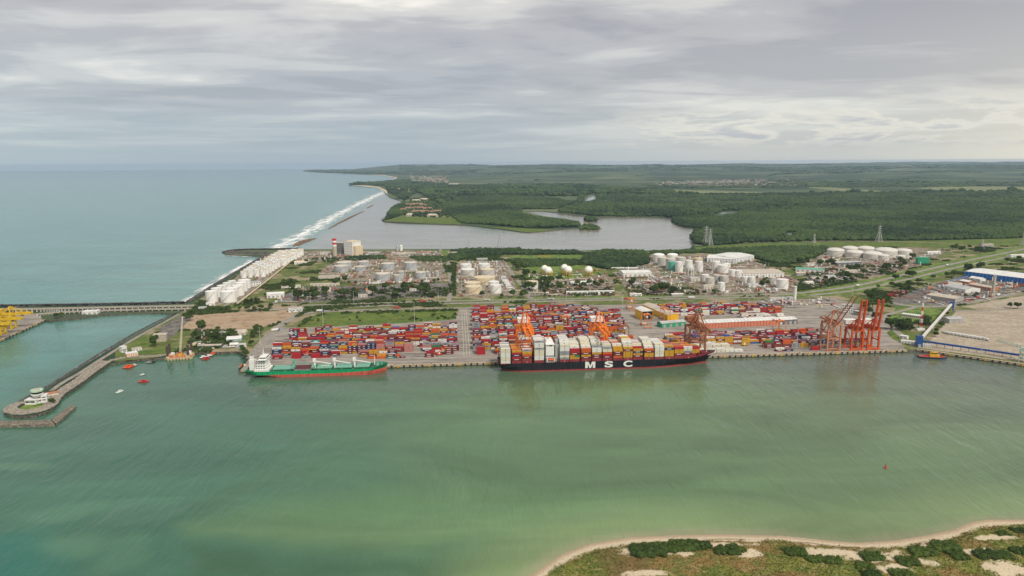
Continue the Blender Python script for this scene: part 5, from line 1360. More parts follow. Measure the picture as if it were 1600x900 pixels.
for v0, a, b, rows, ti, de in ((34, -30, 96, 2, 2, .45), (46, -158, 97, 3, 3, .72), (64, -163, 97, 5, 5, .96), (90, -168, 97, 5, 5, .97), (117, -152, 97, 5, 5, .97), (147, -128, 97, 4, 4, .93), (176, -165, 98, 4, 5, .96)):
    block(a, b, v0, rows, ti, de, RB, YL)
for v0, a, b, rows, ti, de in ((40, 118, 372, 5, 5, .9), (66, 114, 350, 5, 5, .9), (94, 114, 352, 5, 5, .92), (122, 116, 355, 5, 5, .92), (150, 116, 360, 5, 5, .92), (178, 116, 366, 5, 5, .93), (207, 118, 372, 5, 5, .93), (237, 118, 378, 5, 5, .93), (268, 118, 388, 5, 4, .85), (300, 120, 330, 5, 4, .8), (332, 122, 300, 4, 3, .7)):
    block(a, b, v0, rows, ti, de, RB, YM)
for v0, a, b, rows, ti, de, pal in ((16, 424, 490, 3, 2, 1.0, ['white', 'cream', 'white']), (36, 400, 480, 4, 3, 1.0, ['white', 'cream', 'cream']), (30, 500, 612, 4, 4, .75, RB), (56, 400, 650, 6, 4, .97, RB), (82, 400, 650, 6, 4, .95, RB), (108, 400, 600, 4, 2, .85, RB), (12, 520, 600, 2, 2, .6, RB), (44, 560, 690, 3, 2, .7, RB), (215, 480, 660, 4, 3, .6, RW), (246, 450, 660, 5, 4, .8, RB + RW), (275, 450, 665, 6, 4, .95, RB), (306, 430, 640, 3, 3, .9, RB)):
    block(a, b, v0, rows, ti, de, pal, YR)
for v0, a, b, rows, ti, de in ((40, 330, 392, 4, 3, .9), (62, 350, 395, 4, 3, .8)):
    block(a, b, v0, rows, ti, de, RW, YM)
# the largest-looking ones of all yards become single objects: front faces and free tops of the near rows
def pick():
    def score(c):
        j, k, n, v0, p, col, LL, tg = c
        s = p.y + (0 if j == 0 else (18 if k == n - 1 else 400)) + (0 if LL > 8 else 10)
        if tg == YM and v0 < 75: s += 300        # behind the ship
        return s
    order = sorted(range(len(IND)), key=lambda i: score(IND[i]))
    lim = 318 - N_CONT[0]; lone = set(order[:lim])
    for i, (j, k, n, v0, p, col, LL, tg) in enumerate(IND):
        if i in lone:
            lab = '%s%s container in the %s' % ('short ' if LL < 8 else '', WORD[col], tg)
            lab += ', %s' % ('on the ground tier' if k == 0 else ('on top of its stack' if k == n - 1 else 'mid stack'))
            container(col, p, QA, lab, 'containers in the ' + tg, LL)
        else:
            if k < n - 1 and j > 0 and rnd_y.random() < .0: continue
            YARD.put(col, p, QA, LL)
pick()
YARD.build('further containers filling the terminal yards')

# ------------------------------------------------------------------ tanks
T_W = mat('tank_white', (.72, .70, .65), .45, .06, .5, c2=(.82, .81, .77), zs=.12); T_C = mat('tank_cream', (.58, .47, .30), .5, .08, .5, c2=(.70, .60, .42), zs=.12); T_G = mat('tank_grey', (.34, .35, .35), .5, .1, .5, c2=(.47, .485, .49), zs=.12); T_S = mat('tank_silver', (.52, .50, .46), .5, .1, .1)
T_RB = mat('tank_roof_beige', (.58, .53, .43), .6, .12, .12); T_GN = mat('tank_green', (.10, .42, .30), .5, .08, .1); T_GD = mat('tank_dome_grey', (.60, .57, .51), .55, .06, .1)
def tank(x0, x1, top, base, shell, roof, label, group, kind='flat', where=None):
    cx = (x0 + x1) / 2; s = mpp(cx, base); r = (x1 - x0) * s / 2
    f = G(cx, base, 3.15); d = Vector((f.x, f.y, 0)).normalized(); c = f + d * r
    dep = math.atan2(CAM_H, c.y)
    rise = {'flat': .06, 'dome': .28, 'cone': .16}[kind] * r
    H = ((base - top) * s - (2 * r * math.sin(dep) if kind == 'flat' else r * math.sin(dep) * 1.0)) / math.cos(dep) - (0 if kind == 'flat' else rise)
    H = max(H, .42 * r)
    t = thing('storage_tank', label, 'tank', c, 0, group)
    n = 32 if r > 8 else 24; TANKS.append((c.x, c.y, r))
    sm = MB().lathe([(r, 0), (r, H * .33), (r * 1.004, H * .335), (r * 1.004, H * .36), (r, H * .365), (r, H)], n, cap=False).build('shell', shell, t)
    if kind == 'flat': pr = [(r * 1.012, H - .35), (r * 1.012, H + .12), (r * .97, H + .12), (r * .55, H + rise * .6), (.1, H + rise)]
    elif kind == 'cone': pr = [(r * 1.01, H - .2), (r * 1.01, H + .05), (.1, H + rise)]
    else: pr = [(r * 1.01, H - .25), (r * 1.01, H + .05)] + [(r * math.cos(a), H + .05 + rise * math.sin(a)) for a in np.linspace(.15, 1.5, 7)]
    MB().lathe(pr, n, cap=True).build('roof', roof, t)
    st = MB(); k = 12; a0 = -2.2
    for i in range(k):
        a = a0 + 1.5 * i / k; b = a0 + 1.5 * (i + 1) / k; q = r + .45
        st.beam((q * math.cos(a), q * math.sin(a), H * i / k + .2), (q * math.cos(b), q * math.sin(b), H * (i + 1) / k + .2), .7, .35)
    st.build('spiral_stair', M_steel, t)
    if r > 5:
        hr = MB(); q = r * .99
        for i in range(n):
            a = 6.2832 * i / n; b = 6.2832 * (i + 1) / n; hr.beam((q * math.cos(a), q * math.sin(a), H + 1.0), (q * math.cos(b), q * math.sin(b), H + 1.0), .09)
            if i % 2 == 0: hr.beam((q * math.cos(a), q * math.sin(a), H), (q * math.cos(a), q * math.sin(a), H + 1.0), .08)
        hr.build('handrail', M_steel, t)
    return t
def ordn(i): return ORD[i] if i < 20 else str(i)
# along the sea: three clusters of white tanks
g = 'white tanks by the sea'
for i, (x0, x1, top, base) in enumerate(((322.5, 341, 453, 472.5), (331, 347, 448.5, 465), (340, 354, 444.5, 458), (349, 362, 440.5, 452), (357, 369, 437.5, 447.5))):
    tank(x0, x1, top, base, T_W, T_W, '%s white tank from the causeway in the row along the sea wall' % ordn(i), g, 'cone')
for i, (x0, x1, top, base) in enumerate(((346, 370, 452.5, 473), (353, 373, 448, 466), (364, 382, 444, 462.5), (368, 387, 439.5, 456), (373, 392, 435.5, 451.5))):
    tank(x0, x1, top, base, T_W, T_W, '%s big white tank from the causeway in the row beside the pipe road' % ordn(i), g, 'cone')
for j in range(4):
    for i in range(6):
        cx = 381 + j * 10.2 + i * 4.6 - (.8 if j == 3 else 0); base = 434.5 - i * 3.0 - j * .6; w = 9.4 if j in (0, 3) else 8.2
        tank(cx - w / 2, cx + w / 2, base - 13.2 + (1.2 if j == 0 else 0), base, T_W, T_C if (i + j) % 3 == 0 else T_W, 'slim white tank, %s of %s file in the middle sea tank cluster' % (ordn(i), ordn(j)), g, 'cone')
for j in range(4):
    for i in range(6):
        cx = 413 + j * 10 + i * 5.2; base = 417.5 - i * 3.1 - j * .8; w = 11.5 if j == 3 else 10.5
        tank(cx - w / 2, cx + w / 2, base - 11.6, base, T_W, T_C if (i + 2 * j) % 3 else T_W, 'cream topped tank, %s of %s file in the cluster by the stone groyne' % (ordn(i), ordn(j)), g, 'cone')
g = 'grey tanks of the middle tank farm'
for x0, x1, top, base, lab in ((526, 550, 407.5, 419, 'rear beige roofed grey tank behind the walled bund'), (523, 545, 413, 426, 'front beige roofed grey tank beside the walled bund'), (560, 577, 407, 417.5, 'rear grey tank next to the pipe lane'), (555, 572, 414.5, 426, 'front grey tank next to the pipe lane'),
                           (596, 617, 409.5, 423, 'grey tank inside a square earth bund'), (632, 652, 408, 423, 'tall grey tank with beige roof above the small vessels'), (587, 610, 425, 439, 'wide grey tank with yellowish roof near the truck park'), (621, 632, 422.5, 434.5, 'narrow grey tank behind its twin'),
                           (615.5, 627, 428.5, 440.5, 'narrow grey tank in front of its twin'), (649, 666, 423.5, 435.5, 'broad low grey tank near the pump rows'), (665, 672, 423.5, 431, 'small grey tank between two larger ones'), (680, 686, 423, 431.5, 'small grey tank alone near the boundary road')):
    tank(x0, x1, top, base, T_G, T_RB, lab, g, 'flat')
g = 'pale tanks beside the port road'
for x0, x1, top, base, sh, rf, lab in ((719, 737, 411, 421, T_W, T_W, 'white tank at the rear corner of the road tank park'), (748, 766, 410.5, 421, T_W, T_W, 'white tank at the rear beside the scrap yard'), (720, 742.5, 418.5, 431.5, T_S, T_W, 'silvery tank with dark palms painted on its side'), (750.5, 773, 418.5, 431, T_S, T_C, 'silvery brown tank with pale roof'),
                                   (740.5, 774, 429.5, 446, T_C, T_C, 'widest cream tank in the road tank park'), (725, 751, 438.5, 450, T_C, T_C, 'cream tank half hidden by the front cream tank'), (727, 753, 444.5, 460, T_C, T_C, 'front cream yellow tank nearest the grass verge'), (763, 780, 438, 450, T_W, T_W, 'white tank half hidden by the front white tank'), (766, 783.5, 443.5, 458.5, T_W, T_W, 'front white tank with vertical seams beside the verge'),
                                   (822, 841, 437.5, 452, T_W, T_C, 'lone white tank among trees near the gas spheres')):
    tank(x0, x1, top, base, sh, rf, lab, g, 'flat')
g = 'white tanks of the chemical terminal'
for i, (x0, x1, top, base, kd, sh) in enumerate(((1020, 1038, 395.5, 409, 'dome', T_W), (1042, 1059, 395.5, 408, 'dome', T_W), (1027, 1042, 401, 415, 'flat', T_S), (1055, 1071, 400.5, 413, 'flat', T_S), (1040, 1056, 403, 419, 'flat', T_S), (1070, 1082, 405.5, 418, 'cone', T_W), (1044, 1056, 408, 423, 'flat', T_GN), (1055, 1067, 408, 425.5, 'cone', T_W),
                                            (1084, 1097, 402, 412, 'cone', T_C), (1086, 1098, 407.5, 425, 'flat', T_W), (1112, 1125, 407, 424, 'cone', T_W), (1121, 1138, 412.5, 427, 'flat', T_W), (1128, 1141, 410.5, 420, 'cone', T_W), (1138, 1150, 420.5, 433.5, 'flat', T_W), (1147, 1160, 421.5, 434, 'flat', T_W),
                                            (1096, 1108, 428, 440.5, 'flat', T_W), (1102, 1116, 432, 446, 'flat', T_S), (1114, 1126, 428.5, 440, 'flat', T_S), (1125, 1138, 429.5, 442, 'flat', T_S), (1121.5, 1132.5, 440.5, 455, 'cone', T_W), (1159, 1170, 431.5, 442.5, 'cone', T_W), (1169, 1180, 431.5, 443.5, 'flat', T_W), (1213, 1231, 434.5, 451.5, 'flat', T_W), (1200, 1212, 432, 444, 'flat', T_S))):
    lab = 'green tank standing between silvery and white tanks' if sh is T_GN else '%s %s tank, %s from the lagoon side of the chemical terminal' % ({'dome': 'dome roofed', 'flat': 'flat roofed', 'cone': 'cone roofed'}[kd], 'silvery' if sh is T_S else ('cream' if sh is T_C else 'white'), ordn(i) if i < 20 else 'among the last')
    tank(x0, x1, top, base, sh, sh if sh is not T_S else T_RB, lab, g, kd)
g = 'low domed tanks by the highway'
for i, (x0, x1, top, base) in enumerate(((1316, 1340, 384, 396), (1340, 1365, 384, 397), (1292, 1318, 387, 400.5), (1367, 1400, 386, 403), (1322, 1348, 390, 403), (1349, 1377, 392, 406), (1400, 1423, 388, 403))):
    tank(x0, x1, top, base, T_GD, T_GD, 'low domed grey white tank, %s from the woods in the domed group' % ordn(i), g, 'dome')
for x0, x1, top, base, lab in ((1371, 1388, 396.5, 407, 'small domed tank in front of the widest dome'), (1400, 1414, 398, 407.5, 'small pale tank at the green tower end of the domed group')):
    tank(x0, x1, top, base, T_GD, T_GD, lab, g, 'dome')
# gas spheres
def sphere_tank(cx, cy, rp, foot, label, mleg, msh):
    s = mpp(cx, foot); r = rp * s; f = G(cx, foot, 3.15); zc = 3.15 + tall(cx, foot, foot - cy) ; zc = max(zc, 3.15 + r * 1.25)
    t = thing('gas_sphere', label, 'tank', f, 0, 'spherical gas tanks'); h = zc - 3.15
    MB().lathe([(max(.05, r * math.cos(a)), h + r * math.sin(a)) for a in np.linspace(-1.55, 1.55, 17)], 24).build('shell', msh, t, smooth=True)
    for i in range(9):
        a = 6.283 * i / 9; q = r * .97; MB().tube((q * math.cos(a), q * math.sin(a), 0), (q * math.cos(a), q * math.sin(a), h), r * .075, 8).build('leg', mleg, t)
    MB().lathe([(r * .22, h + r * .97), (r * .22, h + r * 1.05)], 12).build('top_platform', mleg, t)
    MB().beam((r * .98, 0, .2), (0, -r * .3, h + r), .5).build('stair', M_steel, t)
for cx, cy, rp, ft, lab in ((851, 420, 5.8, 428, 'rear white gas sphere of the first pair beside the small tank'), (856.3, 423, 6.4, 432, 'front white gas sphere of the first pair beside the small tank'), (882, 418.5, 5.8, 428, 'rear white gas sphere of the second pair'), (887.5, 422, 6.5, 431, 'front white gas sphere of the second pair'), (919.5, 422, 6.4, 431, 'lone white gas sphere on yellow legs beside the wood')):
    sphere_tank(cx, cy, rp, ft, lab, M_yel, T_W)
sphere_tank(1077, 419.5, 7.2, 431, 'silvery gas sphere on white legs in the chemical terminal', T_W, T_S)

# ------------------------------------------------------------------ buildings
B_white = mat('wall_white', (.70, .69, .65), .7, .08, .2); B_cream = mat('wall_cream', (.62, .56, .45), .7, .1, .2); B_grey = mat('wall_grey', (.34, .33, .31), .8, .15, .2); B_blue = mat('wall_blue', (.02, .13, .42), .5, .12, .2); B_yel = mat('wall_yellow', (.72, .40, .02), .5, .08, .2)
B_sal = mat('wall_salmon', (.56, .20, .12), .6, .1, .15); B_red = mat('wall_red', (.40, .07, .05), .6, .12, .2); B_grn = mat('wall_green', (.03, .30, .16), .5, .1, .2); B_dk = mat('interior_shade', (.035, .035, .04), .9, .2, .2); B_conc = mat('wall_concrete', (.42, .37, .29), .85, .15, .3)
R_white = mat('roof_white', (.66, .65, .61), .55, .12, .1); R_grey = mat('roof_grey', (.40, .40, .39), .6, .15, .12); R_tan = mat('roof_tan', (.46, .40, .32), .7, .15, .1); R_tile = mat('roof_tile', (.42, .17, .09), .8, .2, .3); R_dk = mat('roof_dark', (.13, .13, .135), .7, .2, .2); R_gn = mat('roof_green', (.10, .36, .25), .6, .12, .12)
def shed(a, b, depth, h, rise, wall, roof, label, cat='building', doors=3, win=0, floors=1, flat=False, group=None, name='warehouse', openfront=False, bays=0, baymat=None, skyl=0, ridge_y=False, z=3.15):
    A, Bp = G(*a, z), G(*b, z); W = (Bp - A).length; rz = math.atan2(Bp.y - A.y, Bp.x - A.x)
    t = thing(name, label, cat, A, rz, group)
    if openfront:
        MB().box(0, .5, 0, depth, 0, h).box(W - .5, W, 0, depth, 0, h).box(.5, W - .5, depth - .5, depth, 0, h).build('wall', wall, t)
        MB().box(.5, W - .5, 2.5, depth - .6, 0, h - .1).build('interior_shade_box', B_dk, t)  # near-black solid box: shade inside the open shed put in as colour
        n = 10; vs = []
        for i in range(n + 1):
            f = i / n; zz = h + rise * math.sin(math.pi * f)
            vs += [(-.6 + (W + 1.2) * f, -1, zz), (-.6 + (W + 1.2) * f, depth + .5, zz)]
        MB().add(vs, [(2 * i, 2 * i + 2, 2 * i + 3, 2 * i + 1) for i in range(n)]).add([(-.6 + (W + 1.2) * i / n, -.9, h + rise * math.sin(math.pi * i / n)) for i in range(n + 1)] + [(W + .6, -.9, h - .2), (-.6, -.9, h - .2)], [tuple(range(n + 3))], 0).build('roof', roof, t)
        return t
    if flat:
        wl = MB().box(0, W, 0, depth, 0, h).build('wall', wall, t)
        MB().box(-.25, W + .25, -.25, depth + .25, h, h + .5).build('roof', roof, t)
    elif ridge_y:
        m = W / 2
        wl = MB().add([(0, 0, 0), (W, 0, 0), (W, depth, 0), (0, depth, 0), (0, 0, h), (W, 0, h), (W, depth, h), (0, depth, h), (m, 0, h + rise), (m, depth, h + rise)], [(0, 1, 5, 8, 4), (1, 2, 6, 5), (2, 3, 7, 9, 6), (3, 0, 4, 7)]).build('wall', wall, t)
        MB().add([(-.4, -.4, h - .1), (m, -.4, h + rise + .15), (m, depth + .4, h + rise + .15), (-.4, depth + .4, h - .1), (W + .4, -.4, h - .1), (W + .4, depth + .4, h - .1)], [(0, 1, 2, 3), (1, 4, 5, 2)]).build('roof', roof, t)
    else:
        wl = MB().gable(0, W, 0, depth, 0, h, h + rise, 0, 0); 
        wl.f = wl.f[:-2]; wl.m = wl.m[:-2]; wl.v = wl.v[:-6]; wl = wl.build('wall', wall, t)
        o = .4; ym = depth / 2
        rf = MB().add([(-o, -o, h - .1), (W + o, -o, h - .1), (W + o, ym, h + rise + .15), (-o, ym, h + rise + .15), (-o, depth + o, h - .1), (W + o, depth + o, h - .1)], [(0, 1, 2, 3), (3, 2, 5, 4)]).build('roof', roof, t)
        for k in range(skyl):
            x = W * (k + .5) / skyl; f0, f1 = .15, .85
            MB().add([(x - .5, -o + (ym + o) * f0, h - .1 + (rise + .25) * f0 + .12), (x + .5, -o + (ym + o) * f0, h - .1 + (rise + .25) * f0 + .12), (x + .5, -o + (ym + o) * f1, h - .1 + (rise + .25) * f1 + .12), (x - .5, -o + (ym + o) * f1, h - .1 + (rise + .25) * f1 + .12)], [(0, 1, 2, 3)]).build('skylight', R_grey, rf)
    for k in range(doors):
        x = W * (k + .5) / doors; w = min(4.5, W / doors * .5); MB().box(x - w / 2, x + w / 2, -.08, .05, 0, min(h * .7, 5)).build('door', B_grey, t)
    for fl in range(floors if win else 0):
        for k in range(win):
            x = W * (k + .5) / win; w = min(2.4, W / win * .62); z0 = h * (fl + .42) / floors
            MB().box(x - w / 2, x + w / 2, -.07, .05, z0, z0 + min(1.5, h / floors * .42)).build('window', M_glass, t)
    for k in range(bays):
        x = W * k / bays; MB().box(x, x + .7, -.25, -.01, 0, h - .3).build('pilaster', baymat or wall, t)
    return t
shed((1003, 500.5), (1020, 499.2), 26, 15, 3.0, B_yel, R_white, 'dark open fronted shed with yellow sides and arched white roof', openfront=True)
shed((1043, 501.5), (1060, 500.3), 95, 9.5, 2.6, B_yel, R_tan, 'long warehouse with yellow gable front and pale roof', doors=0, ridge_y=True)
shed((1034, 512.5), (1071, 509), 15, 7, 2.2, B_grn, R_grey, 'small green walled shed with pale ribbed roof among red containers', doors=4)
shed((1097, 514), (1217, 508), 24, 9, 2.2, B_sal, R_white, 'long salmon warehouse with white panelled roof and red gates', doors=0, bays=24, baymat=B_red, skyl=22)
shed((1217, 508), (1246, 506), 22, 8, 1.6, R_dk, R_white, 'dark annex shed at the end of the salmon warehouse', doors=4, skyl=4)
shed((974, 432.5), (1018, 431.5), 42, 9, 2, B_white, R_white, 'wide white warehouse beside the round treetop grove', doors=6)
shed((1104, 409.5), (1148, 411.5), 75, 11, 3, B_white, R_white, 'white roofed warehouse with blue eaves, the one beside the cream tank', doors=5, bays=10, baymat=B_blue)
shed((1149, 411), (1178, 405.5), 80, 12, 3, B_white, R_white, 'white roofed warehouse with blue eaves, the one by the dark thicket', doors=5, bays=12, baymat=B_blue)
shed((1160, 434), (1225, 433), 62, 10, 3, B_white, R_tan, 'big shed with weathered tan roof beside the chemical terminal', doors=7, bays=14, baymat=B_grey)
shed((1243, 424), (1288, 426.5), 18, 7, 2, B_white, R_gn, 'long green roofed shed in the highway industrial strip', doors=6)
shed((1308, 416), (1346, 414), 22, 8, 1, R_dk, R_grey, 'dark flat shed in front of the low domed tanks', doors=5)
shed((1507, 432.5), (1668, 453), 78, 13, 2.5, B_blue, R_white, 'huge blue walled warehouse with pale roof', doors=0, bays=26, baymat=mat('wall_blue_pale', (.12, .36, .62), .5))
shed((1474, 452), (1508, 458.5), 40, 8, 3.5, B_white, R_grey, 'grey gabled workshop before the blue warehouse', doors=4)
shed((1447, 466), (1492, 473), 34, 7, 1.5, B_grey, R_tan, 'low tan roofed shed near the conveyor head', doors=5)
shed((1498, 444), (1513, 446.5), 20, 8, 2, R_tile, R_white, 'brown red workshop between white tents', doors=2)
shed((1513, 449), (1548, 455), 22, 7, 2, R_tile, R_tan, 'brown hall beside the concrete tower', doors=3)
shed((1514, 437), (1532, 440), 16, 5, 3, B_white, R_white, 'white peaked tent in front of the blue warehouse', doors=2)
shed((1481, 447), (1499, 449), 22, 6, 2.5, B_cream, R_tan, 'tan roofed hall next to the blue parasol row', doors=2)
shed((1315, 490), (1332, 491.5), 13, 15, 0, B_white, R_grey, 'four storey white office block behind the raised boom', doors=0, win=5, floors=4, flat=True, name='office_block')
shed((1333, 492), (1342, 493.5), 10, 7, 0, B_grey, R_grey, 'small grey annex beside the four storey office block', doors=0, win=3, floors=2, flat=True, name='office_block')
shed((1408, 495), (1446, 500), 11, 5, 0, B_cream, R_white, 'long low white office near the lattice mast', doors=0, win=12, flat=True, name='office_block')
shed((1483, 505.5), (1505, 504), 18, 7, 1.5, B_grey, R_grey, 'grey roofed shelter standing alone on the tan apron', doors=5)
shed((366, 524.5), (384, 523.5), 22, 4, 2.5, B_cream, R_tan, 'grey tan roofed boathouse above the small craft basin', doors=2)
shed((354, 534.5), (377, 533), 18, 4, 2.5, mat('wall_pale_blue', (.30, .50, .58), .7), R_white, 'white roofed hall with pale blue wall by the basin', doors=3)
shed((359, 543), (372, 542.5), 8, 4.5, 1.5, B_white, R_white, 'white house on the basin edge beside trees', doors=1, win=2)
shed((374, 543.5), (384, 543), 8, 4.5, 1.5, B_white, R_grey, 'small gabled white house next to the basin edge house', doors=1, win=1)
shed((309, 544.5), (345, 543.5), 8, 3.5, 0, R_dk, R_tan, 'long low dark shed along the basin quay', doors=8, flat=True)
shed((191, 551.5), (199, 549.8), 8, 8, 0, B_white, R_white, 'white square hut at the root of the breakwater road', doors=1, win=2, flat=True, name='hut')
shed((198, 558.5), (216, 555.5), 10, 4.5, 0, B_cream, R_white, 'cream site cabins with orange base at the boat landing', doors=0, flat=True, bays=5, baymat=M_orange, name='site_cabin')
shed((207, 549.5), (222, 547), 7, 3.5, 0, B_white, R_tan, 'pinkish white low cabins behind the boat landing', doors=3, flat=True, name='site_cabin')
shed((239, 535), (260, 533.5), 14, 10, 0, B_conc, R_tan, 'weathered concrete hopper building in front of the coal pad', doors=0, bays=7, baymat=B_conc, flat=True, name='hopper_building')
shed((451, 488.5), (473, 487), 14, 6, 1, B_white, R_grey, 'grey roofed gate building at the bend of the access road', doors=2, win=4)
shed((417, 466.5), (444, 465), 26, 8, 2, B_white, R_white, 'white roofed workshop between substation and palms', doors=4)
shed((392, 448), (408, 446), 12, 9, 0, B_white, R_grey, 'two storey white office amid the white sea tanks', doors=0, win=4, floors=2, flat=True, name='office_block')
shed((497, 437), (530, 436), 20, 6, 0, B_cream, B_conc, 'walled concrete bund building by the grey tanks', doors=0, bays=10, baymat=B_grey, flat=True)
shed((440, 452), (470, 450), 14, 5, 1.5, B_white, R_tan, 'tan roofed canteen beside the palm car park', doors=4)
shed((485, 447), (530, 446), 10, 4, 1.2, B_cream, R_tan, 'long parking shelter behind the orange awnings', doors=8)
shed((985, 463), (1003, 462.5), 8, 4, 1, B_white, R_white, 'small white office below the round tree', doors=2, win=4)
shed((456, 403), (471, 402), 22, 8, 4, B_white, R_white, 'white domed store near the groyne root', doors=2)
shed((460, 413.5), (480, 412.5), 18, 6, 2.5, B_white, T_C, 'cream arched hangar by the orange machine', doors=2)
shed((848, 437.5), (858, 437), 10, 8, 0, B_white, R_white, 'white cube building at the foot of the gas spheres', doors=1, flat=True)
shed((862, 438), (878, 437.5), 10, 6, 1, B_cream, R_white, 'pale low building between the gas sphere pairs', doors=2)
shed((892, 445), (926, 444), 14, 5, 1.5, B_white, R_white, 'long white office below the lone gas sphere', doors=0, win=9)
shed((885, 459), (960, 457.5), 6, 4, .8, B_white, R_white, 'long white carport beside the verge', doors=12)
shed((745, 407.5), (762, 407), 18, 5, 1, B_grey, R_grey, 'grey roofed store at the scrap yard', doors=3)
shed((1050, 463), (1068, 462.3), 8, 4, 1, B_grey, R_white, 'low depot under the round trees by the port road', doors=3)
shed((1205, 470), (1240, 468), 9, 4, 0, B_white, R_grey, 'row of flat white cabins before the water column', doors=6, flat=True, name='site_cabin')
shed((1405, 528), (1417, 530), 7, 3.5, 0, B_white, R_white, 'white cabin near the conveyor tower', doors=2, flat=True, name='site_cabin')
shed((1408, 536), (1432, 538), 6, 3.2, 0, B_white, R_white, 'long white cabins beside the conveyor tower', doors=5, flat=True, name='site_cabin')
shed((1440, 541.5), (1456, 543), 5, 3.4, 0, B_white, R_white, 'white cabins under the blue conveyor start', doors=5, flat=True, name='site_cabin')
shed((128, 492), (152, 491), 16, 5, 0, B_white, R_white, 'white block on the causeway bank', doors=3, flat=True)
shed((322, 478), (336, 477), 10, 4, 0, B_white, R_white, 'small white pump house at the end of the causeway', doors=2, flat=True)
shed((310, 484), (322, 483.5), 8, 4, 0, B_white, R_grey, 'white gatehouse where the causeway meets the shore', doors=2, flat=True)
R3 = random.Random(5)
for i, (x, y, w, m, lab) in enumerate(((1270, 440, 14, R_tan, 'tan roofed workshop among highway trees'), (1290, 436, 16, R_grey, 'grey roofed workshop among highway trees'), (1322, 428, 18, R_tan, 'tan depot roof below the dark shed'), (1262, 416, 22, R_tan, 'sandy depot behind the green roofed shed'), (1285, 409, 26, R_tan, 'long sandy store behind the green roofed shed'), (1245, 431, 14, T_C, 'cream process hall at the chemical terminal edge'), (1260, 445, 12, B_cream, 'cream workshop beside the highway verge'), (1450, 397, 20, R_white, 'white shed near the green tank tower'), (1535, 386, 18, R_tan, 'low shed along the highway bank'),
                                     (1170, 449, 26, R_grey, 'grey canopy over parked trucks'), (1080, 440, 18, R_grey, 'grey control building below the gas sphere'), (1100, 452, 14, R_tan, 'tan depot beside the cone roofed tank'), (700, 398, 14, R_tan, 'tan hut by the lagoon lawn'), (620, 398, 30, R_tan, 'low brown roofed store below the twin silos'), (650, 397.5, 22, R_tile, 'orange roofed store by the substation'), (575, 398, 18, R_grey, 'grey turbine hall annex'), (500, 398, 16, R_grey, 'grey workshop near the chimney'), (1580, 402, 30, R_white, 'white store by the highway bridge'), (640, 455, 14, R_tile, 'orange roofed hut among the truck park trees'), (572, 459, 12, R_tile, 'red roofed hut below the palms'), (560, 465, 14, R_dk, 'dark roofed gatehouse at the road'))):
    shed((x, y), (x + w, y - .5), R3.uniform(10, 22), R3.uniform(4.5, 7.5), R3.uniform(.8, 2), R3.choice((B_white, B_cream, B_grey)), m, lab, doors=3)
# power station
def power_station():
    a = G(538, 398.5, 3.2); s = mpp(538, 398.5)
    t = thing('power_station', 'white boiler house block with small dark windows beside the red striped chimney', 'building', a, R(-28))
    w = 17 * s; d = 20 * s; h = 21 * s
    MB().box(0, w, 0, d, 0, h).build('wall', B_white, t); MB().box(-.4, w + .4, -.4, d + .4, h, h + 1).build('roof', T_C, t)
    MB().box(w, w + 9, 3, d - 3, 0, h * .7).build('annex', T_C, t)
    for fl in range(5):
        for k in range(6): MB().box(w * (k + .3) / 6, w * (k + .7) / 6, -.12, .1, h * (fl + .4) / 5.5, h * (fl + .75) / 5.5).build('window', B_grey, t)
    f = thing('boiler_frame', 'grey open steel boiler frame between chimney and white block', 'structure', G(522, 397.5, 3.2), 0)
    W = 14 * s; D = 14 * s; Hh = 18 * s
    for i in range(5):
        for j in range(3): MB().beam((W * i / 4, D * j / 2, 0), (W * i / 4, D * j / 2, Hh), 1.2).build('column', M_steel, f)
    for k in range(1, 6): MB().box(0, W, 0, D, Hh * k / 5 - .5, Hh * k / 5).build('floor_deck', M_steel if k < 5 else R_tan, f)
    MB().box(3, W - 3, 3, D - 3, 0, Hh * .9).build('boiler', B_grey, f)
    c = thing('chimney', 'round chimney banded red and white at the power station', 'chimney', G(523.5, 400, 3.2), 0)
    Hc = 27 * s; mr = mat('band_red', (.50, .03, .03), .6); r = 3.2 * s
    for k in range(9): MB().lathe([(r, Hc * k / 9), (r, Hc * (k + 1) / 9)], 16).build('band', (B_conc if k < 5 else (mr if k in (6, 8) else M_shipwhite)), c)
    for x, lab in ((621, 'first of two pale silos at the substation'), (627, 'second of two pale silos at the substation')):
        b = thing('silo', lab, 'silo', G(x, 392, 3.2)); MB().lathe([(2.2 * s, 0), (2.2 * s, 9 * s), (1.2 * s, 10 * s)], 14).build('shell', T_G if x < 625 else T_W, b); MB().lathe([(.6 * s, 10 * s), (.6 * s, 12 * s)], 8).build('vent', M_steel, b)
power_station()
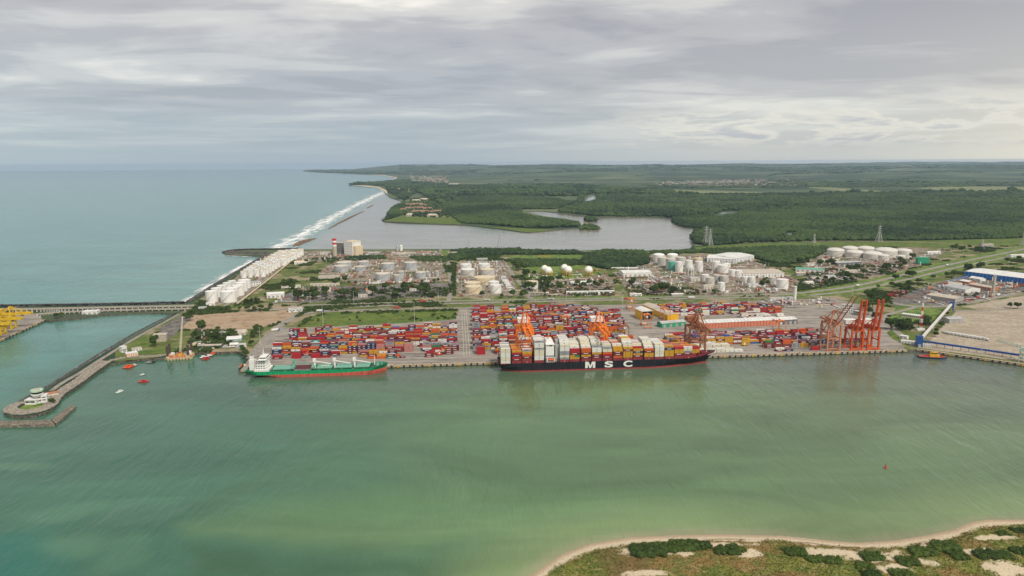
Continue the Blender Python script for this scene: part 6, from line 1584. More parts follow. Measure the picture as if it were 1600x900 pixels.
# tall slender columns
def column_tower(x, base, top, wpx, m, label, name='water_tower', taper=.9, cap=True):
    p = G(x, base, 3.2); r = wpx * mpp(x, base) / 2; h = tall(x, base, base - top)
    t = thing(name, label, 'tower', p); MB().lathe([(r, 0), (r * taper, h)], 16).build('shaft', m, t)
    if cap: MB().lathe([(r * 1.1, h), (r * 1.1, h + 1.2), (r * .3, h + 1.8)], 16).build('cap', m, t)
    MB().beam((r * 1.08, 0, 1), (r * 1.02, 0, h), .35).build('ladder', M_steel, t)
column_tower(1241.5, 470, 448.5, 4.6, B_white, 'white slender water column at the container yard fence')
column_tower(1551, 461.5, 432, 4.6, B_conc, 'tall bare concrete tower before the blue warehouse', 'concrete_tower')
def cube_tower():
    p = G(1434, 413, 3.2); s = mpp(1434, 413); t = thing('green_silo_block', 'boxy green silo block near the domed tanks', 'silo', p, R(-12))
    w = 16 * s; MB().box(0, w, 0, w * .7, 2, 10 * s).build('body', B_grn, t); MB().box(-.5, w + .5, -.5, w * .7 + .5, 10 * s, 10 * s + .6).build('roof', B_grn, t)
    for i in range(4): MB().beam((w * i / 3, .5, 0), (w * i / 3, .5, 2), .8).build('leg', M_steel, t)
cube_tower()
# resort and villages along the coast
def house(x, y, w, d, h, rz, wall, roof, label, group, win=3):
    p = G(x, y, 3.1); t = thing('house', label, 'house', p, rz, group)
    MB().box(-w / 2, w / 2, 0, d, 0, h).build('wall', wall, t)
    MB().add([(-w / 2 - 1, -1, h), (w / 2 + 1, -1, h), (w / 2 + 1, d + 1, h), (-w / 2 - 1, d + 1, h), (-w / 2 + d * .3, d / 2, h + d * .28), (w / 2 - d * .3, d / 2, h + d * .28)], [(0, 1, 5, 4), (1, 2, 5), (2, 3, 4, 5), (3, 0, 4)]).build('roof', roof, t)
    for k in range(win): MB().box(-w / 2 + w * (k + .3) / win, -w / 2 + w * (k + .7) / win, -.15, .1, h * .35, h * .75).build('window', M_glass, t)
for i, (x, y, w) in enumerate(((640, 322, 70), (652, 321, 80), (661, 323, 50), (630, 330, 40), (650, 333, 60), (662, 333, 55), (672, 334, 60), (683, 332.5, 50), (640, 327.5, 60), (655, 327, 60), (668, 328, 50), (650, 315, 60), (662, 313, 60), (640, 338, 36), (675, 339, 50))):
    house(x, y, w, 26, 8, R(R3.uniform(-8, 8)), B_cream, mat('roof_resort', (.27, .15, .105), .8, .25, .1) if i < 11 else R_tan, '%s tile roofed wing of the beach resort counted from the lagoon mouth' % ordn(i), 'resort buildings')
for i in range(46):
    f = R3.random(); x = 612 + 78 * R3.random(); y = 287 + 15 * R3.random()
    if x < 622 and y > 297: continue
    house(x, y, R3.uniform(22, 40), R3.uniform(14, 22), R3.uniform(5, 8), R(R3.uniform(-20, 20)), R3.choice((B_white, B_cream)), R3.choice((R_tile, R_tile, R_tan, R_white)), 'small roofed house in the hazy village behind the headland beach', 'village houses behind the headland', 2)
def far_town():
    mb = MB()
    for i in range(900):
        x = R3.gauss(1130, 52); y = 279 + 12 * R3.random() ** 1.1
        if not 1010 < x < 1250: continue
        p = G(x, y, 3); w = R3.uniform(12, 34); mb.rbox(p.x, p.y, 3, w, w * .7, R3.uniform(5, 14), R3.uniform(0, 3), R3.choice((0, 0, 1, 2)))
    for i in range(260):
        p = G(R3.uniform(640, 700), R3.uniform(273, 286), 3); w = R3.uniform(14, 32); mb.rbox(p.x, p.y, 3, w, w * .7, R3.uniform(5, 12), R3.uniform(0, 3), R3.choice((0, 1, 2)))
    tag(mb.build('far_town', [mat('town_wall', (.40, .37, .34), .8), R_tan, mat('town_roof', (.26, .15, .11), .8)]), 'hazy far off town of pale houses on the plain', 'town', kind='stuff')
far_town()

# ------------------------------------------------------------------ harbour entrance
def control_tower():
    t = thing('control_tower', 'white and pale green octagonal control tower on the breakwater tip', 'tower', G(60, 629, 3.1), R(20))
    W = B_white; GNp = mat('pale_green_band', (.42, .55, .40), .6)
    o8 = lambda r: [(r * math.cos(math.pi / 8 + k * math.pi / 4), r * math.sin(math.pi / 8 + k * math.pi / 4)) for k in range(8)]
    MB().prism(o8(4.6), 0, 9.5).build('shaft', W, t)
    g = MB().prism(o8(6.0), 9.5, 11).build('gallery', W, t)
    MB().prism(o8(5.2), 11, 13.4).build('window_band', M_glass, t)
    MB().prism(o8(6.4), 13.4, 15.2).build('roof', GNp, t)
    MB().prism(o8(3.2), 15.2, 15.7).build('roof_deck', R_tan, t)
    MB().beam((0, 0, 15.7), (0, 0, 22), .25).beam((-1, 0, 20), (1, 0, 20), .15).build('antenna', M_steel, t)
    for z in (2.6, 6.2): MB().prism(o8(4.66), z, z + 1.1).build('window', M_glass, t)
    MB().box(4, 9.5, -3.5, 3.5, 0, 9).build('stair_block', W, t)
    for z in (3, 6): MB().box(5, 8.5, -3.6, -3.4, z, z + 1).build('window', M_glass, t)
    b = thing('office_block', 'low white office with wide dark windows below the control tower', 'building', G(39, 632.5, 3.1), R(3))
    MB().box(0, 12, 0, 9, 0, 5).build('wall', W, b); MB().box(-.3, 12.3, -.3, 9.3, 5, 5.5).build('roof', R_white, b)
    for x in (.6, 6): MB().box(x, x + 4.8, -.1, .1, 2.2, 4.0).build('window', M_glass, b)
    MB().box(11.9, 12.1, 2, 6, 0, 3).build('door', B_grey, b)
    c = thing('low_terrace', 'cream walled terrace joining the tower to the breakwater road', 'building', G(71, 621, 3.1), R(35)); MB().box(0, 13, 0, 7, 0, 3.2).build('wall', B_cream, c); MB().box(-.3, 13.3, -.3, 7.3, 3.2, 3.6).build('roof', R_tile, c)
control_tower()
_lv[0] += 1
ribbon('road', smooth_line(px([(80, 611), (100, 597), (128, 581), (165, 557), (220, 524), (280, 491)])), 6, 3.4, M_road)
def caisson():
    t = thing('caisson_jetty', 'weathered concrete caisson jetty bent at an angle off the breakwater tip', 'jetty', (0, 0, 0))
    a = px([(-40, 658), (79, 656), (86, 663), (-40, 665.5)], 2.6); b = px([(80.5, 655.2), (112, 632), (118.5, 635), (87.5, 662)], 2.6)
    M = layered('caisson_concrete', [(.22, .19, .145), (.34, .29, .22), (.09, .08, .065)], [0, .25, .5])
    for P in (a, b): MB().prism([(p.x, p.y) for p in P], -2, 2.6).build('caisson', M, t)
    for i in range(14):
        p = G(-4 + i * 6.2, 664.2, 1.2); MB().rbox(p.x, p.y - .6, .2, 2.2, .5, 1.7, .02).build('fender', B_white if i % 3 else M_rubber, t)
    for i in range(10):
        p = G(84 + i * 3.2, 657 - i * 2.25, 2.6); MB().rbox(p.x, p.y, 2.6, 1.5, 1.2, random.uniform(.4, 1.1), .6).build('concrete_stub', M, t)
caisson()
def causeway():
    for lab, pts, z, w, n in (('long concrete trestle bridge carrying pipes along the outer breakwater', [(-40, 488), (60, 486.5), (110, 485.5), (200, 483.5), (305, 481.5)], 8.5, 9, 44), ('second trestle ramp rising beside the pipe bridge', [(60, 493), (110, 489.5), (200, 486.5), (300, 484.5)], 6.5, 6, 30)):
        P = smooth_line(px(pts, 3), 10); t = thing('trestle_bridge', lab, 'bridge', (0, 0, 0))
        ribbon('deck', P, w, z, M_road, parent=t); mb = MB()
        for i in range(len(P) - 1):
            for s in (-1, 1):
                d = (P[i + 1] - P[i]).normalized(); nn = Vector((-d.y, d.x)) * s * w / 2
                mb.beam((P[i].x + nn.x, P[i].y + nn.y, z - .6), (P[i + 1].x + nn.x, P[i + 1].y + nn.y, z - .6), .5, 1.6)
        mb.build('edge_beam', B_conc, t)
        for k in range(n):
            i = k * (len(P) - 1) / n; j = int(i); p = P[j] + (P[min(j + 1, len(P) - 1)] - P[j]) * (i - j)
            MB().box(p.x - .7, p.x + .7, p.y - w / 2, p.y + w / 2, -1, z - .3).build('pier', R_white, t)
    pr = thing('pipe_rack', 'cream pipe rack beside the road through the white tanks', 'pipe rack', (0, 0, 0))
    P = smooth_line(px([(371, 476.5), (398, 455.5), (430, 430), (462, 404)]), 8)
    for o in (-1.2, 0, 1.2):
        mb = MB()
        for i in range(len(P) - 1): mb.beam((P[i].x + o, P[i].y, 6), (P[i + 1].x + o, P[i + 1].y, 6), .9)
        mb.build('pipe', T_C, pr)
    for i in range(0, len(P), 2): MB().box(P[i].x - 2, P[i].x + 2, P[i].y - .3, P[i].y + .3, 3, 5.5).build('support', B_conc, pr)
causeway()

# ------------------------------------------------------------------ small craft
def boat(x, y, L, B, rz, hull, cab, label, group='small craft in the harbour', kind='launch', z=0):
    p = G(x, y, 0); t = thing('boat', label, 'boat', (p.x, p.y, 0), rz, group); n = 8; vs = []
    for zz, k in ((-.3, .78), (L * .085, 1)):
        for s in (-1, 1):
            for i in range(n + 1):
                f = i / n if s < 0 else 1 - i / n; xx = (-.5 + f) * L * (.94 if k < 1 else 1); w = B / 2 * k * (1 if f < .55 else max(.02, 1 - ((f - .55) / .45) ** 2)); vs.append((xx, s * w, zz + (.05 * L * max(0, f - .6) if k == 1 else 0)))
    m = 2 * (n + 1)
    MB().add(vs, [(i, (i + 1) % m, m + (i + 1) % m, m + i) for i in range(m)]).build('hull', hull, t)
    MB().add([v for v in vs[m:]], [tuple(range(m))]).build('deck', R_tan if kind != 'launch' else cab, t)
    h = L * .085
    cb = MB().box(-L * .18, L * .14, -B * .3, B * .3, h, h + L * .13).build('cabin', cab, t)
    MB().box(-L * .2, L * .17, -B * .33, B * .33, h + L * .13, h + L * .15).build('cabin_roof', cab, t)
    MB().box(-L * .14, L * .1, -B * .305, B * .305, h + L * .075, h + L * .115).build('window', M_glass, t)
    MB().beam((0, 0, h + L * .15), (0, 0, h + L * .32), L * .012).build('mast', M_steel, t)
    return t
Mred = mat('boat_red', (.50, .03, .03), .45); Mblk = mat('boat_black', (.03, .032, .035), .5)
boat(187.5, 612.5, 10, 3.2, 1.2, M_shipwhite, M_shipwhite, 'white motor launch moored alone off the breakwater')
boat(225, 597, 13, 4.6, .1, Mred, Mred, 'red pilot boat moored off the boat landing')
boat(223, 586, 7, 3, .9, Mblk, M_shipwhite, 'small white boat moored behind the red pilot boat')
boat(199, 574, 14, 4.6, 1.4, Mred, M_orange, 'red workboat with blue top at the landing'); boat(205, 573.5, 14, 4.6, 1.5, Mred, M_orange, 'red workboat alongside its twin at the landing')
boat(210, 571.5, 10, 3, .3, Mblk, M_shipwhite, 'white dinghy tied beside the red workboats'); boat(233, 567, 9, 3.4, .2, Mblk, B_grey, 'black workboat moored on its own by the rocks'); boat(240, 566.5, 9, 3.4, 1.2, Mblk, Mblk, 'black tender beside the black workboat')
boat(256.5, 560.5, 9, 3.4, 1.0, B_grey, M_shipwhite, 'grey launch tied to the jack up barge')
boat(317, 558.5, 11, 3.8, 1.3, Mblk, M_shipwhite, 'white launch at the basin quay, outermost of the cluster'); boat(322.5, 561, 13, 4.2, 1.0, Mred, Mred, 'red boat in the basin cluster'); boat(327, 557, 13, 4, .9, Mblk, M_shipwhite, 'white cabin boat in the middle of the basin cluster'); boat(333, 554, 15, 4.8, .8, Mblk, M_orange, 'dark tug with orange cabin closest to the basin quay')
def tug(x, y, L, B, rz, label):
    p = G(x, y, 0); t = thing('tugboat', label, 'tug', (p.x, p.y, 0), rz); n = 12; vs = []
    for zz, k in ((-.5, .86), (2.4, 1)):
        for s in (-1, 1):
            for i in range(n + 1):
                f = i / n if s < 0 else 1 - i / n; xx = (-.5 + f) * L; w = B / 2 * k * (min(1, .8 + f) if f < .6 else max(.02, 1 - ((f - .6) / .4) ** 2.2)); vs.append((xx, s * w, zz + (1.2 * max(0, f - .5) if k == 1 else 0)))
    m = 2 * (n + 1); MB().add(vs, [(i, (i + 1) % m, m + (i + 1) % m, m + i) for i in range(m)]).build('hull', mat('tug_hull', (.03, .055, .10), .45), t); MB().add(vs[m:], [tuple(range(m))]).build('deck', B_red, t)
    MB().box(-4, 8, -3, 3, 2.4, 5.2).build('deckhouse', M_yel, t); w = MB().box(-1, 4.5, -2.4, 2.4, 5.2, 8).build('wheelhouse', M_yel, t)
    MB().box(-.9, 4.6, -2.45, 2.45, 6.4, 7.4).build('window', M_glass, w); MB().box(-1.4, 5, -2.8, 2.8, 8, 8.3).build('roof', M_yel, w)
    for s in (-1, 1): MB().tube((-3, s * 1.8, 5.2), (-3, s * 1.8, 9), .6, 10).build('exhaust', M_yel, t)
    MB().beam((1.5, 0, 8.3), (1.5, 0, 14), .25).beam((1.5, -1.5, 12), (1.5, 1.5, 12), .18).build('mast', M_yel, t); MB().cbox(-8, 0, 2.5, 3, 2.4, 1.6).cbox(10.5, 0, 3, 2.2, 2.2, 1.4).build('winch', Mred, t)
    for k in range(7): MB().tube((-13 + k * 4, -B / 2 - .3, 1.2), (-13 + k * 4, -B / 2 - .3, 2.4), .5, 6).build('fender', M_rubber, t)
tug(1457, 559.5, 34, 10.5, -.28, 'dark hulled tugboat with yellow wheelhouse at the bulk quay')
def buoy():
    t = thing('channel_buoy', 'red conical channel buoy floating alone in the basin', 'buoy', G(1383.5, 731.5, 0)); MB().lathe([(.9, -.4), (1.3, .2), (1.3, .8), (.7, 1.1)], 12).build('float', Mred, t); MB().lathe([(.65, 1.1), (.25, 3.4)], 8).build('tower', Mred, t); MB().lathe([(.35, 3.4), (.35, 3.9), (.05, 4.2)], 8).build('top_mark', Mred, t)
buoy()
def jackup():
    p = G(258, 564, 0); t = thing('jack_up_barge', 'rusty jack up barge with four legs and a tall lattice crane', 'barge', (p.x, p.y, 0), R(14))
    L, B = 34, 20; Mr = mat('barge_rust', (.50, .40, .24), .8, .25, .3)
    MB().prism([(0, 2), (3, 0), (L - 2, 0), (L, 3), (L, B), (0, B)], -.5, 3).build('hull', Mr, t); MB().box(.5, L - .5, .8, B - .5, 3, 3.1).build('deck', R_tile, t)
    for x, y in ((3, 3), (L - 5, 3), (3, B - 3), (L - 3, B - 3)):
        lg = MB()
        for dx, dy in ((-1, -1), (1, -1), (1, 1), (-1, 1)): lg.beam((x + dx, y + dy, -4), (x + dx, y + dy, 20), .55)
        for k in range(9): lg.box(x - 1.1, x + 1.1, y - 1.1, y + 1.1, 2.4 * k, 2.4 * k + .35); 
        lg.box(x - .8, x + .8, y - .8, y + .8, -4, 19.5)
        lg.build('leg', mat('leg_dark', (.09, .065, .05), .8), t); MB().box(x - 2, x + 2, y - 2, y + 2, 3, 5.5).build('jacking_house', Mr, t)
    c = MB().box(15, 20, 8, 12, 3, 7).build('crane_body', M_yel, t); MB().box(15.5, 18, 8.3, 10, 7, 9).build('crane_cabin', B_red, t); bo = MB(); a = Vector((17.5, 10, 7)); b = Vector((23.5, 16, 57))
    for s in ((-.9, 0), (.9, 0), (0, -.9), (0, .9)): bo.beam(a + Vector((s[0] * 1.5, s[1] * 1.5, 0)), b + Vector((s[0] * .7, s[1] * .7, 0)), .4)
    for k in range(22):
        q = a + (b - a) * k / 22; r = a + (b - a) * (k + 1) / 22; bo.beam(q + Vector((-.9, 0, 0)), r + Vector((.9, 0, 0)), .2); bo.beam(q + Vector((0, -.9, 0)), r + Vector((0, .9, 0)), .2)
    bo.build('crane_boom', mat('boom_cream', (.60, .54, .38), .6), t)
    MB().beam(b, (23.5, 17, 30), .12).beam(b, (13, 8, 9), .15).build('hoist_cable', M_steel, t)
    rr = random.Random(4)
    for i, (x, y) in enumerate(((8, 6), (11, 4), (22, 5), (26, 6), (9, 13), (24, 13), (28, 12), (12, 16), (22, 17), (7, 9))): MB().cbox(x, y, 3.1, rr.uniform(2, 4), rr.uniform(1.6, 3), rr.uniform(1.2, 2.8)).build('deck_machinery', rr.choice((R_tile, M_orange, Mr, M_yel, C_pk)), t)
    MB().box(26, 31, B - 7, B - 2, 3.1, 8).build('deckhouse', M_shipwhite, t); MB().box(4, 9, B - 5, B - 1.5, 3.1, 6.5).build('deckhouse', M_shipwhite, t)
    for k in range(8): MB().tube((2 + k * 4, -.3, .4), (2 + k * 4, -.3, 1.8), .6, 6).build('fender', M_rubber, t)
jackup()
def slip():
    t = thing('timber_jetty', 'small orange framed jetty at the stern of the green ship', 'jetty', G(375, 577, 0), R(40))
    MB().box(0, 20, 0, 7, 1.6, 2.4).build('deck', R_tan, t)
    for i in range(5):
        for y in (.6, 6.4): MB().tube((1 + 4.5 * i, y, -1), (1 + 4.5 * i, y, 1.6), .35, 6).build('pile', M_bark, t)
    for i in range(4): MB().box(1 + 5 * i, 3.5 + 5 * i, 2, 5, 2.4, 4.6).build('cargo_stack', (M_orange, B_cream, C_pk, B_red)[i], t)
    MB().box(16, 26, 9, 14, 3, 6).build('hut', B_cream, t)
slip()

# ------------------------------------------------------------------ bulk terminal
def conveyor():
    mb_ = mat('conveyor_blue', (.02, .075, .26), .5); mw = mat('conveyor_white', (.62, .60, .54), .5)
    tw = thing('transfer_tower', 'blue transfer tower where the two conveyors meet', 'tower', G(1432, 542, 3.2), R(-15)); MB().box(0, 7.5, 0, 7, 0, 15).build('body', mb_, tw); MB().box(-.3, 7.8, -.3, 7.3, 15, 15.6).build('roof', mb_, tw); MB().box(2, 5.5, -.1, .1, 0, 4).build('door', B_grey, tw)
    a = Vector((*G(1438, 541, 3)[:2], 14)); b = Vector((*G(1487, 484, 3)[:2], 15))
    t = thing('conveyor', 'white enclosed conveyor climbing inland from the blue tower', 'conveyor', (0, 0, 0)); MB().beam(a, b, 3, 3).build('gallery', mw, t)
    for k in range(1, 7):
        p = a + (b - a) * k / 7; MB().beam((p.x - 1.5, p.y, 3), (p.x - .6, p.y, p.z - 1.5), .4).beam((p.x + 1.5, p.y, 3), (p.x + .6, p.y, p.z - 1.5), .4).build('trestle', M_steel, t)
    h = thing('conveyor_house', 'blue head house at the inland end of the white conveyor', 'tower', G(1484, 486, 3.2), R(-15)); MB().box(0, 6, 0, 6, 6, 16).build('body', mb_, h)
    for x in (.4, 5.6):
        for y in (.4, 5.6): MB().beam((x, y, 0), (x, y, 6), .7).build('leg', mb_, h)
    t2 = thing('conveyor', 'long blue quayside conveyor on posts', 'conveyor', (0, 0, 0)); c = Vector((*G(1439, 540, 3)[:2], 10)); d = Vector((*G(1593, 561, 3)[:2], 8.5)); MB().beam(c, d, 2.6, 2.4).build('gallery', mb_, t2)
    for k in range(1, 12):
        p = c + (d - c) * k / 12; MB().beam((p.x, p.y, 3), (p.x, p.y, p.z - 1.1), .5).build('post', B_grey, t2)
    g = mat('loader_green', (.40, .52, .42), .6, .15, .4); l = thing('ship_loader', 'pale green ship loader at the end of the blue conveyor', 'ship loader', G(1597, 566, 3.2), R(-36))
    for x in (-4, 4):
        for y in (0, 9): MB().beam((x, y, 0), (x * .7, y * .7 + 1, 15), .8).build('leg', g, l)
    for z in (4, 9, 14): MB().box(-4.2, 4.2, -.2, 9, z, z + .7).build('platform', g, l)
    MB().beam((-2.5, 0, 1), (2.5, 0, 14), .4).beam((2.5, 0, 1), (-2.5, 0, 14), .4).build('brace', g, l)
    MB().box(-3, 3, 1, 7, 14.7, 19).build('machinery_house', g, l); bo = MB()
    for s in (-1, 1):
        bo.beam((s * 1.2, 6, 17), (-30 + s, 26, 19), .45); bo.beam((s * 1.2, 6, 20), (-29 + s, 25.5, 20.5), .4)
    for k in range(9):
        q0 = Vector((0, 6, 17)).lerp(Vector((-30, 26, 19)), k / 9); q1 = Vector((0, 6, 20)).lerp(Vector((-29, 25.5, 20.5)), (k + .5) / 9); bo.beam(q0, q1, .3)
    bo.build('boom', g, l)
conveyor()
# white lorry trailers in a row
def trailer(p, rz, label, group, m=None, name='truck_trailer'):
    o = bpy.data.objects.new(name, TRL[m or 'w']); COL.objects.link(o); o.location = p; o.rotation_euler = (0, 0, rz); return tag(o, label, 'trailer', group)
def truck_mesh(body, cab):
    mb = MB().box(-6, 4.6, -1.25, 1.25, 1.1, 3.9, 0).box(4.9, 7, -1.2, 1.2, .6, 3.1, 1).box(6.95, 7.02, -1.1, 1.1, 1.7, 2.7, 2).box(-6, 5, -.6, .6, .7, 1.1, 2)
    for x in (-5, -3.8, 3.2, 6): 
        for s in (-1, 1): mb.tube((x, s * .85, .5), (x, s * 1.2, .5), .5, 8, mi=2)
    return mb.mesh('truck', [body, cab, M_rubber])
TRL = {'w': truck_mesh(B_white, B_white), 'b': truck_mesh(B_white, B_blue), 'r': truck_mesh(B_red, B_red), 'g': truck_mesh(R_grey, B_white)}
for i in range(11):
    p = G(1478 + i * 6.0, 521.5 + i * .98, 3.25); trailer(p, QA + R(-72), '%s white lorry of the tan apron row, counted from the conveyor' % ordn(i), 'lorries parked on the tan apron')
def car_mesh(c):
    mb = MB().box(-2.1, 2.1, -.85, .85, .35, .95, 0)
    mb.add([(-1.5, -.8, .95), (1.1, -.8, .95), (1.1, .8, .95), (-1.5, .8, .95), (-1.1, -.68, 1.45), (.5, -.68, 1.45), (.5, .68, 1.45), (-1.1, .68, 1.45)], [(0, 1, 5, 4), (1, 2, 6, 5), (2, 3, 7, 6), (3, 0, 4, 7)], 1)
    mb.box(-1.1, .5, -.68, .68, 1.45, 1.5, 0)
    for x in (-1.3, 1.3):
        for s in (-1, 1): mb.tube((x, s * .65, .33), (x, s * .88, .33), .33, 8, mi=2)
    return mb.mesh('parked_car', [c, M_glass, M_rubber])
CARS = [(car_mesh(M_shipwhite), 'white'), (car_mesh(mat('car_silver', (.45, .46, .47), .3)), 'silver'), (car_mesh(mat('car_dark', (.04, .04, .05), .3)), 'dark'), (car_mesh(Mred), 'red'), (car_mesh(M_shipwhite), 'white')]
def car_row(x0, y0, x1, y1, n, where, group, kinds=CARS, skip=.15, trucks=0):
    a, b = G(x0, y0, 3.25), G(x1, y1, 3.25); rz = math.atan2(b.y - a.y, b.x - a.x) + math.pi / 2
    for i in range(n):
        if R3.random() < skip: continue
        p = a + (b - a) * (i + .5) / n
        if R3.random() < trucks: trailer(p, rz, 'lorry parked %s' % where, group, R3.choice('wwgbr')); continue
        me, w = R3.choice(kinds); o = bpy.data.objects.new('parked_car', me); COL.objects.link(o); o.location = p; o.rotation_euler = (0, 0, rz + R3.uniform(-.05, .05) + (math.pi if R3.random() < .5 else 0)); tag(o, '%s car parked %s' % (w, where), 'car', group)
car_row(546, 445.5, 680, 440.5, 46, 'in the lorry line below the grey tanks', 'lorry line below the grey tanks', trucks=.8, skip=.05)
car_row(470, 452, 560, 450, 34, 'among the palms of the staff car park', 'cars under the palms'); car_row(560, 452, 625, 449.5, 24, 'among the palms of the staff car park', 'cars under the palms', trucks=.3); car_row(440, 462, 470, 455, 10, 'beside the white roofed workshop', 'cars by the workshop')
car_row(900, 456, 962, 455, 26, 'at the long white carport', 'cars at the carport'); car_row(880, 462.5, 930, 461.5, 18, 'in the row in front of the carport', 'cars before the carport')
car_row(985, 445, 1040, 441, 14, 'by the wide white warehouse', 'vehicles by the wide white warehouse', trucks=.6); car_row(1150, 455, 1215, 452.5, 24, 'under the grey canopy yard', 'vehicles by the grey canopy', trucks=.5); car_row(1210, 474, 1236, 472, 8, 'by the flat white cabins', 'vehicles by the flat cabins', trucks=.6)
car_row(1440, 462, 1470, 456, 10, 'in the industrial yard', 'vehicles in the industrial yard', trucks=.5); car_row(1550, 452, 1600, 447, 14, 'in front of the blue warehouse', 'vehicles by the blue warehouse', trucks=.5); car_row(1270, 434, 1330, 424, 18, 'along the highway workshops', 'vehicles along the highway', trucks=.4); car_row(800, 456, 785, 432, 14, 'along the tank park road', 'lorries along the tank park road', trucks=.8)
for x, y in ((620, 482), (660, 472), (500, 487), (760, 470), (860, 468.5), (980, 468), (1080, 466), (1340, 447), (1420, 428), (1480, 415), (430, 517), (1560, 462)):
    trailer(G(x, y, 3.6), QA + (0 if y < 500 and x < 1200 else .5), 'lorry driving on the port road', 'lorries on the roads', R3.choice('wgrb'))
# ------------------------------------------------------------------ masts and pylons
def pylon(x, base, top, label):
    p = G(x, base, 3.1); h = tall(x, base, base - top); w = h * .15; t = thing('power_pylon', label, 'pylon', p, R(15), 'power line pylons'); mb = MB(); th = .55 + h * .006
    for s in ((-1, -1), (1, -1), (1, 1), (-1, 1)):
        mb.beam((s[0] * w, s[1] * w, 0), (s[0] * w * .28, s[1] * w * .28, h * .6), th); mb.beam((s[0] * w * .28, s[1] * w * .28, h * .6), (s[0] * .3, s[1] * .3, h), th * .8)
    for k in range(6):
        f0 = 1 - .72 * k / 6; f1 = 1 - .72 * (k + 1) / 6; z0 = h * .6 * k / 6; z1 = h * .6 * (k + 1) / 6
        for s in (-1, 1): mb.beam((-w * f0, s * w * f0, z0), (w * f1, s * w * f1, z1), th * .6); mb.beam((w * f0, s * w * f0, z0), (-w * f1, s * w * f1, z1), th * .6)
    mb.build('lattice_body', mat('pylon_steel', (.42, .42, .40), .5), t)
    for z in (.66, .8, .92): MB().beam((-w * 1.0, 0, h * z), (w * 1.0, 0, h * z), th).build('cross_arm', MATS['pylon_steel'], t)
for x, b, tp, lab in ((1103, 383, 353, 'tall pylon in the mangroves at the lagoon end'), (1109, 383.5, 357, 'second pylon mast standing tight behind the lagoon end pylon'), (1272, 380, 365.5, 'small pylon on the forest edge above the thicket'), (1373, 378, 352, 'tall pylon on the forest edge behind the domed tanks'), (732.5, 392, 374, 'pylon in the tree belt, the smaller of the two on the lagoon shore'), (781, 391, 363, 'pylon in the tree belt, the taller of the two on the lagoon shore'), (1599, 384, 360, 'pylon beside the highway at the forest edge'), (1534, 390, 374, 'short pylon next to the highway bank'), (688, 392.5, 380, 'pylon by the lagoon lawn near the substation')): pylon(x, b, tp, lab)
def light_mast(x, base, top, label):
    p = G(x, base, 3.2); h = tall(x, base, base - top); t = thing('light_mast', label, 'light mast', p, 0, 'high mast floodlights'); MB().tube((0, 0, 0), (0, 0, h), .38, 8, .2).build('pole', mat('galvanised', (.52, .52, .50), .4), t); MB().lathe([(1.3, h - .6), (1.3, h)], 10).build('lamp_ring', M_steel, t)
for x, b, tp, lab in ((505.5, 519, 477, 'floodlight mast between the left yard rows and the grass'), (648, 513, 473, 'floodlight mast at the middle of the grass field edge'), (407, 540, 512, 'floodlight mast beside the access road'), (770, 470, 446, 'floodlight mast in front of the cream tank'), (884.5, 472, 448, 'floodlight mast by the carport'), (836, 472, 448, 'floodlight mast near the lone white tank'), (972.5, 486, 450, 'floodlight mast beside the tall yard gantry'), (1119, 478, 452, 'floodlight mast behind the red stacks'), (1169.5, 478, 456, 'floodlight mast by the container fence'), (1331, 470, 445, 'floodlight mast near the office block'), (553, 476, 455, 'roadside mast by the dark gatehouse'), (485, 472, 457, 'roadside mast by the grove'), (1245, 545, 512, 'floodlight mast on the open quay'), (1533, 555, 528, 'thin white mast on the bulk quay'), (685, 470, 452, 'roadside mast by the dark trees')): light_mast(x, b, tp, lab)
def lattice_mast():
    p = G(1438, 516, 3.2); h = tall(1438, 516, 42); t = thing('radio_mast', 'red and white lattice radio mast on a white base', 'mast', p); n = 7
    for k in range(n):
        mb = MB(); z0, z1 = h * k / n, h * (k + 1) / n; w0, w1 = 1.8 - 1.3 * k / n, 1.8 - 1.3 * (k + 1) / n
        for s in ((-1, -1), (1, -1), (1, 1), (-1, 1)): mb.beam((s[0] * w0, s[1] * w0, z0), (s[0] * w1, s[1] * w1, z1), .4)
        mb.beam((-w0, -w0, z0), (w1, -w1, z1), .3); mb.beam((w0, -w0, z0), (-w1, -w1, z1), .3); mb.build('section', Mred if k % 2 else M_shipwhite, t)
    MB().cbox(0, 0, 0, 12, 6, 3).build('base_hut', B_white, t)
lattice_mast()
# substation frames
for x0, y0, n, lab in ((640, 398, 9, 'grey substation busbar frame by the lagoon'), (842, 405, 7, 'yellow steel switch frame on the lawn')):
    t = thing('substation_frame', lab, 'substation', G(x0, y0, 3.2), 0); mm = M_yel if 'yellow' in lab else M_steel
    for i in range(n): MB().beam((i * 5, 0, 0), (i * 5, 0, 13 if i % 2 else 10), .7).build('post', mm, t)
    MB().beam((0, 0, 9), ((n - 1) * 5, 0, 9), .6).build('busbar', mm, t)
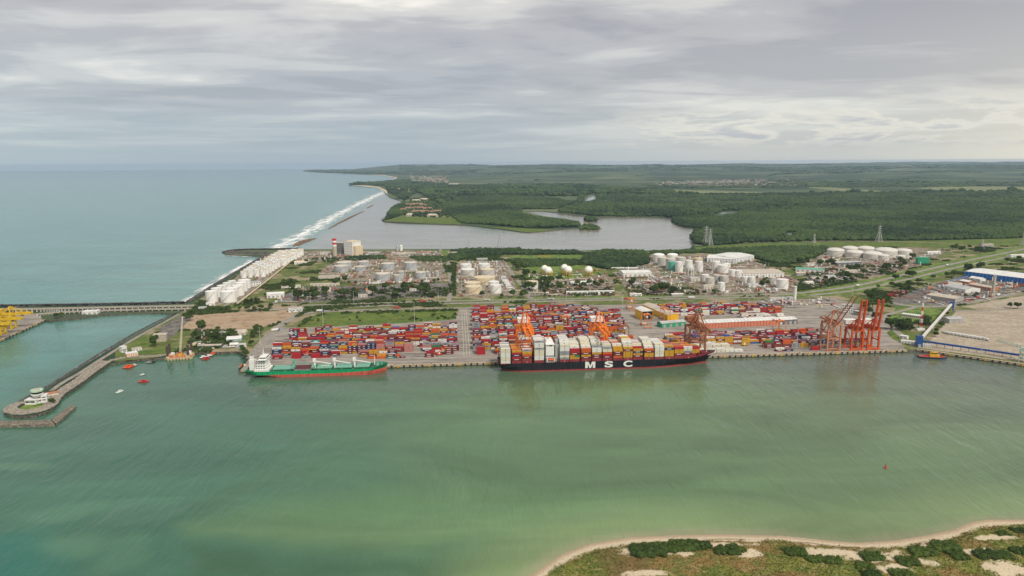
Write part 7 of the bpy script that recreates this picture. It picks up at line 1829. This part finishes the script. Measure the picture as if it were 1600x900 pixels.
# depot of dark red containers by the road and white rows beside the round treetop grove
for i, (x, y, c, k) in enumerate(((1389, 463, 'red', 0), (1389, 463, 'red', 1), (1401, 464, 'maroon', 0), (1401, 464, 'maroon', 1), (1411, 460, 'maroon', 0), (1411, 460, 'maroon', 1), (1411, 460, 'maroon', 2), (1398, 458, 'red', 0), (1398, 458, 'maroon', 1))):
    container(c, G(x, y, 3.2) + Vector((0, 0, CH * k)), R(-8), '%s container in the small depot by the coast road, tier %s' % (WORD[c], ORD[k]), 'containers in the roadside depot')
B2 = mat('canopy_blue', (.10, .17, .36), .6)
for i in range(6):
    t = thing('parasol_canopy', '%s blue canopy of the row beside the highway bank' % ordn(i), 'canopy', G(1482 + i * 5.5, 443 - i * 1.6, 3.2), R(20), 'blue canopies'); MB().add([(-3.5, -3.5, 4), (3.5, -3.5, 4), (3.5, 3.5, 4), (-3.5, 3.5, 4), (0, 0, 6.2)], [(0, 1, 4), (1, 2, 4), (2, 3, 4), (3, 0, 4)]).build('roof', B2, t); MB().beam((-3, -3, 0), (-3, -3, 4), .2).beam((3, -3, 0), (3, -3, 4), .2).beam((3, 3, 0), (3, 3, 4), .2).beam((-3, 3, 0), (-3, 3, 4), .2).build('post', M_steel, t)
for i in range(2):
    for j in range(11):
        p = G(957 + i * 21 + j * 1.7, 420 + i * .2, 3.2); trailer(p, R(60), 'white lorry in the %s diagonal row by the thick wood' % ORD[i], 'white lorries parked in diagonal rows')
for x, y, w, lab in ((1560, 452, 14, 'orange earth mover in the yard'), (1585, 450, 16, 'yellow orange machine parts in the yard'), (1452, 452, 10, 'orange machine near the red depot'), (464, 411, 8, 'bright orange gantry machine by the arched hangar')):
    p = G(x, y, 3.2); s = mpp(x, y); t = thing('excavator', lab, 'machine', p, .3)
    MB().box(-2.5, 2.5, -1.6, 1.6, .2, 1.4).build('tracks', M_rubber, t); MB().box(-2.2, 2.2, -1.4, 1.4, 1.4, 3).build('body', C_or, t); MB().box(.5, 2, -1.2, 0, 3, 4.3).build('cabin', C_or, t); MB().beam((1.8, .6, 2.5), (5, .6, 6), .7).beam((5, .6, 6), (7.5, .6, 2.4), .6).build('arm', C_or, t); MB().box(7, 8.2, 0, 1.2, 1.2, 2.4).build('bucket', M_steel, t)
    t.scale = (1.15,) * 3

# ------------------------------------------------------------------ trees one can tell apart
def grove(poly, n, where, protos=TREES, sc=(.7, 1.15), z=3.1, kind='broadleaf tree'):
    n = max(2, int(round(n * .64))); sc = (sc[0] * 1.35, sc[1] * 1.45); P = px(poly); xs = [p.x for p in P]; ys = [p.y for p in P]; k = 0; tries = 0
    while k < n and tries < n * 40:
        tries += 1; x = random.uniform(min(xs), max(xs)); y = random.uniform(min(ys), max(ys))
        if not inside(P, np.array([x]), np.array([y]))[0]: continue
        plant(protos, (x, y, z), '%s %s' % (kind, where), 'trees ' + where, random.uniform(*sc)); k += 1
grove([(575, 466), (600, 452), (690, 455), (698, 466), (640, 469)], 34, 'in the dark grove between lorry line and port road')
grove([(490, 470), (500, 459), (560, 458), (565, 468)], 14, 'on the lawn by the dark roofed gatehouse')
grove([(452, 470), (470, 463), (492, 462), (490, 471)], 9, 'in the round grove near the port road')
grove([(432, 457), (462, 440), (475, 444), (455, 456)], 12, 'in the dense clump by the orange machine')
grove([(505, 446), (555, 440), (560, 446), (510, 450)], 9, 'behind the parking shelter', sc=(.55, .85))
grove([(470, 456), (555, 454), (620, 452), (620, 456), (475, 460)], 26, 'in rows over the staff car park', PALMS, (.65, .95), kind='palm')
grove([(385, 470), (400, 462), (418, 464), (400, 478), (375, 481)], 9, 'beside the pipe road', sc=(.5, .8))
grove([(345, 486), (445, 480), (448, 484), (350, 490)], 16, 'in the hedge line along the bare ground', sc=(.4, .6))
grove([(298, 530), (300, 518), (318, 513), (368, 516), (370, 530), (340, 537), (305, 540)], 26, 'in the scrub above the small craft basin', sc=(.45, .85))
grove([(372, 553), (384, 535), (400, 520), (408, 522), (392, 548), (384, 560)], 12, 'beside the access road near the basin houses', sc=(.5, .8))
grove([(284, 500), (300, 488), (305, 497), (290, 507)], 5, 'at the causeway end of the coal pad', sc=(.5, .8)); grove([(236, 541), (243, 535), (249, 538), (245, 543)], 3, 'beside the hopper building', sc=(.6, .9))
grove([(845, 452), (850, 440), (880, 441), (890, 450), (880, 462), (850, 460)], 17, 'below the gas spheres'); grove([(895, 452), (900, 446), (950, 444), (958, 452)], 12, 'behind the long white carport', sc=(.6, .95))
grove([(812, 448), (805, 436), (835, 430), (848, 440), (842, 455), (825, 457)], 13, 'round the lone white tank'); grove([(790, 424), (800, 415), (822, 418), (818, 425)], 8, 'at the end of the tank park road'); grove([(795, 466), (800, 462), (822, 463), (820, 467)], 4, 'on the verge beside the tank park road', sc=(.6, .9)); grove([(738, 466), (745, 463), (785, 464), (785, 467)], 5, 'on the verge before the cream tanks', sc=(.45, .7))
grove([(1014, 462), (1018, 446), (1042, 446), (1046, 460), (1030, 464)], 9, 'in the big round grove by the white warehouse', sc=(.9, 1.3)); grove([(1048, 460), (1060, 450), (1068, 460)], 3, 'next to the big round grove', sc=(.6, .8)); grove([(975, 450), (985, 438), (995, 446), (985, 456)], 5, 'by the wide white warehouse', sc=(.5, .8)); grove([(1092, 462), (1096, 459), (1122, 457), (1124, 461)], 6, 'in the hedge below the cone roofed tank', sc=(.4, .6))
grove([(1255, 448), (1285, 436), (1310, 430), (1330, 420), (1380, 414), (1425, 404), (1430, 410), (1390, 428), (1340, 442), (1280, 452)], 44, 'in the highway industrial strip', sc=(.6, 1.0)); grove([(1235, 415), (1260, 410), (1320, 412), (1320, 418), (1260, 416)], 14, 'behind the green roofed shed')
grove([(1346, 480), (1350, 470), (1380, 462), (1388, 470), (1378, 485), (1370, 510), (1352, 492)], 22, 'in the tall group behind the red orange cranes', sc=(.8, 1.2)); grove([(1390, 520), (1395, 505), (1440, 505), (1462, 514), (1440, 516), (1405, 524)], 16, 'in the clump between the low office and lattice mast', sc=(.7, 1.05))
grove([(1318, 465), (1340, 455), (1410, 445), (1470, 432), (1500, 425), (1500, 431), (1430, 452), (1340, 470)], 34, 'along the lower highway bank', sc=(.5, .9)); grove([(1395, 440), (1402, 434), (1430, 428), (1432, 434)], 8, 'on the highway median', sc=(.6, .9)); grove([(1478, 395), (1490, 388), (1560, 392), (1555, 398)], 14, 'in the dark wood by the highway', sc=(.8, 1.2)); grove([(1505, 428), (1512, 422), (1535, 417), (1537, 421)], 8, 'behind the blue warehouse'); grove([(1558, 413), (1575, 407), (1600, 400), (1600, 410)], 8, 'by the highway bridge', sc=(.6, .9))
grove([(1455, 530), (1480, 492), (1488, 489), (1462, 528)], 10, 'in the green strip below the white conveyor', sc=(.35, .55)); grove([(1500, 466), (1530, 460), (1534, 464), (1505, 470)], 6, 'beside the grey gabled workshop', sc=(.4, .6)); grove([(1565, 484), (1568, 481), (1595, 482), (1595, 485)], 3, 'alone on the sandy ground beyond the apron', sc=(.5, .7))
grove([(702, 466), (703, 430), (707, 410), (712, 412), (711, 440), (712, 466)], 13, 'in the line along the tank park fence', sc=(.4, .6)); grove([(640, 440), (690, 436), (698, 441), (650, 445)], 6, 'near the pump rows', sc=(.4, .6)); grove([(480, 404), (500, 402), (500, 410), (478, 412)], 6, 'around the arched hangar', sc=(.5, .8)); grove([(1178, 448), (1195, 442), (1208, 446), (1195, 454)], 6, 'by the flat white tank', sc=(.5, .8)); grove([(86, 499), (92, 494), (98, 497)], 3, 'on the causeway bank', sc=(.5, .7)); grove([(72, 640), (80, 625), (88, 624), (84, 634)], 4, 'beside the control tower', sc=(.25, .4))

# ------------------------------------------------------------------ undergrowth and pipework: too many and too small to count
def undergrowth():
    est = px([(290, 490), (300, 478), (322, 462), (400, 412), (470, 394), (700, 393), (1015, 396), (1100, 392), (1300, 388), (1600, 382), (1700, 440), (1500, 478), (1430, 500), (1420, 540), (1390, 525), (1370, 470), (1250, 462), (960, 470), (720, 478), (480, 488), (440, 512), (398, 545), (380, 552), (290, 550), (230, 558), (190, 560), (225, 525)])
    x, y = scatter_poly(est, 4.2)
    k = np.ones(x.size, bool)
    for p in PAVED: k &= ~inside(p, x, y)
    k &= fbm(x, y, 55, 4, 61) > .56
    x, y = x[k], y[k]; s = rng.uniform(1.2, 3.2, x.size) * (.7 + .8 * fbm(x, y, 90, 3, 62))
    instancer('undergrowth', np.stack([x, y, 3.1 + s * .3], 1), s, LEAFY, 'low bushes and undergrowth over the port land', 'bushes')
    gx = []; 
    for poly, st, lim in ((px([(466, 511), (478, 497), (505, 489), (711, 484), (713, 486), (510, 491), (484, 498), (475, 508)]), 4, .45), (px([(478, 501), (520, 492), (712, 487), (713, 498), (600, 506)]), 7, .66), (px([(300, 519), (370, 515), (372, 530), (345, 540), (290, 545)]), 5, .42), (px([(420, 486), (345, 490), (300, 493), (300, 490), (350, 487), (420, 483)]), 4, .4), (px([(712, 412), (712, 462), (708, 462), (706, 412)]), 4, .3), (px([(815, 425), (850, 440), (960, 444), (960, 462), (830, 464)]), 6, .5), (px([(975, 450), (1000, 446), (1090, 450), (1092, 462), (985, 462)]), 6, .5), (px([(1250, 424), (1380, 412), (1430, 404), (1400, 428), (1270, 450)]), 6, .5), (px([(470, 472), (475, 455), (560, 452), (700, 450), (700, 464), (560, 471)]), 6, .55)):
        a, b = scatter_poly(poly, st); m = fbm(a, b, 24, 3, 66) > lim; gx.append(np.stack([a[m], b[m]], 1))
    g = np.concatenate(gx); s = rng.uniform(1.4, 3.6, len(g))
    instancer('undergrowth', np.stack([g[:, 0], g[:, 1], 3.2 + s * .3], 1), s, LEAFY, 'bushes and hedges between yards and tanks', 'bushes')
undergrowth()
def pipework():
    rr = random.Random(9); mats = [mat('pipe_rust', (.27, .12, .07), .7), mat('pipe_grey', (.34, .34, .33), .5), B_white, B_cream, mat('plant_dark', (.06, .06, .06), .7), T_C, B_red]
    pads = [([(345, 470), (378, 425), (420, 399), (465, 393), (430, 425), (395, 455), (372, 475)], 60), ([(500, 430), (528, 406), (690, 404), (700, 440), (560, 444), (520, 436)], 330), ([(713, 420), (716, 410), (788, 408), (810, 461), (713, 463)], 240), ([(815, 427), (940, 420), (958, 440), (958, 462), (830, 463)], 170), ([(962, 430), (1010, 402), (1100, 400), (1180, 408), (1248, 440), (1238, 457), (1100, 461), (987, 459)], 620), ([(1252, 424), (1286, 398), (1420, 404), (1478, 393), (1440, 414), (1380, 428), (1272, 448)], 330), ([(440, 402), (480, 395), (690, 393), (698, 401), (560, 403), (470, 411)], 240), ([(1392, 472), (1440, 452), (1500, 436), (1690, 440), (1600, 454), (1500, 476)], 230), ([(410, 478), (475, 450), (540, 450), (470, 472)], 70), ([(300, 520), (372, 514), (384, 535), (370, 548), (300, 548)], 40), ([(1185, 468), (1245, 470), (1300, 468), (1320, 480), (1240, 482), (1200, 486)], 60)]
    mb = MB()
    for poly, n in pads:
        P = px(poly); xs = [p.x for p in P]; ys = [p.y for p in P]; k = 0; tr = 0
        while k < n and tr < n * 20:
            tr += 1; x = rr.uniform(min(xs), max(xs)); y = rr.uniform(min(ys), max(ys))
            if not inside(P, np.array([x]), np.array([y]))[0] or any((x - a) ** 2 + (y - b) ** 2 < (r + 2.5) ** 2 for a, b, r in TANKS): continue
            k += 1; t = rr.random(); a = QA + (0 if rr.random() < .5 else math.pi / 2) + rr.uniform(-.04, .04); m = rr.choice((0, 0, 1, 1, 2, 2, 3, 4, 5, 6))
            if t < .45:
                L_ = rr.uniform(10, 38); z = rr.uniform(3.4, 6)
                for o in range(rr.choice((1, 2, 3))):
                    dx, dy = math.cos(a) * L_ / 2, math.sin(a) * L_ / 2; ox, oy = -math.sin(a) * 1.3 * o, math.cos(a) * 1.3 * o
                    if any((x + ox + s * dx - q) ** 2 + (y + oy + s * dy - w) ** 2 < (r + .6) ** 2 for q, w, r in TANKS for s in (-1, -.5, .5, 1)): continue
                    mb.beam((x + ox - dx, y + oy - dy, z), (x + ox + dx, y + oy + dy, z), .7, .7, m)
            elif t < .82: mb.rbox(x, y, 3.1, rr.uniform(2, 7), rr.uniform(2, 4.5), rr.uniform(1, 4), a, m)
            elif t < .93: mb.tube((x, y, 3.1), (x, y, 3.1 + rr.uniform(3, 9)), rr.uniform(.8, 1.8), 10, mi=rr.choice((1, 2, 2, 3)))
            else: mb.beam((x, y, 3.1), (x, y, rr.uniform(10, 18)), .5, .5, rr.choice((0, 1, 2)))
    tag(mb.build('pipework', mats), 'pipes, pumps and small plant spread over the tank farms', 'pipework', kind='stuff')
    wl = MB()        # low bund walls
    for poly in ([(498, 428), (528, 406), (552, 406), (549, 427)], [(553, 427), (559, 406), (580, 406), (575, 427)], [(590, 424), (593, 408), (622, 408), (624, 424)], [(626, 424), (627, 407), (658, 407), (660, 424)], [(582, 440), (584, 426), (640, 425), (642, 441)], [(716, 432), (717, 410), (776, 409), (786, 431)], [(720, 461), (722, 433), (787, 432), (800, 460)], [(1014, 426), (1018, 398), (1100, 398), (1102, 426)], [(1106, 428), (1108, 410), (1142, 410), (1165, 435)], [(1288, 409), (1286, 392), (1420, 388), (1430, 408)]):
        P = px(poly)
        for i in range(4): a, b = P[i], P[(i + 1) % 4]; wl.beam((a.x, a.y, 3.9), (b.x, b.y, 3.9), .8, 1.8)
    tag(wl.build('bund_walls', B_conc), 'low pale bund walls round the tank groups', 'walls', kind='stuff')
pipework()
